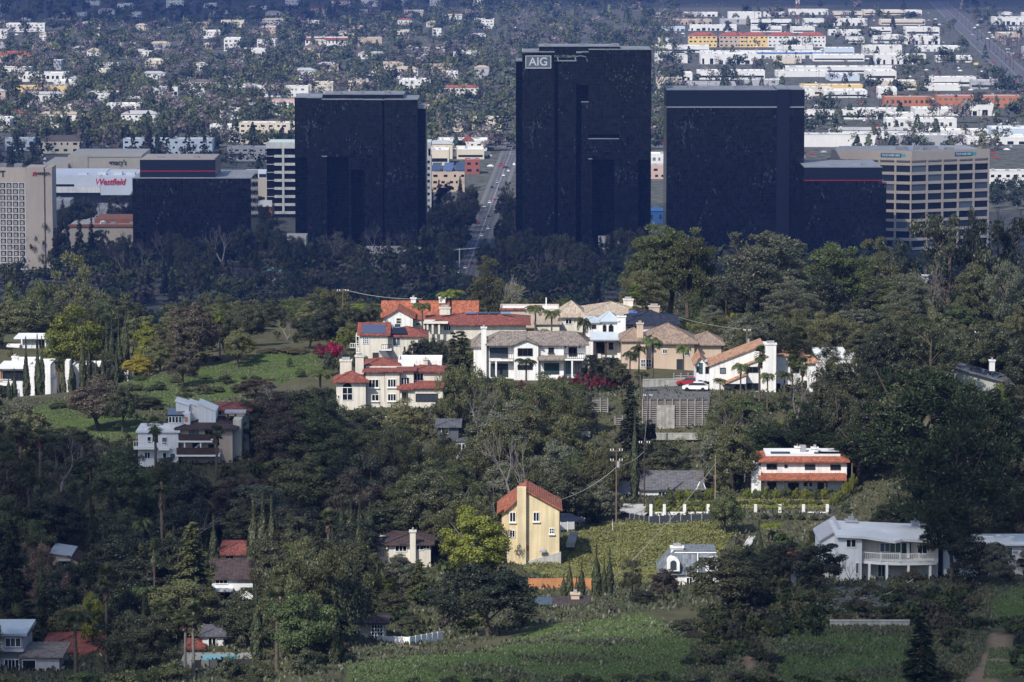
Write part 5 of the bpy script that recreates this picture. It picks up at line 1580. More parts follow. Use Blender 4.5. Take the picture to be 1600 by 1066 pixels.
MB().tube([(h.X(874.8), -.08, h.Z(868)), (h.X(874.8), -.08, h.Z(798))], .06, 5).build('downpipe', DARKTRIM, h.root)
# --- cream house with brown roof
h = House('brown_roofed_house', 'cream two-storey house with dark brown hip roof and chimney below the cypresses', 'brownroof', CREAM, BROWN_SHINGLE)
h.wing(589, 606, 851, off=2, d=10, roof='none', mat=COLD_WHITE); h.wing(606.2, 672, 849.5, off=0, d=11, roof='hip', ridge=833, oh=.6); h.wing(590, 606, 851, off=1.9, d=9, roof='lean', ridge=838, oh=.4)
h.chimney(639.5, 648.5, 832, 880, -.7, 1.0, CREAM); h.win(617, 853, 634, 861, 0, 3); h.win(650, 852, 660, 859, 0, 2); h.win(661, 850, 670, 857, 0, 2); h.win(594, 860, 597.5, 868, 2, 1); h.win(601, 853, 605, 859, 2, 1); h.win(602, 877, 605.5, 893, 2, 1); h.win(620, 876, 634, 884, 0, 2)
h.panel([(593, 848, 2), (602, 848, 2), (612, 840, 5.5), (600, 840, 5.5)], SOLARBLUE, 'skylight'); h.slab(607, 635, 872, 875.5, -.5, .5, DARKWOOD, 'beam')
# --- white house with curved balcony
h = House('balcony_house', 'white two-storey house with a long curved balcony on the lower right slope', 'balcony', COLD_WHITE, WHITE_ROOF)
h.wing(1312, 1350, 838, off=-.4, d=10, roof='none'); h.wing(1350.2, 1470, 841, off=1.6, d=11, roof='none', mat=CREAM)
m = MB(); P = [(1309, 836, -1.0), (1352, 838, -1.0), (1402, 845.5, -1.2), (1414, 842, -.6), (1480, 846, -.4)]
T = [(1372, 823, 7), (1480, 828, 7)]
fr = [Vector((h.X(a, o), o, h.Z(b_, o))) for a, b_, o in P]; bk = [Vector((h.X(a, o), o, h.Z(b_, o))) for a, b_, o in T]
m.poly((fr[0], fr[1], bk[0])); m.poly((fr[1], fr[2], bk[0])); m.poly((fr[2], fr[3], bk[1], bk[0])); m.poly((fr[3], fr[4], bk[1]))
for a, b_ in zip(fr[:-1], fr[1:]): m.quad(a - Vector((0, 0, .32)), b_ - Vector((0, 0, .32)), b_, a)
lo = [q - Vector((0, 0, .33)) for q in fr]
m.poly([lo[4] + Vector((0, 13, 0)), lo[4], lo[3], lo[2], lo[1], lo[0], lo[0] + Vector((0, 12, 0))])
q0 = fr[0] + Vector((0, 12, -.05)); q1 = fr[4] + Vector((0, 13, 0))
m.poly((fr[0], bk[0], q0)); m.poly((bk[0], bk[1], q1, q0)); m.poly((fr[4], q1, bk[1]))
h.part('roof', m, WHITE_ROOF)
h.wing(1285, 1311.5, 852, off=4, d=9, roof='shed', ridge=(845, 829), oh=.3, rmat=LAVENDER); h.wing(1404, 1464, 834, off=13.5, d=5, roof='gable_x', ridge=821, rmat=GREY_SHINGLE, oh=.3)
h.chimney(1325, 1341, 816, 832, 9, 1.4, LAVENDER); h.chimney(1429, 1439, 819, 832, 9, 1.2, LAVENDER)
h.win(1326, 843.5, 1340, 854.5, -.4, 2); h.win(1379, 849, 1393, 862, 1.6, 2, frame=TRIM); h.win(1394.5, 848.5, 1410.5, 863, 1.6, 2, pane=PANE_GREEN); h.win(1412.5, 848.5, 1422, 865, 1.6, 1, pane=PANE_GREEN); h.win(1438, 852, 1452, 866, 1.6, 2); h.win(1376, 881, 1392, 901, 1.6, 3, pane=PANE_TEAL); h.win(1341, 880, 1345, 896, -.4, 1)
h.post(1422.5, 848, 872, 1.0, .35, TRIM)
bal = [(1350, 873, .2), (1380, 876, -.9), (1410, 878, -1.3), (1440, 879, -1.2), (1468, 879, -.9)]
dk = MB(); rl = MB()
pts = [(h.X(a, o), o, h.Z(b_, o)) for a, b_, o in bal]
dk.prism([(p[0], p[1]) for p in pts] + [(pts[-1][0], 1.55), (pts[0][0], 1.55)], pts[2][2] - .45, pts[2][2] - .06)
deck = h.part('balcony', dk, TRIM)
for a, b_ in zip(pts[:-1], pts[1:]):
    a, b_ = Vector((*a[:2], pts[2][2])), Vector((*b_[:2], pts[2][2])); L = (b_ - a).length; n = max(2, int(L / .24))
    rl.tube([a + Vector((0, 0, 1)), b_ + Vector((0, 0, 1))], .06, 4); rl.tube([a + Vector((0, 0, .1)), b_ + Vector((0, 0, .1))], .04, 4)
    for k in range(n + 1):
        q = a + (b_ - a) * k / n
        w_ = .09 if k == 0 else .03
        rl.box(q.x - w_, q.x + w_, q.y - w_, q.y + w_, q.z - .05, q.z + 1.0 + (.1 if k == 0 else -.02))
rl.build('railing', TRIM, deck)
for (a, o_) in ((1362, -.2), (1389.5, -1.0), (1423.5, -1.1), (1457.5, -.8)): h.post(a, 880, 912, o_, .3, TRIM)
h.part('towel', MB().box(h.X(1427), h.X(1429), 1.35, 1.45, h.Z(866, 1.4), h.Z(848, 1.4)), PANE_TEAL)
h.wing(1478, 1556, 852, off=3, d=7, roof='gable_x', ridge=841, oh=.5, rmat=WHITE_ROOF); h.wing(1556.5, 1612, 851, off=5, d=7, roof='gable_x', ridge=839, oh=.6, rmat=WHITE_ROOF); h.win(1570, 856, 1586, 868, 5, 2)
# --- grey mansard house
h = House('mansard_house', 'small house with grey slate mansard roof and white arched dormers', 'mansard', WHITE, SLATE)
h.wing(1056, 1126, 899, off=0, d=9, roof='none')
m = MB(); z0, z1 = h.Z(898, -.3), h.Z(864, 1.0)
X0, X1, X2, X3 = h.X(1030), h.X(1131), h.X(1056), h.X(1122)
m.v += [(X0, -.4, z0), (X1, -.4, z0), (X1, 9.4, z0), (X0, 9.4, z0), (X2, 1.0, z1), (X3, 1.0, z1), (X3, 8, z1), (X2, 8, z1)]
m.f += [(0, 3, 2, 1), (4, 5, 6, 7), (0, 1, 5, 4), (1, 2, 6, 5), (2, 3, 7, 6), (3, 0, 4, 7)]
ro = h.part('roof', m, SLATE)
hp = MB(); hp.tube([(h.X(1092, 1), .92, z1), (h.X(1092), -.38, z0)], .07, 5); hp.tube([(X2, .95, z1 + .03), (X3, .95, z1 + .03)], .09, 5); hp.build('ridge_cap', TRIM, ro)
for xx in (1053.5, 1114):
    X = h.X(xx); z = h.Z(880)
    f = MB()
    ring = [(X + .85 * math.cos(a), z + .1 + .75 * math.sin(a)) for a in [math.pi * k / 10 for k in range(11)]]
    f.wallpoly([(X - .85, z - 1.0), (X + .85, z - 1.0)] + ring, -.75, 1.6)
    d_ = f.build('dormer', WHITE, ro)
    ring = [(X + .42 * math.cos(a), z + .1 + .4 * math.sin(a)) for a in [math.pi * k / 8 for k in range(9)]]
    MB().wallpoly([(X - .42, z - .8), (X + .42, z - .8)] + ring, -.79, -.753).build('pane', PANE, d_)
h.chimney(1050, 1069, 857, 868, 3.5, 1.2, WHITE); h.win(1075, 903, 1083, 914, 0, 2)
# --- houses at the lower left
h = House('shingle_house', 'white house with broad grey-brown shingle roof beside the tall cypresses', 'shingle', COLD_WHITE, BROWN_SHINGLE)
h.wing(327, 392, 903.5, off=0, d=10, roof='gable_x', ridge=876, oh=.5, rmat=BROWN_SHINGLE); h.win(334, 906.5, 352, 911.5, 0, 3); h.win(338, 926, 356, 938, 0, 2); h.wing(328, 360, 922, off=-2, d=2, roof='none', base=925, name='balcony')
h = House('red_roofed_house', 'house with a red clay roof peeking above the shingle house', 'redleft', CREAM, RED_TILE)
h.wing(343, 398, 865, off=0, d=10, roof='hip', ridge=845, oh=.6); h.win(350, 869, 362, 875, 0, 2)
h = House('lavender_house', 'grey-lavender two-storey house in the bottom left corner', 'lavender', LAVENDER, GREY_TILE)
h.wing(-30, 29, 993, off=2, d=8, roof='flat', oh=.5, rmat=BLUE_METAL); h.wing(-30, 34, 990, off=6, d=6, roof='hip', ridge=978, oh=.4); h.wing(29.2, 86, 1027, off=0, d=8, roof='lean', ridge=1006, oh=.5); h.wing(-30, 29, 1018, off=.5, d=1.4, roof='none', base=1019)
h.win(2, 997.5, 25, 1010, 2, 3); h.win(0, 1031, 22, 1052, .5, 4, frame=TRIM); h.win(28.5, 1032, 48.5, 1050, 0, 1)
h = House('arched_house', 'cream house with red tile roof and arched doorway in the lower left', 'arch', CREAM, RED_TILE)
h.wing(62, 158, 1017, off=2, d=10, roof='hip', ridge=988, oh=.7); h.wing(122, 162, 1026, off=-1.5, d=4, roof='gable_y', ridge=(148, 1014), oh=.5); h.win(134, 1035, 154, 1046, -1.5, 1, arch=True, frame=CREAM); h.win(92, 1020, 99, 1036, 2, 1)
h = House('peach_cottage', 'small peach cottage with pale blue roof at the left', 'peach', PEACH, BLUE_METAL)
h.wing(78, 104, 874, off=0, d=7, roof='shed', ridge=(865, 869), oh=.4); h.wing(104.2, 127, 876, off=-.3, d=6, roof='shed', ridge=(871, 880), oh=.3, rmat=BROWN_SHINGLE); h.win(88, 878, 98, 889, 0, 2, frame=DARKTRIM); h.slab(86, 106, 875.5, 877, -1.5, 1.5, BLUE_METAL, 'awning')
# --- sheds and garden buildings
h = House('brown_shed', 'dark brown shed roof behind the grass field, left of the small cypresses', 'shed', DARKWOOD, BROWN_SHINGLE, cat='shed')
h.wing(868, 920, 950, off=0, d=6, roof='lean', ridge=934, oh=.3); h.wing(838, 867, 948, off=3, d=5, roof='flat', oh=.2, mat=WHITE, rmat=SOLAR); h.chimney(893, 906, 930, 942, 4, 1.0, PEACH); h.win(845, 950, 860, 956, 3, 2)
h = House('lattice_shed', 'small shed with white latticed window beside the white fence', 'lattice', TAN, BROWN_SHINGLE, cat='shed')
h.wing(560, 600, 973, off=0, d=5, roof='hip', ridge=960, oh=.5); h.win(579, 977, 596, 998, 0, 4, 4)
h = House('pool_house', 'small red-roofed pool house behind the big hedge at lower left', 'pool', TAN, RED_TILE)
h.wing(288, 312, 1012, off=3, d=5, roof='hip', ridge=1000, oh=.4); h.wing(312.2, 345, 992, off=5, d=6, roof='hip', ridge=982, oh=.4, rmat=GREY_SHINGLE, mat=COLD_WHITE); h.win(322, 997, 333, 1012, 5, 2)

# ------------------------------------------------------------------ retaining walls, hillside road, fences, terrace
def wall_thing(name, label, cat, p0, p1, z0, z1, th, mat):
    """A straight wall between two plan points."""
    d = Vector((p1[0] - p0[0], p1[1] - p0[1], 0)); L = d.length; d.normalize(); n = Vector((d.y, -d.x, 0))
    o = thing(name, label, cat, (p0[0], p0[1], 0))
    face_box(MB(), Vector((0, 0, 0)), d, n, 0, L, -th, 0, z0, z1).build('wall', mat, o)
    return o, d, n, L

def crib_wall(x0, x1, top, bot, Y, label, plain=None):
    """Concrete crib wall: posts and stretchers with dark soil between."""
    a, b_ = at(x0, bot, Y), at(x1, bot, Y)
    z0, z1 = a.z - 1.0, at(x0, top, Y).z
    o, d, n, L = wall_thing('crib_wall', label, 'retaining wall', (a.x, Y), (b_.x, Y), z0, z1, .6, surf('crib_soil', (0.07, 0.065, 0.06), .95, .3, 1.5))
    CR = surf('crib_concrete', (0.27, 0.255, 0.24), .9, .2, .8, .3, 5)
    rows = int((z1 - z0) / .32)
    m = MB()
    for r in range(rows):
        face_box(m, Vector((0, 0, 0)), d, n, 0, L, .002, .16, z0 + r * .32, z0 + r * .32 + .13)
    st = m.build('stretcher', CR, o); st['kind'] = 'stuff'
    for k in range(int(L / 1.25) + 1):
        face_box(MB(), Vector((0, 0, 0)), d, n, k * 1.25, k * 1.25 + .18, .17, .30, z0, z1 + .05).build('post', CR, o)
    if plain:
        xa, xb = at(plain[0], bot, Y).x - a.x, at(plain[1], bot, Y).x - a.x
        za, zb = at(x0, plain[3], Y).z, at(x0, plain[2], Y).z
        face_box(MB(), Vector((0, 0, 0)), d, n, xa, xb, .002, .4, za, zb).build('plain_panel', surf('crib_plain', (0.33, 0.32, 0.29), .9, .25, 1.4, .4, 4, streak=.3), o)
    return o
crib_wall(1003, 1106, 624, 673, 668, 'tall concrete crib retaining wall below the hillside road', (1026, 1054, 633, 673))
crib_wall(914, 950, 622, 652, 676, 'left stretch of concrete crib wall below the white two-storey house')
crib_wall(960, 984, 650, 672, 670, 'short low stretch of crib wall between the two taller walls')
crib_wall(1052, 1086, 583, 596, 703, 'small block retaining wall below the tan house')
for (x0, x1, top, bot, Y, lab) in ((890, 922, 676, 682, 662, 'short pale concrete kerb wall at the left below the crib walls'), (1017, 1090, 678, 686, 660, 'long pale concrete kerb wall below the tall crib wall'),
                                   (1297, 1421, 975.5, 989, 452, 'long pale concrete ledge on the bare lower right slope'), (1270, 1345, 563, 570, 728, 'white garden wall in front of the flat-roofed house'),
                                   (1004, 1075, 594, 602, 696, 'low white wall along the hillside road'), (582, 622, 652, 662, 652, 'rough pale stone wall in the trees below the mansion')):
    a, b_ = at(x0, bot, Y), at(x1, bot, Y)
    o, d, n, L = wall_thing('retaining_wall', lab, 'wall', (a.x, Y), (b_.x, Y + (1.5 if x0 == 1004 else 0)), a.z - .15 if Y in (660, 662) else a.z - 1.5, at(x0, top, Y).z + (.35 if Y == 452 else 0), .4, surf('stained_wall', (0.36, 0.36, 0.33), .9, .25, .6, .4, 4, streak=.35) if x0 != 1270 else WHITE)
    face_box(MB(), Vector((0, 0, 0)), d, n, -.05, L + .05, -.45, .05, at(x0, top, Y).z + (.353 if Y == 452 else .003), at(x0, top, Y).z + (.45 if Y == 452 else .1)).build('coping', CONC, o)
# hillside road with its kerb
def draped(name, label, outline, mat, lift, kind='structure', step=2.0, parent=None):
    """Sheet laid on the ground inside a plan outline."""
    xs = [p[0] for p in outline]; ys = [p[1] for p in outline]
    m = MB()
    y = min(ys)
    while y < max(ys):
        row = []
        for yy in (y, min(y + step, max(ys))):
            yy = min(max(yy, min(ys) + .01), max(ys) - .01)
            hit = []
            for i in range(len(outline)):
                (x1, y1), (x2, y2) = outline[i], outline[(i + 1) % len(outline)]
                if (y1 > yy) != (y2 > yy):
                    hit.append(x1 + (yy - y1) * (x2 - x1) / (y2 - y1))
            row.append((min(hit), max(hit), yy))
        k = 10
        for i in range(k):
            q = []
            for (a, b_, yy), t in ((row[0], i), (row[0], i + 1), (row[1], i + 1), (row[1], i)):
                x = a + (b_ - a) * t / k
                q.append((x, yy, gz(x, yy) + lift))
            m.quad(*q)
        y += step
    o = m.build(name, mat, parent)
    if parent is None:
        tag(o, label, 'road' if 'road' in name else None, kind=kind)
    return o
road = draped('road', 'grey hillside road curving past the saltbox house', plan([(1003, 622, 676), (1108, 624, 674), (1112, 606, 690), (1072, 600, 697), (1005, 598, 700)]), ASPHALT, .35)
# fence and terrace of the white villa
def fence_run(name, label, pts, h, mat_panel, mat_post, step=2.2, cat='fence'):
    """Fence along photo points (column, row, distance): posts and a panel in each bay."""
    o = thing(name, label, cat, tuple(at(*pts[0])))
    base = at(*pts[0])
    for a, b_ in zip(pts[:-1], pts[1:]):
        A, B = at(*a) - base, at(*b_) - base
        L = (B - A).length; n = max(1, round(L / step))
        for k in range(n):
            p, q = A + (B - A) * k / n, A + (B - A) * (k + 1) / n
            u = (q - p).normalized(); p2, q2 = p + u * .06, q - u * .06
            m = MB(); nn = Vector((u.y, -u.x, 0)) * .03
            m.v += [tuple(v) for v in (p2 + nn, q2 + nn, q2 - nn, p2 - nn)] + [tuple(v + Vector((0, 0, h))) for v in (p2 + nn, q2 + nn, q2 - nn, p2 - nn)]
            m.f += [(0, 3, 2, 1), (4, 5, 6, 7), (0, 1, 5, 4), (1, 2, 6, 5), (2, 3, 7, 6), (3, 0, 4, 7)]
            m.build('panel', mat_panel, o)
            MB().box(p.x - .05, p.x + .05, p.y - .05, p.y + .05, p.z - .8, p.z + h + .08).build('post', mat_post, o)
    return o
NET = surf('black_screen_fabric', (0.028, 0.034, 0.045), .8, .15, .6)
fence_run('screen_fence', 'black fabric screen fence curving above the ground-cover slope', [(966, 811, 600), (984, 818, 592), (1014, 822, 587), (1113, 819, 586)], 1.45, NET, PARAPET, 1.55)
draped('terrace_paving', None, plan([(968, 808, 597), (1003, 812, 590), (1012, 806, 594), (1008, 799, 602), (970, 799, 604)]), CONC, .5)['label'] = 'pale paved terrace behind the black screen fence'
tw = thing('terrace_wall', 'low white garden wall with square white pillars below the villa lawn', 'wall', tuple(at(1010, 806, 593)))
bs = at(1010, 806, 593)
for (a, b_) in ((1016, 1113), (1164, 1190), (1190, 1240), (1243, 1290)):
    A, B = at(a, 808, 593.5) - bs, at(b_, 808, 593.5) - bs
    MB().box(A.x, B.x, A.y, A.y + .25, A.z - 1, A.z + .75).build('wall', WHITE, tw)
for x in (1017, 1038, 1069.5, 1106.5, 1180.5, 1218.5, 1255.5, 1292.5):
    A = at(x, 804, 593) - bs
    MB().box(A.x - .22, A.x + .22, A.y - .1, A.y + .34, A.z - 1.2, A.z + 1.5).build('pillar', WHITE, tw)
fence_run('picket_fence', 'white board fence beside the latticed shed', [(590, 1008, 466), (640, 1010, 464), (658, 1007, 466), (692, 1001, 470)], 1.1, TRIM, TRIM, 1.2)
fence_run('rail_fence', 'low grey timber rail in front of the white board fence', [(600, 1013, 463), (656, 1017, 460)], .55, WOOD, WOOD, 1.6)
fence_run('board_fence', 'orange timber board fence at the foot of the ground-cover slope', [(826, 926, 524), (925, 926, 524)], 1.9, ORANGEWOOD, ORANGEWOOD, .6)
fence_run('garden_wall', 'short white garden wall right of the yellow house', [(876, 828, 578), (898, 827, 579)], 1.1, WHITE, TRIM, 1.1, 'wall')
fence_run('pool_fence', 'dark iron fence around the swimming pool', [(300, 1044, 440), (395, 1042, 440)], .9, glass('fence_mesh', (0.03, 0.03, 0.03), .6), IRON, .9)
# garden stair on the slope
sb = at(1168, 855, 566)
stt = thing('garden_stair', 'narrow pale stair climbing beside the dark round tree', 'stair', tuple(sb))
for k in range(22):
    f = k / 21
    A = at(1166 + 19 * f, 857 - 36 * f, 566 + 22 * f) - sb
    MB().box(A.x - .45, A.x + .45, A.y, A.y + 1.05, A.z - .6, A.z + .12).build('step', PALECONC, stt)
sp2 = at(890, 850, 569)
stt = thing('garden_stair', 'short concrete stair beside the yellow house', 'stair', tuple(sp2))
for k in range(8):
    A = at(891 + k * .8, 850 - k * 2.4, 569 + k * .7) - sp2
    MB().box(A.x - .6, A.x + .6, A.y, A.y + .72, A.z - .5, A.z + .1).build('step', CONC, stt)
# swimming pool at the lower left
pp = at(340, 1036, 444); pp.z = gz(pp.x, pp.y) + .25
po = thing('swimming_pool', 'small teal swimming pool with paved rim at the lower left', 'pool', tuple(pp))
A, B = Vector((-2.0, 0, 0)), Vector((1.9, 0, 0))
MB().box(A.x - 2.2, B.x + 2.0, -1.5, 6.0, -1.5, -.05).build('paving', surf('pool_paving', (0.26, 0.25, 0.235), .9, .2, .8), po)
MB().box(A.x, B.x, 0, 4.5, -.046, .0).build('water', glass('pool_water', (0.008, 0.04, 0.045), .05, 1.33), po)
# swing set on the villa lawn
sw = at(1096, 771, 606)
so = thing('swing_set', 'white A-frame swing set on the lawn left of the villa', 'swing set', tuple(sw))
for sx in (-1, 1):
    for sy in (0, 1.2):
        MB().tube([(sx * 1.05, sy, -.4), (sx * .1, .6, 2.1)], .06, 6).build('leg', TRIM, so)
MB().tube([(0, -.6, 2.15), (0, 1.8, 2.15)], .06, 6).build('beam', WOOD, so)
MB().wallpoly([(-.8, 2.1), (0, 2.75), (.8, 2.1), (.7, 2.0), (0, 2.55), (-.7, 2.0)], .1, 1.1).build('roof', WOOD, so)
MB().box(-.4, .4, .45, .75, .7, .78).build('seat', WOOD, so)
# small gate pillar with tiled cap
gp = at(1240, 905, 495)
go = thing('gate_pillar', 'pale pillar with a red tiled cap left of the balcony house', 'pillar', tuple(gp))
MB().box(-.3, .3, -.3, .3, -1, 3.1).build('shaft', PALECONC, go); MB().wallpoly([(-.9, 3.0), (1.0, 3.3), (1.0, 3.6), (-.9, 3.25)], -.7, .7).build('tiled_cap', RED_TILE, go)

# ------------------------------------------------------------------ utility poles and wires
def pole(px, top, foot, Y, label, arms=(0.3,), h_arm=1.1, mat=WOOD, kit=True, r=.11):
    p = at(px, foot, Y); zt = at(px, top, Y).z - p.z
    o = thing('utility_pole', label, 'utility pole', tuple(p))
    MB().tube([(0, 0, -2), (0, 0, zt * .5), (0, 0, zt)], [r * 1.2, r, r * .8], 8).build('pole', mat, o)
    for a in arms:
        c = MB().box(-h_arm, h_arm, -.16, -.04, zt - a - .12, zt - a).build('crossarm', mat, o)
        for q in (-1, -.55, .55, 1):
            MB().tube([(q * h_arm * .95, -.1, zt - a), (q * h_arm * .95, -.1, zt - a + .28)], [.06, .08], 6).build('insulator', TRIM, c)
    if kit:
        MB().tube([(.3, -.1, zt - 2.6), (.3, -.1, zt - 1.7)], .22, 8).build('transformer', PARAPET, o)
    return Vector((p.x, p.y, p.z + zt))
wp1 = pole(963, 703, 800, 590, 'tall utility pole with paired insulators right of the yellow house', (.1, 1.6), .9)
wp2 = pole(1006.5, 690, 800, 600, 'slim dark utility pole left of the villa hedge', (.2,), .8, DARKWOOD, False)
wp3 = pole(1117.5, 712, 806, 594, 'bare brown utility pole in front of the villa lawn', (), .8, surf('pole_tan', (0.22, 0.16, 0.11), .9, .2, 1), False)
wp4 = pole(1012, 616, 700, 655, 'dark utility pole in front of the crib retaining wall', (.3,), .7, DARKWOOD, False)
wp5 = pole(536, 452, 540, 790, 'brown utility pole among trees left of the orange-roofed house', (.3,), 1.1, WOOD, False)
wp6 = pole(1388, 490, 560, 790, 'brown utility pole in the trees at the right of the ridge', (.2,), 1.0, WOOD, False)
wp7 = pole(1533, 518, 600, 690, 'utility pole with crossarms and street lamp at the right', (.2, 1.6), 1.2, WOOD, False)
wp8 = pole(1331, 724, 770, 611, 'short bare pole at the right end of the villa', (), 1, WOOD, False)
wp9 = pole(1167, 515, 560, 720, 'short utility pole above the saltbox house roof', (.2,), .6, WOOD, True)
wp10 = pole(957, 812, 835, 584, 'thin white marker post at the top of the ground-cover slope', (), .3, TRIM, False, .05)
def wire(a, b_, sag, r, label):
    n = 12
    pts = []
    for k in range(n + 1):
        t = k / n
        q = a.lerp(b_, t); pts.append((q.x - a.x, q.y - a.y, q.z - a.z - sag * 4 * t * (1 - t)))
    o = MB().tube(pts, r, 4).build('power_line', CONC, None, tuple(a))
    return tag(o, label, 'cable')
dn = Vector((0, 0, -2.6))
wire(wp1 + dn, at(871, 782, 566), .7, .045, 'pale cable from the tall pole down to the yellow house')
wire(wp3 + Vector((0, 0, -1.2)), at(957, 905, 520), .8, .035, 'pale cable slanting from the bare pole down across the slope')
wire(wp3 + Vector((0, 0, -1.0)), at(1190, 748, 612), .5, .03, 'thin cable from the bare pole to the villa')
wire(wp1 + Vector((0, 0, -2.4)), wp2 + Vector((0, 0, -1.5)), .5, .03, 'thin cable between the two poles left of the villa')
wire(wp2, wp4, .8, .025, 'thin cable rising from the slim dark pole to the crib wall')
wire(wp5, at(660, 467, 775), .6, .04, 'thin cable from the ridge pole to the orange roof')
wire(wp6, at(1200, 497, 790), .8, .03, 'thin cable strung left from the pole on the right ridge')
wire(wp9, at(1010, 478, 770), .8, .03, 'thin cable rising from the saltbox house over the navy roof')
wire(at(1285, 938, 480), at(1427, 905, 484), 1.3, .05, 'pale hose draped across the bank below the balcony house')
lp = thing('street_lamp', 'street lamp arm beside the pole at the right edge', 'street lamp', tuple(at(1520, 600, 692)))
MB().tube([(0, 0, -1), (0, 0, 7.2), (-.4, 0, 7.7), (-1.8, 0, 8.0)], [.1, .07, .06, .05], 6).build('post', PARAPET, lp); MB().box(-2.5, -1.7, -.14, .14, 7.9, 8.08).build('lamp_head', TRIM, lp)
# traffic signal mast on the boulevard
sp_ = floor_at(718, 418)
tg = thing('signal_mast', 'pale signal mast with a long horizontal arm over the boulevard', 'traffic signal', tuple(sp_))
MB().tube([(0, 0, 0), (0, 0, 10)], [.35, .25], 8).build('post', PALECONC, tg); MB().tube([(-3, 0, 9.0), (13, 0, 10.2)], [.22, .14], 6).build('arm', PALECONC, tg)
for x in (4, 8, 12): MB().box(x - .3, x + .3, -.3, .1, 8.4, 9.5).build('signal_head', DARKTRIM, tg)

# ------------------------------------------------------------------ cars
def car_meshes():
    b = MB()
    prof = [(-2.2, .35), (2.2, .35), (2.25, .75), (1.5, .95), (-2.15, 1.0), (-2.25, .7)]
    n = len(b.v); k = len(prof)
    for y, s in ((-.88, 1), (.88, 1)):
        b.v += [(x, y, z) for x, z in prof]
    b.f += [tuple(range(n + k - 1, n - 1, -1)), tuple(range(n + k, n + 2 * k))]
    for i in range(k):
        j = (i + 1) % k
        b.f.append((n + i, n + j, n + k + j, n + k + i))
    roof = MB(); q = [(-1.35, 1.43), (.35, 1.43), (.35, 1.5), (-1.3, 1.5)]
    roof.wallpoly(q, -.68, .68)
    g = MB(); n = 0
    g.v += [(-2.0, -.8, .97), (1.25, -.8, .97), (1.25, .8, .97), (-2.0, .8, .97), (-1.35, -.66, 1.44), (.4, -.66, 1.44), (.4, .66, 1.44), (-1.35, .66, 1.44)]
    g.f += [(0, 3, 2, 1), (4, 5, 6, 7), (0, 1, 5, 4), (1, 2, 6, 5), (2, 3, 7, 6), (3, 0, 4, 7)]
    w = MB()
    w.tube([(0, -.11, 0), (0, .11, 0)], .33, 12)
    li = MB().box(-.05, .05, -.2, .2, -.08, .08)
    return b.mesh('body'), roof.mesh('roof'), g.mesh('cabin_glass'), w.mesh('wheel'), li.mesh('headlight')
CAR = car_meshes()
RUB = surf('tyre_rubber', (.015, .015, .016), .8)
LAMP = surf('lamp_lens', (.7, .68, .6), .2)
def car(x, y, z, rz, col, label, group=None, detail=True):
    o = thing('parked_car' if detail else 'car', label, 'car', (x, y, z), rz, group)
    m = surf('car_paint_%s' % col[0], col[1], .25, .03, .5, spec=.6)
    obj('body', CAR[0], m, o); obj('roof', CAR[1], m, o); obj('cabin_glass', CAR[2], PANE, o)
    for sx in (-1.35, 1.4):
        for sy in (-.8, .8):
            obj('wheel', CAR[3], RUB, o, (sx, sy, .33))
    if detail:
        for sx, sy in ((2.2, -.6), (2.2, .6), (-2.2, -.6), (-2.2, .6)):
            obj('headlight' if sx > 0 else 'tail_light', CAR[4], LAMP if sx > 0 else REDLINE, o, (sx, sy, .72))
    return o
p = at(1087, 606, 689); car(p.x, p.y, gz(p.x, p.y) + .38, R(170), ('white', (.75, .75, .75)), 'white sedan parked on the hillside road by the saltbox house')
p = at(1077, 602, 697); car(p.x, p.y, gz(p.x, p.y) + .38, R(172), ('red', (.30, .02, .03)), 'red car parked just behind the white sedan')
p = at(889, 812, 584); car(p.x, p.y, p.z - .6, R(20), ('navy', (.03, .04, .08)), 'dark blue car parked behind the yellow house')
NTH = ['first', 'second', 'third', 'fourth', 'fifth', 'sixth', 'seventh', 'eighth', 'ninth', 'tenth', 'eleventh', 'twelfth', 'thirteenth', 'fourteenth', 'fifteenth', 'sixteenth', 'seventeenth', 'eighteenth', 'nineteenth', 'twentieth', 'twenty-first', 'twenty-second', 'twenty-third', 'twenty-fourth', 'twenty-fifth', 'twenty-sixth']
tints = [('white', (.75, .75, .75)), ('silver', (.4, .41, .43)), ('black', (.02, .02, .022)), ('grey', (.16, .165, .17)), ('red', (.30, .02, .03)), ('white', (.75, .75, .75))]
n = 0
for t in (2010, 2035, 2062, 2090, 2130, 2190, 2215, 2260, 2300, 2335, 2345, 2390, 2410, 2440, 2470, 2520, 2560, 2600, 2660, 2700, 2760, 2850, 2925, 2990):
    f = (t - SA[1]) / (SB[1] - SA[1]); cx = SA[0] + (SB[0] - SA[0]) * f
    lane = (-3.4, -1.2, 1.2, 3.4)[n % 4]; tc_ = tints[(n * 5) % 6]
    q = proj(cx + lane, t, 0)
    car(cx + lane, t, .06, R(89 if lane > 0 else 269), tc_, '%s car on the boulevard, %s counting from the near end' % (tc_[0], NTH[n]), 'cars on the boulevard', False)
    n += 1

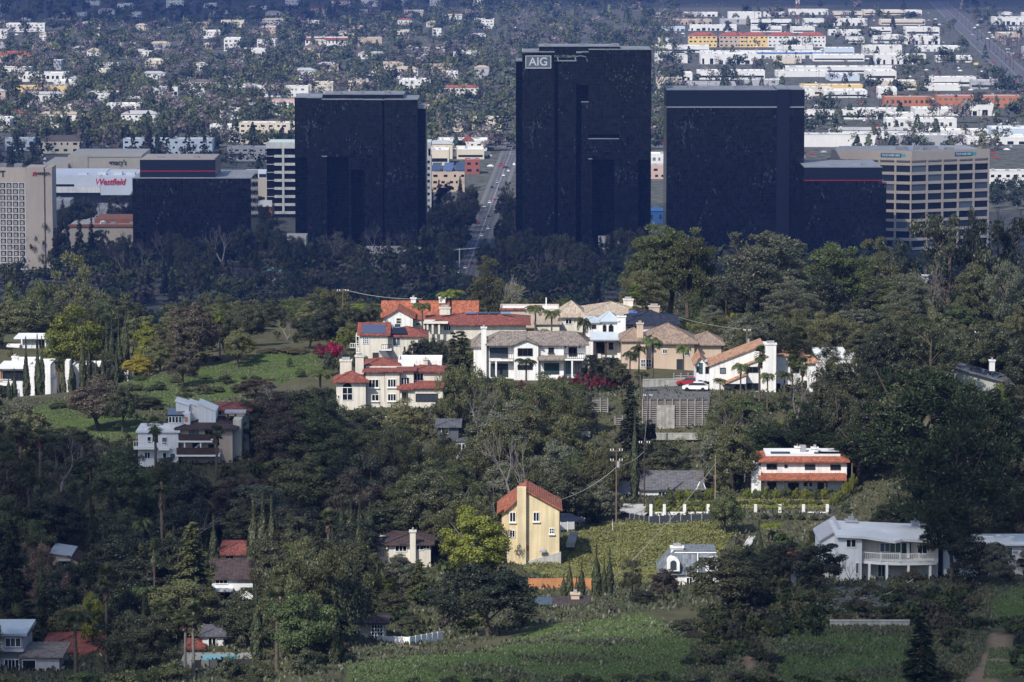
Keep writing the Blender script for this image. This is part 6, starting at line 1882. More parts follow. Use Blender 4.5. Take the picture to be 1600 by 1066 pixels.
# ------------------------------------------------------------------ the far city
CITY = []
WALLS = {'white': surf('city_white', (0.62, 0.61, 0.59), .85, .06, .1, streak=.1), 'cream': surf('city_cream', (0.54, 0.48, 0.39), .85, .06, .1, streak=.1),
         'pale blue': surf('city_pale_blue', (0.46, 0.52, 0.60), .85, .06, .1, streak=.1), 'yellow': surf('city_yellow', (0.60, 0.44, 0.20), .85, .06, .1), 'grey': surf('city_grey', (0.33, 0.33, 0.34), .85, .08, .1),
         'orange': surf('city_orange', (0.36, 0.14, 0.07), .85, .06, .1), 'tan': surf('city_tan', (0.40, 0.32, 0.25), .85, .08, .1), 'pink': surf('city_pink', (0.42, 0.31, 0.27), .85, .06, .1),
         'teal': surf('city_teal', (0.12, 0.36, 0.34), .8, .06, .1), 'blue': surf('city_blue', (0.06, 0.16, 0.42), .8, .06, .1), 'red': surf('city_red', (0.24, 0.075, 0.06), .8, .06, .1)}
ROOFS = {'white': surf('city_roof_white', (0.66, 0.66, 0.65), .8, .1, .06), 'grey': surf('city_roof_grey', (0.34, 0.34, 0.35), .9, .15, .06), 'red': tiles('city_roof_red', (.36, .11, .07), (.22, .07, .05), .8, .8),
         'brown': surf('city_roof_brown', (0.12, 0.095, 0.085), .9, .15, .1), 'tan': surf('city_roof_tan', (0.38, 0.31, 0.24), .9, .12, .1), 'blue': surf('city_roof_blue', (0.07, 0.17, 0.38), .6, .08, .1), 'teal': surf('city_roof_teal', (0.10, 0.32, 0.32), .6, .08, .1)}

def building(px, py, wpx, h, d, wall, roof, pitched=False, label=None, name=None, floors=None, cat=None, group=None, Y=None, rz=None):
    """A far building: foot at photo row py on the valley floor, h and d in metres."""
    p = floor_at(px, py)
    if Y: p = Vector((at(px, 300, Y).x, Y, 0))
    w = wpx / ppm(p.y)
    nm = name or ('apartment_building' if (floors or 0) >= 3 else 'suburban_house' if pitched else 'warehouse')
    o = thing(nm, label, cat or ('house' if nm == 'suburban_house' else 'building'), tuple(p), R(random.uniform(-2.5, 2.5)) if rz is None else rz, group)
    MB().box(-w / 2, w / 2, 0, d, -.5, h).build('wall', WALLS[wall], o)
    r = MB()
    if pitched:
        zr = h + min(d, w) * .2; e = .5
        ym = d / 2; i = min(w / 2 - .1, d / 2) * .8
        c4 = [(-w / 2 - e, -e, h + .02), (w / 2 + e, -e, h + .02), (w / 2 + e, d + e, h + .02), (-w / 2 - e, d + e, h + .02)]
        a, b_ = (-w / 2 + i, ym, zr), (w / 2 - i, ym, zr)
        r.quad(c4[0], c4[1], b_, a); r.poly((c4[1], c4[2], b_)); r.quad(c4[2], c4[3], a, b_); r.poly((c4[3], c4[0], a)); r.poly(c4[::-1])
    else:
        r.box(-w / 2 + .3, w / 2 - .3, .3, d - .3, h + .01, h + .1)
    ro = r.build('roof', ROOFS[roof], o)
    if not pitched:
        pm = MB()
        for q in ((-w / 2 - .05, w / 2 + .05, -.05, .3), (-w / 2 - .05, w / 2 + .05, d - .3, d + .05)): pm.box(q[0], q[1], q[2], q[3], h + .004, h + .8)
        for q in ((-w / 2 - .05, -w / 2 + .3), (w / 2 - .3, w / 2 + .05)): pm.box(q[0], q[1], .302, d - .302, h + .004, h + .8)
        pm.build('parapet', WALLS[wall], ro)
        if w > 9:
            um = MB()
            for k in range(int(w / 7) + 1):
                x, y = random.uniform(-w / 2 + 1, w / 2 - 3), random.uniform(1, d - 3)
                um.box(x, x + random.uniform(1, 2.4), y, y + random.uniform(1, 2.2), h + .11, h + random.uniform(.9, 2.0))
            u = um.build('rooftop_units', MECH, o); u['kind'] = 'stuff'
    wm = MB()
    fl = floors or max(1, int(h / 4))
    fh = h / fl
    x = -w / 2 + random.uniform(1, 3)
    if nm == 'warehouse':
        style = random.random()
        if style < .35:
            wm.box(-w / 2 + 1, w / 2 - 1, -.08, -.004, h * .25, h * .5)
        elif style < .8:
            while x < w / 2 - 3:
                ww = random.choice((2.2, 3.5, 4.5)); wm.box(x, min(x + ww, w / 2 - .5), -.08, -.004, .2, h * random.uniform(.4, .6)); x += ww + random.uniform(2, 7)
    else:
        for f in range(fl):
            x = -w / 2 + 1.2
            while x < w / 2 - 2:
                ww = random.uniform(1.2, 3.0); wm.box(x, min(x + ww, w / 2 - .3), -.08, -.004, f * fh + fh * .35, f * fh + fh * .72); x += ww + random.uniform(1.5, 4.5)
    if wm.v:
        q = wm.build('window_row', PANE, o); q['kind'] = 'stuff'
    q = proj(p.x, p.y, h)
    CITY.append(dict(o=o, px=q[0], py=q[1], desc='%s%s %s' % ('' if nm == 'warehouse' else 'small ' if w < 14 else '', wall if wall == roof or pitched is False else wall + ' walled', {'warehouse': 'flat-roofed building', 'suburban_house': 'house with %s pitched roof' % roof, 'apartment_building': 'apartment block'}[nm] if label is None else ''), auto=label is None))
    return o, w

# named neighbours
building(95, 240, 68, 9, 18, 'cream', 'brown', True, 'cream building with dark pitched roof above the left mall', 'apartment_building', 2)
building(30, 236, 44, 8, 18, 'pale blue', 'grey', False, 'pale blue low block at the far left above the mall', 'apartment_building', 2)
building(262, 243, 140, 11, 16, 'pale blue', 'white', False, 'long pale blue three-storey block above the low black block', 'apartment_building', 3)
building(360, 222, 64, 12, 16, 'white', 'white', False, 'white balconied block left of the cream apartment block', 'apartment_building', 3)
building(420, 225, 92, 15, 18, 'cream', 'white', False, 'cream apartment block with square windows left of the stepped tower', 'apartment_building', 4)
building(400, 252, 90, 9, 16, 'grey', 'grey', False, 'grey garage deck below the cream apartment block', 'apartment_building', 3)
o, w = building(700, 300, 52, 12, 26, 'tan', 'grey', False, 'tan garage block topped with tilted solar panels right of the stepped tower', 'apartment_building', 3)
for k in (-1, 0, 1):
    m = MB(); x = k * 7.5
    m.v += [(x - 3.2, 1, 13), (x + 2.6, 1, 13), (x + 4.0, 24, 16.5), (x - 1.8, 24, 16.5), (x - 3.2, 1, 13.3), (x + 2.6, 1, 13.3), (x + 4.0, 24, 16.8), (x - 1.8, 24, 16.8)]
    m.f += [(0, 3, 2, 1), (4, 5, 6, 7), (0, 1, 5, 4), (1, 2, 6, 5), (2, 3, 7, 6), (3, 0, 4, 7)]
    m.build('solar_panel', SOLARBLUE, o)
building(738, 272, 22, 9, 14, 'red', 'grey', False, 'small dark red building beside the boulevard', 'apartment_building', 2)
o, w = building(722, 236, 78, 7, 30, 'white', 'white', False, 'bright white strip of shops with a small red gable left of the boulevard', 'shop_building', 1)
MB().wallpoly([(-1, 7.1), (9, 7.1), (4, 11)], -.4, 8).build('gable', ROOFS['red'], o)
building(762, 205, 44, 10, 16, 'cream', 'tan', False, 'cream block left of the boulevard in the sun', 'apartment_building', 3)
building(650, 178, 40, 6, 18, 'yellow', 'tan', False, 'yellow low building right of the stepped tower roof', 'shop_building', 1)
building(455, 176, 60, 10, 16, 'pink', 'red', False, 'pinkish building touching the left top of the stepped tower', 'apartment_building', 2)
building(440, 152, 84, 9, 18, 'white', 'tan', False, 'white row of flats above the left top of the stepped tower', 'apartment_building', 2)
o, w = building(510, 72, 66, 9, 22, 'white', 'white', False, 'white store with a broad red band in the upper middle', 'shop_building', 1)
MB().box(-w / 2, w / 2, -1.2, -.01, 7.0, 9.6).build('red_band', WALLS['red'], o)
for k, (px, col) in enumerate(((1098, 'yellow'), (1146, 'tan'), (1178, 'yellow'), (1222, 'white'), (1268, 'white'))):
    o, w = building(px, 74, 44, 13, 20, col, 'red', True, '%s three-storey block with red roof, %s in the sunlit row of five' % (col, ('first', 'second', 'third', 'fourth', 'last')[k]), 'apartment_building', 3, group='row of red-roofed flats')
building(1190, 92, 190, 7, 30, 'white', 'white', False, 'very long white hall with a blue edge below the red-roofed flats', 'warehouse', 1)[0]
o, w = CITY[-1]['o'], 190 / ppm(floor_at(1190, 92).y)
MB().box(-w / 2, w / 2, -.5, -.01, 5.6, 6.9).build('blue_fascia', WALLS['blue'], o)
building(1310, 115, 180, 6, 26, 'white', 'white', False, 'long white hall with dark roof edge in the upper right', 'warehouse', 1)
building(1420, 166, 74, 7, 24, 'orange', 'tan', False, 'orange stucco building left of the longer orange one', 'shop_building', 1)
building(1530, 168, 130, 9, 26, 'orange', 'grey', False, 'long orange building at the right above the office banners', 'shop_building', 2)
building(1300, 146, 96, 7, 20, 'yellow', 'white', False, 'yellow ochre low hall right of the broad black tower', 'warehouse', 1)
building(1262, 150, 76, 7, 20, 'cream', 'white', False, 'cream hall touching the right top of the broad black tower', 'warehouse', 1)
building(1440, 203, 110, 8, 20, 'white', 'white', False, 'white hall with small square windows above the office building', 'shop_building', 1)
building(1580, 292, 70, 9, 20, 'white', 'grey', False, 'white low school-like building right of the office building', 'shop_building', 2)
building(1490, 135, 70, 8, 18, 'white', 'white', False, 'white warehouse with a round signboard at the right', 'warehouse', 1)
building(1026, 328, 30, 7, 10, 'blue', 'blue', True, 'bright blue canopy in the gap right of the tallest tower', 'canopy', 1, Y=2300)
building(1028, 256, 36, 6, 20, 'white', 'white', False, 'white low building in the gap right of the tallest tower', 'shop_building', 1)
building(1030, 280, 40, 8, 20, 'pink', 'grey', False, 'brownish parking deck in the gap right of the tallest tower', 'shop_building', 2)
building(60, 150, 90, 8, 20, 'yellow', 'tan', False, 'yellow shop row at the far left', 'shop_building', 1)
building(70, 128, 70, 8, 20, 'white', 'white', False, 'white house row above the yellow shop row at the far left', 'shop_building', 1)
building(20, 98, 60, 8, 20, 'pink', 'red', True, 'pink building with red roof at the far left edge', 'apartment_building', 2)
building(40, 50, 60, 10, 20, 'white', 'white', False, 'white modern block at the upper left edge', 'apartment_building', 3)
building(430, 440, 26, 6, 10, 'grey', 'teal', True, 'small pavilion with a teal peaked roof among the dark trees', 'pavilion', 1, Y=1960, rz=.2)
building(420, 500, 76, 7, 14, 'cream', 'tan', False, 'low cream building showing behind the bare tree', 'shop_building', 1, Y=1420)
building(1445, 452, 56, 8, 18, 'white', 'grey', False, 'low white building at the foot of the beige office building', 'shop_building', 1, Y=1900)
building(978, 470, 22, 5, 10, 'pink', 'red', True, 'tiny red-roofed kiosk among dark trees right of centre', 'pavilion', 1, Y=1830)
building(1275, 528, 36, 7, 10, 'white', 'white', False, 'white trellised house hidden in pines at the right of the ridge', 'hillside_house', 2, cat='house', Y=840)
# rows of ordinary buildings
def rows(pys, x0, x1, wr, gap, hr, cols, roofs, pitched=0.0, floors=None, skip=0.0):
    for py in pys:
        x = x0 + random.uniform(0, 20)
        while x < x1:
            w = random.uniform(*wr) * (0.55 + py / 300)
            cx = x + w / 2
            hid = (461 < cx < 660 and py > 165) or (806 < cx < 1016) or (1041 < cx < 1255 and py > 160) or (1300 < cx < 1545 and py > 240) or abs(cx - 795) < 24
            far_road = abs(cx - (1468 + (py - 2) * 1.08)) < 26 + w / 2
            if not hid and not far_road and random.random() > skip and not any(abs(c['px'] - cx) < w * .5 + 12 and abs(c['py'] + 6 - py) < 9 for c in CITY):
                pt = random.random() < pitched
                rf = random.choice(roofs)
                building(cx, py + random.uniform(-4, 4), w, random.uniform(*hr) * random.choice((.8, 1, 1, 1.25)), random.uniform(14, 46) if not pt else random.uniform(9, 14), random.choice(cols), rf if not pt else random.choice(('brown', 'grey', 'grey', 'tan', 'red')), pt, None, None, floors if random.random() < .6 else None)
            x += w + random.uniform(*gap)
rows((26, 40, 52, 66, 84, 100, 124, 138, 154, 178, 190, 216, 230), 1022, 1640, (26, 110), (3, 26), (4.5, 8.5), ('white', 'white', 'white', 'cream', 'grey', 'white', 'white', 'tan', 'white', 'pale blue', 'white'), ('white', 'white', 'white', 'grey'), .03)
rows((12, 28, 44, 60, 78, 94, 110, 126, 146, 164, 184, 204), -20, 1000, (18, 56), (16, 66), (5, 11), ('white', 'white', 'cream', 'white', 'white', 'tan', 'grey'), ('white', 'grey', 'tan', 'white'), .45, 3, .12)
rows((232, 246, 262), 666, 780, (20, 34), (4, 14), (6, 9), ('cream', 'grey', 'tan'), ('grey', 'white'), .2, 2, .2)
rows((336, 350, 372), -10, 210, (22, 40), (10, 40), (6, 9), ('white', 'grey', 'cream'), ('grey', 'white'), .2, 2, .3)

# radio mast, signboards, far poles
mp_ = floor_at(1246, 46)
mo = thing('radio_mast', 'red and white lattice mast above the red-roofed flats', 'mast', tuple(mp_))
RW = [WALLS['red'], WALLS['white']]
for k in range(7):
    m = MB(); z0, z1 = k * 6.5, (k + 1) * 6.5
    for (a, b_) in ((-1, -1), (1, -1), (1, 1), (-1, 1)):
        m.tube([(a * 1.8, b_ * 1.8, z0), (a * 1.8, b_ * 1.8, z1)], .3, 4)
    for s in (-1, 1): m.tube([(-1.8, -1.8 * s, z0), (1.8, -1.8 * s, z1)], .2, 4)
    m.build('mast_section', RW[k % 2], mo)
for i, (px, py, col, lab, txtw) in enumerate(((1564, 136, 'white', 'white billboard with a dark round emblem at the right', 16), (1525, 102, 'yellow', 'yellow roadside sign beside the far right road', 7), (1505, 98, 'red', 'red roadside sign beside the far right road', 6))):
    q = floor_at(px, py + 8); s = ppm(q.y)
    so = thing('roadside_sign', lab, 'sign', tuple(q))
    MB().tube([(0, 0, 0), (0, 0, 6)], .3, 6).build('post', MECH, so); bd = MB().box(-txtw / 2 / s, txtw / 2 / s, -.3, .3, 5.5, 5.5 + txtw * .5 / s).build('sign_board', WALLS[col], so)
    if i == 0: MB().dome(-2, -.3, 7.5, 1.3, .3, 1.3).build('emblem', WALLS['red'], bd)
fp = [(random.uniform(1030, 1590), random.uniform(30, 225)) for _ in range(46)] + [(1478 + k * 6.2, 14 + k * 5.6) for k in range(18)] + [(1500 + k * 6.2, 12 + k * 5.6) for k in range(16)] + [(random.uniform(20, 1000), random.uniform(50, 200)) for _ in range(10)]
fm = {}
FARPOLES = []
for k, (px, py) in enumerate(sorted(fp)):
    q = floor_at(px, py)
    if 806 < px < 1016 or (1041 < px < 1255 and py > 150): continue
    hh = random.uniform(11, 14)
    o = thing('utility_pole', 'thin dark utility pole standing among the far buildings of the valley', 'utility pole', tuple(q), 0, 'far utility poles of the valley')
    if not fm:
        fm['p'] = MB().tube([(0, 0, 0), (0, 0, 12.5)], [.26, .18], 5).mesh('pole'); fm['c'] = MB().box(-1.6, 1.6, -.14, .14, 11.2, 11.5).mesh('crossarm')
    FARPOLES.append(o); obj('pole', fm['p'], DARKWOOD, o); obj('crossarm', fm['c'], DARKWOOD, o)

# ------------------------------------------------------------------ the far tree cover (too many and too small to count)
def tone_material():
    m, nt, out = new_mat('far_foliage'); L = nt.links
    a = node(nt, 'ShaderNodeAttribute', attribute_name='tone'); ge = node(nt, 'ShaderNodeNewGeometry')
    mr = node(nt, 'ShaderNodeMapRange'); mr.inputs['To Min'].default_value = .7; mr.inputs['To Max'].default_value = 1.35
    L.new(ge.outputs['Random Per Island'], mr.inputs['Value'])
    hs = node(nt, 'ShaderNodeHueSaturation'); L.new(a.outputs['Color'], hs.inputs['Color']); L.new(mr.outputs[0], hs.inputs['Value'])
    d = node(nt, 'ShaderNodeBsdfDiffuse'); t = node(nt, 'ShaderNodeBsdfTranslucent'); L.new(hs.outputs[0], d.inputs['Color']); L.new(hs.outputs[0], t.inputs['Color'])
    mx = node(nt, 'ShaderNodeMixShader'); mx.inputs[0].default_value = .2; L.new(d.outputs[0], mx.inputs[1]); L.new(t.outputs[0], mx.inputs[2]); L.new(mx.outputs[0], out.inputs['Surface'])
    return m
TONE = tone_material()
GREENS = np.array([(.062, .078, .048), (.082, .099, .054), (.102, .116, .066), (.046, .060, .042), (.125, .128, .072), (.16, .175, .07)])
BROWNS = np.array([(.165, .145, .140), (.125, .108, .105), (.20, .175, .16)])

def far_mass(name, label, pts, per=92):
    """pts: x, y, z, height, width, tone colour, shape (0 round, 1 tall, 2 spire, 3 palm)."""
    P, N, S, T = [], [], [], []
    for (x, y, z, hh, w, col, shp) in pts:
        k = per if shp < 3 else 26
        if shp == 0 and per > 60:
            nb = 5; sc_ = ball(nb) * rng.uniform(.25, .62, (nb, 1)); pick = rng.integers(0, nb, k)
            d = ball(k); d[:, 2] = d[:, 2] * .9 + .15
            c = (sc_[pick] + d * rng.uniform(.2, .48, (k, 1))) * np.array([w / 2, w / 2, hh * .46]) + np.array([x, y, z + hh * .55]); s = max(.3, w * .105)
        elif shp == 0:
            d = ball(k); d[:, 2] = d[:, 2] * .9 + .1
            lob = 1 + .3 * np.sin(np.arctan2(d[:, 1], d[:, 0]) * 3 + x) * (1 - np.abs(d[:, 2]))
            c = d * np.array([w / 2, w / 2, hh * .42]) * (rng.uniform(.45, 1, k) * lob)[:, None] + np.array([x, y, z + hh * .58]); s = max(.42, w * .15) if per > 60 else w * .21
        elif shp == 1:
            d = ball(k); c = d * np.array([w / 2, w / 2, hh * .47]) * rng.uniform(.4, 1, (k, 1)) + np.array([x, y, z + hh * .52]); c[:, 0] += rng.normal(size=k) * w * .08; s = max(.35, w * .15)
        elif shp == 2:
            t = rng.uniform(0, 1, k); a = rng.uniform(0, 6.28, k); r = (1 - t) ** .7 * w / 2 + .2
            c = np.stack([x + np.cos(a) * r, y + np.sin(a) * r, z + t * hh], 1); d = np.stack([np.cos(a), np.sin(a), np.full(k, .4)], 1); s = w * .30
        else:
            a = rng.uniform(0, 6.28, k); e = rng.uniform(-.5, 1.2, k); d = np.stack([np.cos(a) * np.cos(e), np.sin(a) * np.cos(e), np.sin(e)], 1)
            c = d * 1.5 + np.array([x, y, z + hh - 1.5]); s = 1.2
            m_ = 8
            c[:m_] = np.stack([np.full(m_, x), np.full(m_, y), z + np.linspace(.5, hh - 1.5, m_)], 1); d[:m_] = np.array([0, -1, 0.0])
        P.append(c); N.append(d + rng.normal(size=(k, 3)) * .4); S.append(np.full(k, s)); T.append(np.tile(col, (k, 1)))
    V, F = sprays(np.concatenate(P), np.concatenate(N), np.concatenate(S), 1.25)
    me = np_mesh(name, V, F)
    att = me.color_attributes.new('tone', 'FLOAT_COLOR', 'POINT')
    t = np.repeat(np.concatenate(T), 4, 0); c4 = np.ones((len(t), 4), np.float32); c4[:, :3] = t
    att.data.foreach_set('color', c4.ravel())
    o = obj(name, me, TONE)
    return tag(o, label, 'trees', kind='stuff')

def city_clear(px, py, top):
    """Keep the fronts of the named buildings free."""
    for c in CITY:
        if not c['auto'] and abs(c['px'] - px) < 34 and c['py'] - 1 < py < c['py'] + 22:
            return random.random() < .72
    return False
pts = []
for i in range(4300):
    px = random.uniform(-60, 1060); py = 240 * random.random() ** 1.05 - 2
    if abs(px - 794) < 10 and py > 195: continue
    q = floor_at(px, py)
    if city_clear(px, py, 0): continue
    r = random.random()
    patch = math.sin(px * .013 + py * .05) + math.sin(px * .031 - py * .021 + 2)
    bare = r < (.30 if patch > .6 else .12)
    shp = random.choice((0, 0, 0, 1, 2)) if not bare else 0
    if random.random() < .06: shp = 3
    hh = random.uniform(8, 19) * (1.3 if shp == 1 else 1) if shp != 3 else random.uniform(14, 22)
    col = BROWNS[random.randrange(3)] if bare else GREENS[random.randrange(6 if random.random() < .5 else 4)]
    pts.append((q.x, q.y, 0, hh, random.uniform(10, 25) if shp < 1 else random.uniform(5, 10), col * random.uniform(.8, 1.2), shp))
RW_ = (26, 40, 52, 66, 84, 100, 124, 138, 154, 178, 190, 216, 230)
for i in range(1150):
    px = random.uniform(1010, 1650)
    py = random.choice(RW_) + random.uniform(4, 9) if random.random() < .75 else random.uniform(2, 240)
    lump = math.sin(px * .045 + py * .09) + math.sin(px * .017 - py * .05 + 1)
    if lump < -.35 and random.random() < .75: continue
    if 84 < py < 132 and random.random() < .35: continue
    q = floor_at(px, py)
    if abs(px - (1468 + (py - 2) * 1.08)) < 14 or (city_clear(px, py, 0)): continue
    shp = random.choice((0, 0, 0, 1, 2, 3, 3))
    pts.append((q.x, q.y, 0, random.uniform(8, 17) if shp < 3 else random.uniform(14, 23), random.uniform(8, 18) if shp < 1 else random.uniform(5, 9), (BROWNS[random.randrange(3)] if random.random() < .25 else GREENS[random.randrange(5)]) * random.uniform(.75, 1.15), shp))
for i in range(60):
    px = random.uniform(1548, 1650); py = random.uniform(296, 330); q = floor_at(px, py)
    pts.append((q.x, q.y, 0, random.uniform(8, 14), random.uniform(8, 13), GREENS[3] * random.uniform(.7, 1.0), 0))
for i in range(150):      # wood line along the far right road
    t = random.random(); px = 1475 + 140 * t + random.uniform(14, 60); py = 2 + 130 * t
    q = floor_at(px, py); pts.append((q.x, q.y, 0, random.uniform(8, 15), random.uniform(7, 12), (BROWNS[0] if t > .45 else GREENS[3]) * random.uniform(.8, 1.2), 0))
for i in range(250):      # larger old trees standing out of the cover
    px = random.uniform(-40, 1030) if i % 5 else random.uniform(1040, 1600); py = random.uniform(14, 225)
    if city_clear(px, py, 0) or abs(px - 794) < 22 or abs(px - (1468 + (py - 2) * 1.08)) < 22: continue
    q = floor_at(px, py); g = BROWNS[random.randrange(3)] if random.random() < .22 else GREENS[random.randrange(4)]
    for k in range(3):
        pts.append((q.x + random.uniform(-7, 7), q.y + random.uniform(-3, 3), 0, random.uniform(13, 22), random.uniform(15, 24), g * random.uniform(.85, 1.1), 0))
for i in range(150):
    px = random.uniform(-10, 460); py = random.choice((226, 244, 258, 270)) + random.uniform(-5, 5)
    q = floor_at(px, py)
    if 70 < px < 225 and py > 250: continue
    shp = random.choice((0, 0, 1, 2, 2)); pts.append((q.x, q.y, 0, random.uniform(7, 12) if shp == 0 else random.uniform(12, 24), random.uniform(8, 14) if shp == 0 else random.uniform(5, 8), (BROWNS[1] if random.random() < .25 else GREENS[3]) * random.uniform(.7, 1.0), shp))
far_mass('distant_trees', 'mixed green and bare trees covering the far suburb behind the towers', pts)
pts = []
for i in range(1500):     # last wooded rows toward the horizon
    px = random.uniform(-80, 1680); Yy = random.uniform(6300, 8200)
    pts.append((at(px, 0, Yy).x, Yy, 0, random.uniform(9, 17), random.uniform(9, 18), GREENS[random.randrange(4)] * random.uniform(.7, 1.0), 0))
far_mass('horizon_trees', 'dark wooded rows at the far edge of the valley', pts, 30)

# cars standing in lots and side streets of the far city, too small to tell apart
cm = {}
for i in range(900):
    px = random.uniform(1015, 1640) if random.random() < .6 else random.uniform(-20, 1010); py = random.uniform(20, 270)
    if 806 < px < 1016: continue
    q = floor_at(px, py); c = random.choice(('white', 'white', 'silver', 'dark', 'red'))
    m = cm.setdefault(c, MB())
    a = random.random() < .6
    L_, W_ = (2.2, .9) if a else (.9, 2.2)
    m.box(q.x - L_, q.x + L_, q.y - W_, q.y + W_, .3, .95); m.box(q.x - L_ * .55, q.x + L_ * .55, q.y - W_ * .75, q.y + W_ * .75, .951, 1.5)
for c, m in cm.items():
    o = m.build('distant_cars', surf('far_car_' + c, {'white': (.7, .7, .7), 'silver': (.35, .36, .38), 'dark': (.03, .03, .035), 'red': (.3, .03, .03)}[c], .3, .05, .5, spec=.6))
    tag(o, c + ' cars parked about the lots of the far city', 'cars', kind='stuff')

# ------------------------------------------------------------------ trees that can be told apart
T = tree
T('pine', 1045, 348, 852, 150, 'pine', 'great rounded pine left of the two large pines on the ridge', variant=1)
T('pine', 1075, 362, 846, 110, 'pine', 'right half of the rounded pine group on the ridge', variant=2)
T('pine', 1010, 380, 848, 80, 'pine', 'lower left pine beside the great rounded pine', variant=0)
T('pine', 1195, 357, 838, 165, 'grey', 'broad grey-olive pine in the middle of the ridge pines', variant=1)
T('pine', 1302, 375, 862, 140, 'pine', 'broad olive pine right of the grey-olive one on the ridge', variant=2)
T('pine', 1372, 384, 880, 95, 'olive', 'narrower pine in front of the beige office building', variant=0)
T('broadleaf', 1412, 366, 905, 62, 'deep', 'dark round tree covering the corner of the beige office building')
T('eucalyptus', 1485, 336, 900, 130, 'dark', 'big dark gum tree right of the beige office corner')
T('eucalyptus', 1560, 336, 905, 125, 'deep', 'big dark gum tree at the right edge of the ridge')
T('broadleaf', 1521, 312, 935, 46, 'deep', 'dark tuft of a tall tree rising against the office building')
T('bare', 1460, 400, 880, 90, 'mauve', 'bare grey tree tangled in front of the dark gum tree')
T('pine', 760, 412, 870, 66, 'olive', 'sunlit olive pine above the long red roof')
T('bare', 783, 424, 850, 70, 'grey', 'pale bare tree behind the long red roof', bark=TWIG)
T('broadleaf', 806, 440, 860, 50, 'olive', 'rounded olive tree right of the pale bare tree')
T('pine', 118, 414, 1010, 120, 'olive', 'wide olive pine right of the hotel foot')
T('pine', 62, 432, 1010, 80, 'pine', 'olive pine directly below the hotel')
T('broadleaf', 15, 425, 1030, 70, 'deep', 'dark round tree at the left edge below the hotel')
T('fan_palm', 14, 438, 960, 26, 'palm', 'small fan palm at the left edge below the hotel')
T('bare', 85, 460, 900, 80, 'mauve', 'bare grey-brown tree left of the bright yellow-green tree')
T('broadleaf', 300, 472, 735, 92, 'brown', 'big dark purplish-brown tree on the left knoll')
T('broadleaf', 285, 540, 715, 60, 'brown', 'dark brownish bush below the purplish tree on the knoll')
T('broadleaf', 115, 482, 762, 102, 'lime', 'bright yellow-green round tree behind the cypress row')
T('broadleaf', 232, 506, 752, 54, 'lime', 'yellow-green tree left of the purplish tree')
T('broadleaf', 250, 528, 742, 60, 'dry', 'pale dry-leaved bush below the yellow-green tree')
T('broadleaf', 214, 556, 730, 58, 'yellow', 'low yellow bush at the top of the left grass bank')
T('broadleaf', 375, 517, 738, 52, 'lime', 'round bright green bush beside the lone palm on the knoll')
T('fan_palm', 343, 483, 740, 21, 'palm_bright', 'lone bright fan palm standing on the left knoll', bark=BARK_PALE)
for i, (x, top, w, Y) in enumerate(((40, 527, 10, 722), (58, 523, 11, 728), (65, 526, 9, 735), (22, 576, 9, 715), (13, 585, 8, 714), (41, 560, 13, 716), (60, 552, 12, 718), (128, 512, 12, 735), (139, 520, 10, 738), (112, 555, 14, 728),
                                    (166, 500, 11, 752), (174, 487, 12, 755), (185, 495, 11, 753), (196, 481, 12, 756), (212, 480, 10, 762), (182, 536, 10, 735), (160, 545, 12, 733), (150, 552, 10, 732), (99, 572, 9, 722), (285, 457, 8, 800), (268, 470, 7, 800))):
    T('cypress', x, top, Y, w, 'cypress', 'slim dark cypress on the left hill, %s counted from the left' % NTH[sorted((40, 58, 65, 22, 13, 41, 60, 128, 139, 112, 166, 174, 185, 196, 212, 182, 160, 150, 99, 285, 268)).index(x)], group='cypresses of the left hill')
T('fan_palm', 90, 548, 722, 34, 'palm_dark', 'shaggy dark fan palm in front of the white modern house')
T('broadleaf', 152, 590, 668, 110, 'brown', 'large dark brown-green tree below the white modern house')
T('broadleaf', 190, 598, 662, 60, 'dark', 'dark tree right of the large brown-green tree at left')
for x, top, Y, w in ((30, 655, 610, 46), (62, 668, 600, 44), (12, 690, 590, 44), (128, 672, 605, 38), (90, 690, 596, 42), (45, 720, 575, 40), (140, 705, 585, 36)):
    T('fan_palm', x, top, Y, w, 'palm_dark', None)
T('fan_palm', 242, 648, 590, 36, 'palm', 'fan palm in front of the white decked house')
T('broadleaf', 262, 712, 585, 70, 'dark', 'dark tree below the white half of the decked house')
T('fan_palm', 338, 662, 592, 34, 'palm_dark', 'fan palm in front of the brown decks')
T('bare', 425, 590, 680, 100, 'mauve', 'mauve bare thicket right of the decked house')
T('broadleaf', 400, 640, 640, 80, 'brown', 'dull brown tree between the decked house and the mansion')
T('pine', 478, 468, 785, 44, 'mid', 'dense green conifer left of the magenta bougainvillea')
T('eucalyptus', 525, 448, 800, 66, 'olive', 'loose olive gum tree behind the brown pole on the ridge')
T('feather_palm', 572, 470, 790, 60, 'palm_bright', 'bright bushy palm left of the orange-roofed house')
T('broadleaf', 500, 490, 770, 66, 'lime', 'sunny yellow-green shrub tree below the brown pole')
T('broadleaf', 545, 505, 762, 50, 'olive', 'olive bush left of the cream solar-roofed house')
T('broadleaf', 540, 512, 752, 26, 'lime', 'pale green young tree beside the magenta bougainvillea')
T('bare', 450, 500, 770, 56, 'grey', 'grey bare bush at the left end of the ridge')
T('shrub', 523, 527, 738, 40, 'magenta', 'magenta bougainvillea bush left of the cream solar-roofed house')
T('shrub', 500, 533, 740, 30, 'crimson', 'dull crimson bush left of the magenta bougainvillea')
T('shrub', 455, 545, 745, 70, 'dry', 'brown dry brush along the top of the left lawn')
T('shrub', 420, 552, 745, 50, 'dry', 'brown dry brush at the left end of the lawn top')
T('shrub', 452, 556, 728, 12, 'mid', 'tiny lone bush on the left lawn')
for x, top, w in ((515, 548, 34), (538, 546, 38), (560, 544, 34), (572, 548, 24)):
    T('shrub', x, top, 716, w, 'dark', None)
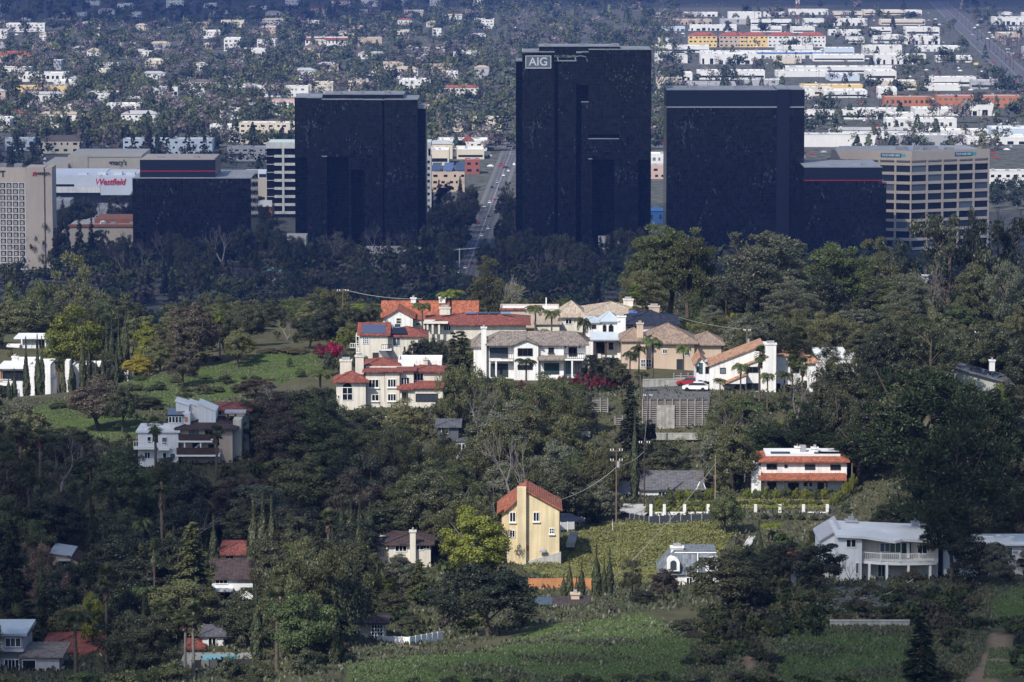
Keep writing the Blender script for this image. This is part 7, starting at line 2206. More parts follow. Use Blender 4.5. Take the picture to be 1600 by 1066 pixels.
T('feather_palm', 500, 572, 695, 54, 'palm', 'drooping palm at the left end of the mansion')
T('feather_palm', 660, 466, 770, 40, 'palm', 'feather palm in front of the orange roof')
T('feather_palm', 704, 444, 778, 56, 'palm_bright', 'tall bright palm breaking the orange roof line')
T('feather_palm', 836, 470, 760, 42, 'palm', 'bushy palm before the beige house, left of two')
T('feather_palm', 862, 477, 752, 40, 'palm', 'palm before the beige house, right of the bushy one')
T('feather_palm', 912, 484, 722, 36, 'palm_dark', 'tall palm rising beside the turret house')
T('fan_palm', 993, 443, 800, 28, 'palm_bright', 'sunlit fan palm above the navy roof')
T('feather_palm', 822, 552, 702, 44, 'palm_dark', 'palm standing before the white two-storey house')
T('conifer', 722, 512, 648, 96, 'dark', 'tall dark conifer right of the mansion', variant=0)
T('conifer', 708, 514, 650, 60, 'dark', 'second top of dark conifer just left of the tall one', variant=1)
for x, top, Y, w in ((650, 530, 722, 34), (668, 526, 724, 40), (685, 530, 722, 36), (632, 540, 720, 20)):
    T('conifer' if w < 30 else 'broadleaf', x, top, Y, w, 'deep', None)
for x, top, Y, w, c in ((998, 530, 700, 34, 'palm_dark'), (1020, 516, 702, 40, 'palm'), (1068, 530, 704, 32, 'palm'), (985, 540, 696, 34, 'palm_dark'), (1003, 575, 688, 30, 'palm_dark'), (1188, 538, 676, 30, 'palm'), (1158, 558, 676, 40, 'palm'), (1125, 586, 680, 28, 'palm'), (1199, 572, 672, 30, 'palm'), (1238, 552, 680, 26, 'palm'), (1254, 556, 678, 30, 'palm'), (1226, 572, 676, 36, 'palm_dark')):
    T('fan_palm' if x in (1188, 1238, 1254) else 'feather_palm', x, top, Y, w, c, None)
T('eucalyptus', 1292, 535, 720, 44, 'dark', 'loose dark tree before the flat-roofed house')
T('eucalyptus', 1335, 545, 718, 50, 'olive', 'olive gum tree at the right end of the flat-roofed house')
T('broadleaf', 1316, 566, 714, 40, 'mid', 'low green tree before the flat-roofed house')
T('broadleaf', 1112, 478, 790, 50, 'grey', 'grey-brown tree above the tan house')
T('broadleaf', 1150, 486, 770, 34, 'yellow', 'slim bright yellow tree above the salmon roof')
T('broadleaf', 1225, 505, 775, 70, 'olive', 'olive tree behind the right wing of the saltbox house')
for x, top, Y, w, c in ((925, 552, 700, 50, 'deep'), (955, 556, 698, 46, 'deep'), (970, 566, 696, 40, 'dark')):
    T('broadleaf', x, top, Y, w, c, None)
for x in range(8):
    T('shrub', 872 + x * 15, 581 - x * .5, 697, 22, 'crimson', None)
for x in (800, 815, 770, 785): T('shrub', x, 590, 697, 18, 'crimson' if x > 790 else 'deep', None)
T('broadleaf', 848, 586, 668, 84, 'mid', 'fresh green tree below the white two-storey house')
T('broadleaf', 905, 606, 664, 64, 'dark', 'dark green tree left of the crib walls')
T('conifer', 985, 596, 648, 62, 'deep', 'dark evergreen standing before the crib walls')
T('broadleaf', 1012, 652, 655, 34, 'deep', 'small dark tree at the foot of the tall crib wall')
T('cypress', 992, 640, 612, 16, 'cypress', 'tall narrow cypress before the slate-roofed house')
T('broadleaf', 697, 674, 606, 44, 'dark', 'dark tree standing in front of the dark grey house')
T('weeping', 895, 707, 604, 56, 'mid', 'bright weeping tree above the yellow house')
T('bare', 812, 672, 585, 110, 'grey', 'dead bare tree behind the yellow house chimney')
T('broadleaf', 1045, 700, 645, 64, 'silver', 'silvery grey round tree left of the villa pole')
T('broadleaf', 1212, 657, 655, 110, 'lime', 'yellow-green spreading tree behind the villa')
T('broadleaf', 1155, 622, 655, 96, 'mid', 'green tree in front of the saltbox house')
T('bare', 1245, 570, 668, 80, 'mauve', 'mauve bare tree right of the saltbox house')
T('broadleaf', 1305, 572, 640, 110, 'dark', 'large dark tree behind the right end of the villa')
T('pine', 1440, 566, 592, 210, 'pine_dark', 'very wide black-green pine at the right', variant=1)
T('pine', 1545, 600, 585, 150, 'pine_dark', 'dark pine at the right edge above the balcony house', variant=2)
T('pine', 1500, 640, 508, 190, 'pine_dark', 'tall dark pine over the balcony house', variant=0)
T('broadleaf', 1528, 832, 490, 96, 'deep', 'dark tree before the right wing of the balcony house')
T('pine', 1490, 775, 495, 110, 'pine_dark', 'lower dark pine hiding the right wing of the balcony house')
T('broadleaf', 1560, 850, 488, 60, 'grey', 'grey-green small tree at the far right of the balcony house')
T('broadleaf', 1410, 600, 620, 90, 'mid', 'mid-green tree left of the solar-roofed house')
T('broadleaf', 1512, 596, 622, 60, 'dark', 'dark tree covering the left wall of the solar-roofed house')
T('broadleaf', 1560, 590, 610, 60, 'lime', 'light green tree in front of the solar-roofed house')
T('broadleaf', 742, 792, 532, 132, 'lime', 'sunlit bright green spreading tree left of the yellow house', bark=BARK_PALE, variant=2)
T('broadleaf', 764, 884, 472, 160, 'deep', 'large black-green oak at the field edge')
T('weeping', 505, 848, 462, 150, 'dark', 'huge drooping dark tree left of the white board fence')
for x, top in ((534, 778), (548, 772), (562, 776), (578, 782)):
    T('cypress', x, top, 566, 19, 'cypress', None)
for x, top, w in ((396, 776, 22), (410, 768, 24), (424, 774, 22)):
    T('cypress', x, top, 545, w, 'cypress', None)
T('bare', 640, 738, 590, 100, 'mauve', 'mauve bare tree left of the white-trunked pine')
T('pine', 712, 730, 580, 96, 'pine', 'pine with pale trunk above the sunlit bright tree', bark=BARK_PALE)
T('conifer', 18, 806, 486, 96, 'deep', 'black-green cedar at the left edge')
T('eucalyptus', 62, 846, 500, 62, 'pink', 'pinkish-brown tree beside the peach cottage')
T('conifer', 300, 812, 496, 110, 'olive', 'light green conifer left of the shingle house')
T('broadleaf', 182, 842, 516, 50, 'grey', 'pale grey-green tree at left')
T('conifer', 222, 850, 505, 60, 'olive', 'slender olive conifer left of centre at lower left')
T('fan_palm', 165, 878, 452, 42, 'palm_dark', 'tall fan palm over the arched house')
T('fan_palm', 252, 728, 545, 40, 'palm_dark', 'tall shaggy fan palm at the left')
T('fan_palm', 240, 838, 490, 22, 'palm_dark', 'slim fan palm behind the light conifer')
T('feather_palm', 118, 938, 440, 78, 'palm_dark', 'big drooping palm in front of the arched house')
T('feather_palm', 222, 796, 540, 44, 'palm', 'pale feather palm below the shaggy fan palm')
T('fan_palm', 288, 946, 440, 40, 'palm_dark', 'fan palm left of two beside the pool', bark=BARK_PALE)
T('fan_palm', 302, 940, 436, 42, 'palm_dark', 'fan palm right of two beside the pool', bark=BARK_PALE)
T('broadleaf', 145, 925, 470, 54, 'lime', 'yellow-green tree left of the tall fan palm')
T('broadleaf', 105, 878, 520, 50, 'deep', 'dark round tree below the peach cottage')
T('broadleaf', 388, 934, 455, 110, 'dark', 'massive clipped dark hedge tree above the pool')
T('broadleaf', 430, 950, 452, 60, 'dark', 'dark tree right of the clipped hedge tree')
T('broadleaf', 230, 960, 430, 90, 'dark', 'dark leafy tree in the bottom left')
T('broadleaf', 625, 868, 525, 66, 'grey', 'pale yellow-grey tree below the brown-roofed house')
T('broadleaf', 600, 900, 510, 50, 'lime', 'light green bush below the pale tree')
T('conifer', 655, 872, 508, 64, 'olive', 'olive conifer between the pale tree and the oak')
T('broadleaf', 640, 962, 478, 42, 'dark', 'dark bush beside the latticed shed')
T('broadleaf', 1135, 862, 470, 150, 'dark', 'large dark spreading tree in the middle foreground')
T('broadleaf', 1038, 888, 500, 60, 'brown', 'dark small tree in front of the mansard house')
T('broadleaf', 1005, 920, 486, 52, 'deep', 'dark round bush at the right end of the field')
T('broadleaf', 1280, 846, 488, 96, 'deep', 'round black-green tree left of the balcony house')
T('broadleaf', 1134, 764, 578, 66, 'mid', 'leafy green tree at the villa terrace')
T('broadleaf', 937, 752, 592, 66, 'grey', 'grey-leaved tree right of the yellow house')
for x, top, w in ((881, 896, 11), (890, 874, 12), (901, 900, 8), (909, 878, 12), (932, 852, 15), (944, 872, 10), (953, 858, 12)):
    T('cypress', x, top, 512, w, 'cypress', None)
T('cypress', 1186, 812, 556, 14, 'cypress', 'single cypress right of the garden stair')
T('broadleaf', 988, 872, 516, 34, 'dark', 'small dark tree right of the seven small cypresses')
T('conifer', 1440, 958, 402, 84, 'pine_dark', 'dark young conifer at the bottom right')
T('feather_palm', 1205, 812, 572, 44, 'palm_bright', 'bright yellow-green palm below the villa terrace')
T('feather_palm', 1208, 786, 588, 30, 'palm_bright', 'small yellow palm on the villa lawn')
T('bare', 1330, 790, 570, 110, 'mauve', 'bare mauve shrub tree above the balcony house')
T('bare', 1330, 870, 492, 36, 'mauve', 'small bare tree left of the balcony')
T('shrub', 1405, 896, 483, 46, 'olive', 'yellow-green bush below the balcony')
for i in range(17):
    x = 1046 + i * 15.2
    if 1108 < x < 1160: continue
    T('shrub', x, 758 + (i % 2), 605, 19, 'lime' if i % 3 else 'mid', None, hmin=1.7)
for i in range(14): T('shrub', 1030 + i * 19, 779 + (i % 2), 600, 24, 'mid' if i % 2 else 'lime', None, hmin=.9)
for i in range(7): T('shrub', 1012 + i * 17, 795, 594.5, 15, 'lime', None, hmin=1.3)
for i in range(6): T('shrub', 1195 + i * 19, 808, 588, 20, 'deep', None, hmin=.8)
for i in range(7): T('shrub', 1300 + i * 6, 775 - i * 7, 600 + i * 2, 14, 'lime', None, hmin=1.4)

# ------------------------------------------------------------------ filling trees between them, kept clear of what the photograph shows open
CLEAR = [(597, 468, 746, 505, 772), (655, 485, 825, 522, 755), (552, 505, 668, 562, 738), (520, 556, 692, 630, 684), (742, 515, 920, 592, 712), (782, 470, 1000, 515, 770), (915, 485, 1062, 552, 732),
         (972, 505, 1130, 580, 722), (1086, 535, 1278, 612, 690), (1270, 550, 1345, 580, 730), (1490, 562, 1582, 605, 640), (0, 560, 200, 625, 742), (25, 525, 75, 546, 798), (208, 628, 392, 716, 597), (684, 658, 728, 708, 612),
         (1165, 700, 1332, 768, 610), (960, 735, 1102, 790, 618), (776, 762, 880, 880, 560), (588, 832, 674, 892, 556), (1285, 818, 1475, 906, 497), (1500, 838, 1600, 880, 500), (1034, 855, 1126, 910, 535),
         (328, 875, 392, 925, 527), (340, 845, 398, 872, 548), (0, 978, 92, 1052, 444), (55, 985, 160, 1042, 462), (74, 862, 130, 890, 552), (830, 928, 922, 950, 494), (575, 960, 602, 1002, 468), (588, 992, 695, 1018, 462),
         (395, 552, 505, 600, 752), (200, 572, 400, 632, 735), (70, 625, 230, 672, 708), (560, 965, 1080, 1066, 476), (815, 822, 1130, 935, 592), (965, 796, 1300, 822, 597), (1000, 768, 1300, 800, 612), (1003, 598, 1108, 676, 702), (912, 622, 985, 670, 682),
         (890, 674, 1092, 690, 664), (1295, 968, 1425, 994, 453), (1230, 1000, 1400, 1050, 440), (1540, 905, 1600, 955, 490), (1515, 985, 1575, 1066, 445), (280, 1020, 400, 1050, 448), (1330, 735, 1410, 780, 618), (700, 240, 800, 420, 2050), (600, 632, 690, 668, 640), (880, 790, 960, 850, 570)]

def blocked(px, top, base, wpx, Y):
    x0, x1 = px - wpx * .42, px + wpx * .42
    area = max(1, (x1 - x0) * (base - top))
    for (a, b_, c, d_, Yr) in CLEAR:
        if Y < Yr + 1:
            ox, oy = min(x1, c) - max(x0, a), min(base, d_) - max(top, b_)
            if ox > 0 and oy > 0 and ox * oy > .06 * area:
                return True
    for (k, (sx, sy, sY)) in SITE.items():
        if abs(Y - sY - 5) < 8 and abs(px - sx) < 70:
            return True
    return False

def fill(n, Y0, Y1, px0, px1, hr, wr, kinds, spacing, tops=None):
    made = 0; tries = 0
    while made < n and tries < n * 60:
        tries += 1
        Y = random.uniform(Y0, Y1); px = random.uniform(px0, px1)
        x = at(px, 600, Y).x
        kind, col = random.choice(kinds)
        hh, w = random.uniform(*hr), random.uniform(*wr)
        if kind == 'cypress': w = 1.5
        if kind == 'fan_palm': w = 3.4; hh *= 1.15
        if kind == 'feather_palm': w = 4.5
        if kind == 'conifer': w *= .6; hh *= 1.2
        if kind == 'eucalyptus': w *= .8; hh *= 1.15
        if kind == 'shrub': hh *= .3; w *= .45
        z = gz(x, Y)
        q = proj(x, Y, z + hh); b_ = proj(x, Y, z)
        if tops and q[1] < tops: continue
        if blocked(q[0], q[1], b_[1], w * ppm(Y), Y): continue
        if any((p['x'] - x) ** 2 + (p['y'] - Y) ** 2 < (spacing * (.5 + w / 16)) ** 2 for p in PLANTS): continue
        plant(kind, x, Y, hh, w, col, None, None, z)
        made += 1
B = 'broadleaf'
fill(80, 560, 690, -30, 640, (6, 11), (7, 12), [(B, 'dark'), (B, 'deep'), (B, 'dark'), ('eucalyptus', 'dark'), (B, 'brown'), ('bare', 'mauve'), (B, 'mid'), (B, 'olive'), (B, 'grey')], 5)
fill(80, 560, 680, 600, 1150, (6, 11.5), (7, 11), [(B, 'dark'), (B, 'olive'), (B, 'mid'), ('eucalyptus', 'olive'), (B, 'grey'), ('bare', 'mauve'), (B, 'dark')], 5)
fill(56, 555, 700, 1100, 1640, (7, 12), (8, 12), [(B, 'deep'), (B, 'dark'), ('pine', 'pine_dark'), ('pine', 'pine_dark'), ('eucalyptus', 'dark')], 5)
fill(90, 425, 560, -40, 600, (5, 10), (6, 10), [(B, 'dark'), (B, 'deep'), (B, 'olive'), ('conifer', 'dark'), ('fan_palm', 'palm_dark'), (B, 'mid'), ('cypress', 'cypress'), ('eucalyptus', 'olive'), (B, 'dark')], 4.6)
fill(26, 450, 560, 600, 1300, (3.5, 7), (4, 7), [(B, 'dark'), (B, 'deep'), (B, 'mid'), ('shrub', 'olive')], 4)
fill(22, 440, 560, 1250, 1650, (4, 8), (4.5, 8), [(B, 'deep'), (B, 'brown'), ('pine', 'pine_dark'), ('shrub', 'dry')], 4.5)
fill(34, 690, 800, -30, 640, (5, 9), (5, 8), [(B, 'mid'), (B, 'olive'), (B, 'dark'), ('bare', 'mauve'), (B, 'deep')], 5, 470)
fill(26, 700, 800, 640, 1640, (5, 9), (5, 8), [(B, 'mid'), (B, 'olive'), (B, 'dark'), ('eucalyptus', 'olive')], 5, 475)
fill(70, 805, 980, -40, 1000, (9, 17), (8, 13), [(B, 'dark'), (B, 'olive'), ('pine', 'pine'), (B, 'deep'), ('eucalyptus', 'dark')], 5.5, 452)
fill(50, 805, 980, 980, 1660, (10, 22), (9, 14), [('pine', 'pine'), ('pine', 'olive'), (B, 'deep'), ('eucalyptus', 'grey'), ('pine', 'grey')], 5.5, 400)
fill(18, 742, 805, 1150, 1460, (6, 11), (6, 10), [(B, 'olive'), (B, 'dark'), (B, 'grey'), ('eucalyptus', 'olive')], 4.5, 480)
# shrubs on the banks
fill(46, 410, 500, 1080, 1650, (3, 7), (3, 6), [('shrub', 'dark'), ('shrub', 'dry'), ('shrub', 'mid'), ('shrub', 'deep'), ('shrub', 'brown')], 2.4)
fill(24, 640, 735, 60, 520, (3, 6), (3, 6), [('shrub', 'dark'), ('shrub', 'mid'), ('shrub', 'dry')], 2.5)
for i in range(34):      # shrubs dotted over the knoll
    px = random.uniform(195, 400); Y = random.uniform(688, 728); x = at(px, 610, Y).x
    plant('shrub', x, Y, random.uniform(.5, 1.2), random.uniform(1.2, 3.2), random.choice(('dark', 'dry', 'brown', 'mid', 'dark')))
for (kx, ky, kY, kw, kc) in ((250, 596, 712, 26, 'dark'), (318, 600, 705, 30, 'brown'), (352, 585, 716, 24, 'dark'), (210, 600, 712, 36, 'olive'), (372, 600, 706, 34, 'dark'), (95, 640, 690, 40, 'dark'), (470, 575, 716, 20, 'mid')):
    T('broadleaf', kx, ky, kY, kw, kc, None)
T('broadleaf', 225, 618, 690, 60, 'dark', 'dark tree on the lower left of the knoll'); T('broadleaf', 400, 590, 700, 70, 'brown', 'brown-leaved tree right of the knoll')
for i in range(26):
    px = random.uniform(560, 1100); Y = random.uniform(404, 416) if px > 950 else random.uniform(402, 407)
    x = at(px, 1060, Y).x; plant('shrub', x, Y, random.uniform(.7, 1.5), random.uniform(1.4, 3.0), random.choice(('dark', 'deep', 'mid')))
for i in range(16):
    px = random.uniform(1060, 1230); Y = random.uniform(418, 465)
    x = at(px, 1000, Y).x; plant('shrub', x, Y, random.uniform(.8, 2.0), random.uniform(2, 4.0), random.choice(('dark', 'deep', 'brown')))
for i in range(14):
    px = random.uniform(-10, 560); Y = random.uniform(402, 432)
    x = at(px, 1060, Y).x; plant('shrub', x, Y, random.uniform(1.5, 3.4), random.uniform(3, 6), random.choice(('dark', 'olive', 'mid')))
for i in range(15):
    px = random.uniform(1290, 1440); Y = random.uniform(470, 488)
    x = at(px, 925, Y).x; plant('shrub', x, Y, random.uniform(.7, 1.3), random.uniform(2, 4), 'silver' if i % 3 == 0 else 'dark')

# belt of dark trees at the feet of the towers
def belt(n, px0, px1, Y0, Y1, hr, kinds, wr=(8, 14)):
    for i in range(n):
        Y = random.uniform(Y0, Y1); px = px0 + (px1 - px0) * (i + random.random()) / n
        if abs(at(px, 430, Y).x - (SA[0] + (Y - SA[1]) * .0252)) < 6.2 and Y > 1880: continue
        kind, col = random.choice(kinds)
        w = random.uniform(*wr)
        plant(kind, at(px, 430, Y).x, Y, random.uniform(*hr), w if kind not in ('conifer', 'eucalyptus', 'cypress', 'fan_palm') else {'conifer': w * .6, 'eucalyptus': w * .7, 'cypress': 2.4, 'fan_palm': 4.2}[kind], col, None, None, 0.0)
BK = [(B, 'deep'), (B, 'dark'), ('conifer', 'deep'), ('conifer', 'dark'), ('eucalyptus', 'dark'), ('bare', 'mauve'), (B, 'deep')]
belt(44, 170, 715, 1950, 2045, (15, 25), BK, (10, 17))
belt(30, 775, 1000, 1950, 2040, (14, 24), BK, (10, 17))
belt(34, 170, 1010, 1830, 1950, (11, 20), BK, (10, 17))
belt(22, -10, 215, 1990, 2110, (14, 24), BK)
belt(18, 80, 215, 2150, 2290, (14, 22), BK)
belt(14, 392, 420, 2100, 2300, (10, 20), BK); belt(24, 666, 735, 2080, 2420, (10, 18), BK); belt(20, 779, 806, 2060, 2420, (11, 17), BK, (7, 10)); belt(20, 716, 752, 2250, 2500, (9, 14), BK, (7, 10)); belt(9, 754, 792, 1960, 2070, (12, 17), BK, (8, 11)); belt(8, 690, 716, 1950, 2050, (12, 16), BK, (8, 11)); belt(16, 700, 728, 2010, 2180, (10, 15), BK, (8, 11))
belt(16, 1380, 1640, 1850, 1990, (10, 18), BK); belt(8, 1548, 1640, 2050, 2300, (12, 20), BK)
for px, top, Y, w in ((348, 352, 1990, 70), (225, 372, 1990, 44), (935, 392, 1960, 40), (640, 425, 1900, 56), (385, 410, 1900, 60)):
    p = at(px, top, Y); plant('bare', p.x, Y, max(8, p.z), w / ppm(Y), 'mauve', None, None, 0.0)

# ------------------------------------------------------------------ labels for plants and far buildings that were placed by loops
MARKS = [('yellow house', 827, 830), ('white villa', 1250, 738), ('mansion', 605, 598), ('balcony house', 1395, 862), ('decked house', 300, 680), ('saltbox house', 1150, 580), ('tan house', 1055, 550), ('white two-storey house', 830, 555),
         ('solar-roofed house', 1540, 590), ('white modern house', 90, 590), ('grassy left knoll', 290, 600), ('dark grey house', 708, 685), ('slate-roofed house', 1035, 765), ('brown-roofed house', 630, 865), ('mansard house', 1085, 885),
         ('shingle house', 355, 900), ('arched house', 112, 1015), ('lavender house', 45, 1020), ('swimming pool', 340, 1035), ('peach cottage', 98, 876), ('brown shed', 880, 942), ('white board fence', 640, 1003), ('concrete ledge', 1358, 982),
         ('dirt path', 1545, 1030), ('open grass field', 800, 1030), ('orange-roofed house', 672, 488), ('turret house', 960, 520), ('beige house', 900, 490), ('hotel', 40, 330), ('low black block', 300, 330), ('stepped black tower', 560, 280),
         ('tallest black tower', 911, 230), ('broad black tower', 1148, 260), ('beige office building', 1425, 320), ('boulevard', 745, 350), ('mall lettering', 170, 290), ('crib walls', 1040, 650), ('sunlit bright tree', 742, 850), ('garden stair', 1175, 840),
         ('radio mast', 1246, 15), ('long orange building', 1530, 160), ('red-banded store', 510, 65), ('yellow shop row', 60, 145), ('cream apartment block', 420, 205), ('row of red-roofed flats', 1180, 62), ('far right road', 1540, 70),
         ('pool hedge tree', 388, 980), ('tall dark conifer', 722, 590), ('great rounded pine', 1045, 420), ('teal pavilion', 430, 445), ('white strip of shops', 720, 225), ('low black block with red line', 1318, 320)]
ORD = ['leftmost', 'second from left', 'third from left', 'fourth from left', 'fifth from left', 'sixth from left', 'seventh from left', 'eighth from left', 'ninth from left', 'tenth from left', 'eleventh from left', 'twelfth from left', 'thirteenth from left', 'fourteenth from left', 'fifteenth from left', 'sixteenth from left', 'seventeenth from left', 'eighteenth from left', 'nineteenth from left', 'twentieth from left', 'twenty-first from left', 'twenty-second from left', 'twenty-third from left']
COLW = {'dark': 'dark green', 'deep': 'black-green', 'mid': 'fresh green', 'olive': 'olive', 'grey': 'grey-green', 'silver': 'silvery', 'lime': 'yellow-green', 'yellow': 'yellow', 'brown': 'brownish', 'pink': 'pinkish', 'mauve': 'mauve', 'cypress': 'dark', 'pine': 'green',
        'pine_dark': 'black-green', 'palm': 'grey-green', 'palm_bright': 'bright', 'palm_dark': 'dark', 'magenta': 'magenta', 'crimson': 'crimson', 'dry': 'dry brown'}
KINDW = {'broadleaf': 'leafy tree', 'pine': 'pine', 'conifer': 'conifer', 'cypress': 'cypress', 'eucalyptus': 'gum tree', 'weeping': 'weeping tree', 'bare': 'bare tree', 'fan_palm': 'fan palm', 'feather_palm': 'feather palm', 'shrub': 'shrub'}
def place_phrase(px, py):
    m = min(MARKS, key=lambda a: (a[1] - px) ** 2 + ((a[2] - py) * 1.1) ** 2)
    dx, dy = px - m[1], py - m[2]
    if abs(dx) > abs(dy) * 1.2:
        r = 'left of' if dx < 0 else 'right of'
    else:
        r = 'above' if dy < 0 else 'below'
    return r + ' the ' + m[0]
def autolabel(items):
    groups = {}
    for it in items:
        groups.setdefault((it['desc'], place_phrase(it['px'], it['py'])), []).append(it)
    for (d_, pl), L in groups.items():
        L.sort(key=lambda i: i['px'])
        plural = d_ + ' ' + pl
        for k, it in enumerate(L):
            it['o']['label'] = plural if len(L) == 1 else '%s, %s' % (plural, ORD[k] if k < len(ORD) - 1 else 'among the many')
            it['o']['group'] = ('plants ' if it.get('plant') else 'buildings ') + pl
items = []
for p in PLANTS:
    if p['auto']:
        q = proj(p['x'], p['y'], p['z'] + p['h'] * .6)
        items.append(dict(o=p['o'], px=q[0], py=q[1], desc=('tall ' if p['h'] > 11 and p['kind'] != 'shrub' else 'small ' if p['h'] < 5 and p['kind'] != 'shrub' else '') + (COLW[p['col']] + ' ' if p['kind'] != 'bare' else '') + KINDW[p['kind']], plant=True))
autolabel(items)
autolabel([dict(o=o, px=proj(*o.location)[0], py=proj(*o.location)[1], desc='thin utility pole') for o in FARPOLES])
autolabel([c for c in CITY if c['auto']])

# ------------------------------------------------------------------ grass, ground cover, dry brush (nobody could count it)
def scatter(name, label, outlines, dens, size, col, cat, hump=0.0, aspect=1.6, upright=True, skip=(), patchy=None):
    P = []
    for poly in outlines:
        xs = [p[0] for p in poly]; ys = [p[1] for p in poly]
        n = int((max(xs) - min(xs)) * (max(ys) - min(ys)) * dens)
        c = [(random.uniform(min(xs), max(xs)), random.uniform(min(ys), max(ys))) for _ in range(n)]
        P += [q for q in c if in_poly(q[0], q[1], poly) and not any(in_poly(q[0], q[1], k) for k in skip)]
    P = np.array(P)
    if patchy:
        v = np.sin(P[:, 0] * .31 + 2 * np.sin(P[:, 1] * .17)) + np.sin(P[:, 1] * .37 + P[:, 0] * .12 + 1.5 * np.sin(P[:, 0] * .23)) + .6 * np.sin(P[:, 0] * 1.1 + P[:, 1] * .9)
        P = P[v + rng.normal(size=len(P)) * .5 > patchy]
    Z = ground_z(P[:, 0], P[:, 1])
    ph = P[:, 0] * .83 + 2.3 * np.sin(P[:, 1] * .41) + 1.7 * np.sin(P[:, 0] * .29 + P[:, 1] * .6)
    lump = np.clip(.45 + .5 * np.sin(ph) * np.cos(P[:, 1] * .57 + 1.9 * np.sin(P[:, 0] * .37)) + rng.normal(size=len(P)) * .25, 0, 1.3) * hump
    C3 = np.stack([P[:, 0], P[:, 1], Z + size * .3 + lump * rng.uniform(.3, 1, len(P))], 1)
    N = rng.normal(size=(len(P), 3)) * .6 + (np.array([0, -.7, .6]) if upright else np.array([0, -.3, 1.0]))
    V, F = sprays(C3, N, size, aspect, up=np.tile([0, 0, 1.0], (len(P), 1)) if upright else None)
    o = obj(name, np_mesh(name, V, F), LEAF[col])
    return tag(o, label, cat, kind='stuff')
scatter('grass', 'short green grass of the field and the left lawn', [GRASS_PLANS[0], GRASS_PLANS[4], GRASS_PLANS[6]], 24, .17, 'grass', 'grass', .08, patchy=-1.2)
scatter('hill_grass', 'fresh grass in patches over the left knoll', GRASS_PLANS[1:4], 26, .16, 'grass', 'grass', .06, patchy=-.8)
scatter('field_brush', 'dull dark brush in patches over the grass field', [GRASS_PLANS[0], GRASS_PLANS[4], GRASS_PLANS[5]], 9, .3, 'dark', 'brush', .45, patchy=1.0)
scatter('rough_grass', 'rough olive grass of the knoll and lower banks', [GRASS_PLANS[1], GRASS_PLANS[2], GRASS_PLANS[3], GRASS_PLANS[5]], 7, .2, 'mid', 'grass', .12, patchy=.2)
scatter('ground_cover', 'yellow-green ground cover matting the slope beside the yellow house', COVER_PLANS, 34, .22, 'cover', 'ground cover', .5, 1.3, False)
scatter('slope_weeds', 'dull olive weeds in patches over the ground-cover slope', COVER_PLANS, 16, .24, 'olive', 'weeds', .6, 1.4, False, patchy=.5)
lawn = plan([(1010, 800, 596), (1295, 800, 596), (1300, 772, 607), (1045, 772, 607)])
scatter('lawn_cover', 'clipped green planting of the villa bank', [lawn], 26, .2, 'cover', 'ground cover', .3, 1.2, False)
brush = plan([(1060, 1066, 402), (1100, 940, 476), (1250, 930, 484), (1440, 925, 486), (1560, 900, 488), (1530, 1066, 402)])
scatter('dry_brush', 'brown dry brush and weeds on the lower right bank', [brush], 5, .28, 'dry', 'brush', .25, skip=[GRASS_PLANS[5], GRASS_PLANS[4], GRASS_PLANS[6]] + PATH_PLANS)
scatter('weeds', 'green weeds mixed into the lower right bank', [brush], 5, .24, 'grass', 'weeds', .2, skip=PATH_PLANS)
ivy = plan([(1265, 945, 474), (1300, 960, 466), (1440, 925, 480), (1435, 905, 490), (1380, 905, 494), (1280, 925, 484)])
scatter('ivy', 'grey-green ivy blanket below the balcony house', [ivy], 30, .26, 'silver', 'ivy', .5, 1.2, False)['kind'] = 'stuff'
under = plan([(-60, 1066, 400), (-60, 700, 700), (800, 660, 700), (1660, 640, 700), (1660, 900, 480), (1200, 930, 478), (1130, 960, 470), (830, 955, 478), (560, 1010, 440), (520, 1066, 400)])
GRASS_PLANS_ALL = GRASS_PLANS + COVER_PLANS + [lawn]
scatter('undergrowth', 'dark undergrowth beneath the trees of the canyon', [under], 2.6, .34, 'dark', 'undergrowth', .5, skip=GRASS_PLANS_ALL)
pts = []
def scrub_points(n, Y0, Y1, px0, px1, hr, wr, tones):
    made = tries = 0
    while made < n and tries < n * 30:
        tries += 1
        Y = random.uniform(Y0, Y1); px = random.uniform(px0, px1); x = at(px, 700, Y).x; z = gz(x, Y)
        hh, w = random.uniform(*hr), random.uniform(*wr)
        q = proj(x, Y, z + hh); b_ = proj(x, Y, z)
        if blocked(q[0], q[1], b_[1], w * ppm(Y), Y): continue
        pts.append((x, Y, z - .3, hh, w, np.array(random.choice(tones)) * random.uniform(.75, 1.25), 0)); made += 1
DK = [(.034, .046, .022), (.045, .060, .026), (.055, .060, .030), (.070, .062, .048), (.062, .072, .030)]
scrub_points(900, 440, 700, -40, 1640, (1.6, 3.6), (2.2, 5), DK)
scrub_points(420, 700, 830, -40, 1640, (1.4, 3.2), (2.2, 5), DK + [(.10, .11, .03)])
scrub_points(150, 404, 486, 1080, 1640, (.8, 2.0), (1.5, 4), DK)
far_mass('scrub', 'dense low scrub filling the ground between the hillside trees', pts, 112)
pts = []
for i in range(1150):
    Y = random.uniform(1500, 2060); px = random.uniform(-40, 1640)
    if 706 < px < 778 and Y > 1830: continue
    pts.append((at(px, 430, Y).x, Y, gz(0, Y), random.uniform(8, 15), random.uniform(9, 17), np.array(random.choice(DK[:4])) * random.uniform(.8, 1.25), random.choice((0, 0, 1))))
far_mass('lowland_trees', 'dark tree cover on the low ground between the ridge and the towers', pts, 110)

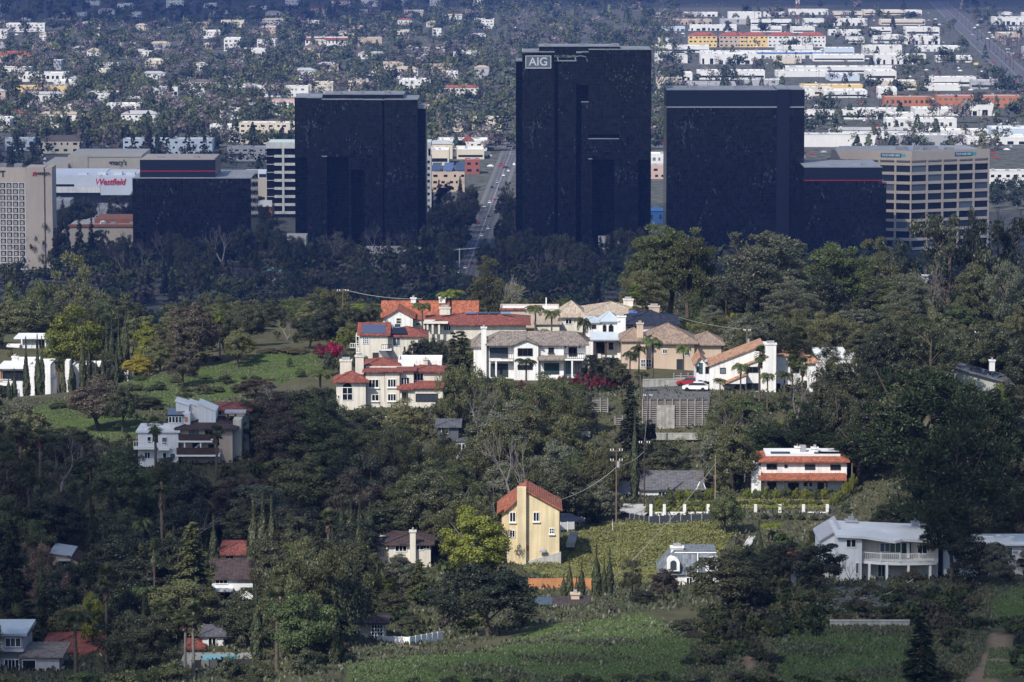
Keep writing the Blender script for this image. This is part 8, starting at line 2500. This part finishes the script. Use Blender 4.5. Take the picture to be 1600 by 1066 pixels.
# ------------------------------------------------------------------ broken cloud whose shade falls on the towers and the near slopes
CLOUD_Z = 950.0
def cloud(label, lobes, thick, density, cell):
    """lobes: ground spot (x, y) shaded and its radii; the cloud floats up-sun of that spot."""
    k = (CLOUD_Z - 60) / SUN_DIR.z
    ox, oy = SUN_DIR.x * k, SUN_DIR.y * k
    xs0 = min(a - rx for a, b_, rx, ry in lobes); xs1 = max(a + rx for a, b_, rx, ry in lobes); ys0 = min(b_ - ry for a, b_, rx, ry in lobes); ys1 = max(b_ + ry for a, b_, rx, ry in lobes)
    X, Y = np.meshgrid(np.arange(xs0 - cell, xs1 + 2 * cell, cell), np.arange(ys0 - cell, ys1 + 2 * cell, cell))
    t = np.full(X.shape, -1.0)
    for a, b_, rx, ry in lobes:
        t = np.maximum(t, 1 - ((X - a) / rx) ** 2 - ((Y - b_) / ry) ** 2)
    s = min(min(l[2], l[3]) for l in lobes)
    t = t + .16 * np.sin(X / s * 5 + 1.3 * np.sin(Y / s * 4)) * np.sin(Y / s * 6 + 1) + .08 * np.sin(X / s * 13 + Y / s * 9)
    t = np.where(t > 0, np.sqrt(np.clip(t, 0, 1.2)), 0) * thick
    bump = 1 + .25 * np.sin(X / s * 9) * np.cos(Y / s * 8)
    r, c = X.shape
    top = np.stack([X + ox, Y + oy, CLOUD_Z + t * .7 * bump], -1).reshape(-1, 3); bot = np.stack([X + ox, Y + oy, CLOUD_Z - t * .3], -1).reshape(-1, 3)
    tt = t.reshape(-1)
    idx_b = np.where(tt > 0, np.arange(len(tt)) + len(tt), np.arange(len(tt)))
    F = []
    for i in range(r - 1):
        for j in range(c - 1):
            q = (i * c + j, i * c + j + 1, (i + 1) * c + j + 1, (i + 1) * c + j)
            if max(tt[a] for a in q) > 0:
                F.append(q); F.append(tuple(int(idx_b[a]) for a in q[::-1]))
    me = np_mesh('cloud', np.concatenate([top, bot]), np.array(F))
    m, nt, out = new_mat('cloud_vapour_%g' % density)
    v = node(nt, 'ShaderNodeVolumeScatter'); v.inputs['Color'].default_value = (1, 1, 1, 1); v.inputs['Density'].default_value = density; v.inputs['Anisotropy'].default_value = .3
    nt.links.new(v.outputs[0], out.inputs['Volume'])
    o = obj('cloud', me, m)
    return tag(o, label, 'cloud', kind='stuff')
cloud('cumulus bank casting shade over the black towers', [(-330, 2120, 330, 330), (60, 2080, 360, 300), (420, 2060, 330, 260), (-60, 1600, 420, 420), (300, 1500, 400, 380), (-420, 2560, 330, 420)], 60, .014, 22)
cloud('small cumulus shading the lower left canyon', [(-78, 560, 58, 105), (-72, 465, 66, 62), (-110, 640, 55, 70), (-22, 628, 40, 30)], 60, .030, 7)
cloud('small cumulus shading the lower right slope and field', [(78, 440, 62, 62), (20, 398, 90, 34), (94, 540, 40, 70)], 60, .022, 7)
cloud('long cloud bank shading the far edge of the valley', [(-600, 6900, 900, 1250), (200, 7400, 900, 1500), (900, 7000, 800, 1300), (-500, 5600, 330, 420)], 70, .03, 80)

# ------------------------------------------------------------------ haze of the valley air
hm, nt, out = new_mat('valley_haze')
v = node(nt, 'ShaderNodeVolumePrincipled')
v.inputs['Color'].default_value = (0.15, 0.31, 1.0, 1)
v.inputs['Density'].default_value = 3.9e-5
v.inputs['Anisotropy'].default_value = 0.0
nt.links.new(v.outputs[0], out.inputs['Volume'])
hz = MB().box(-9000, 9000, -320, 31000, -2, 212).build('haze', hm)
tag(hz, 'thin blue haze of the valley air', 'haze', kind='stuff')
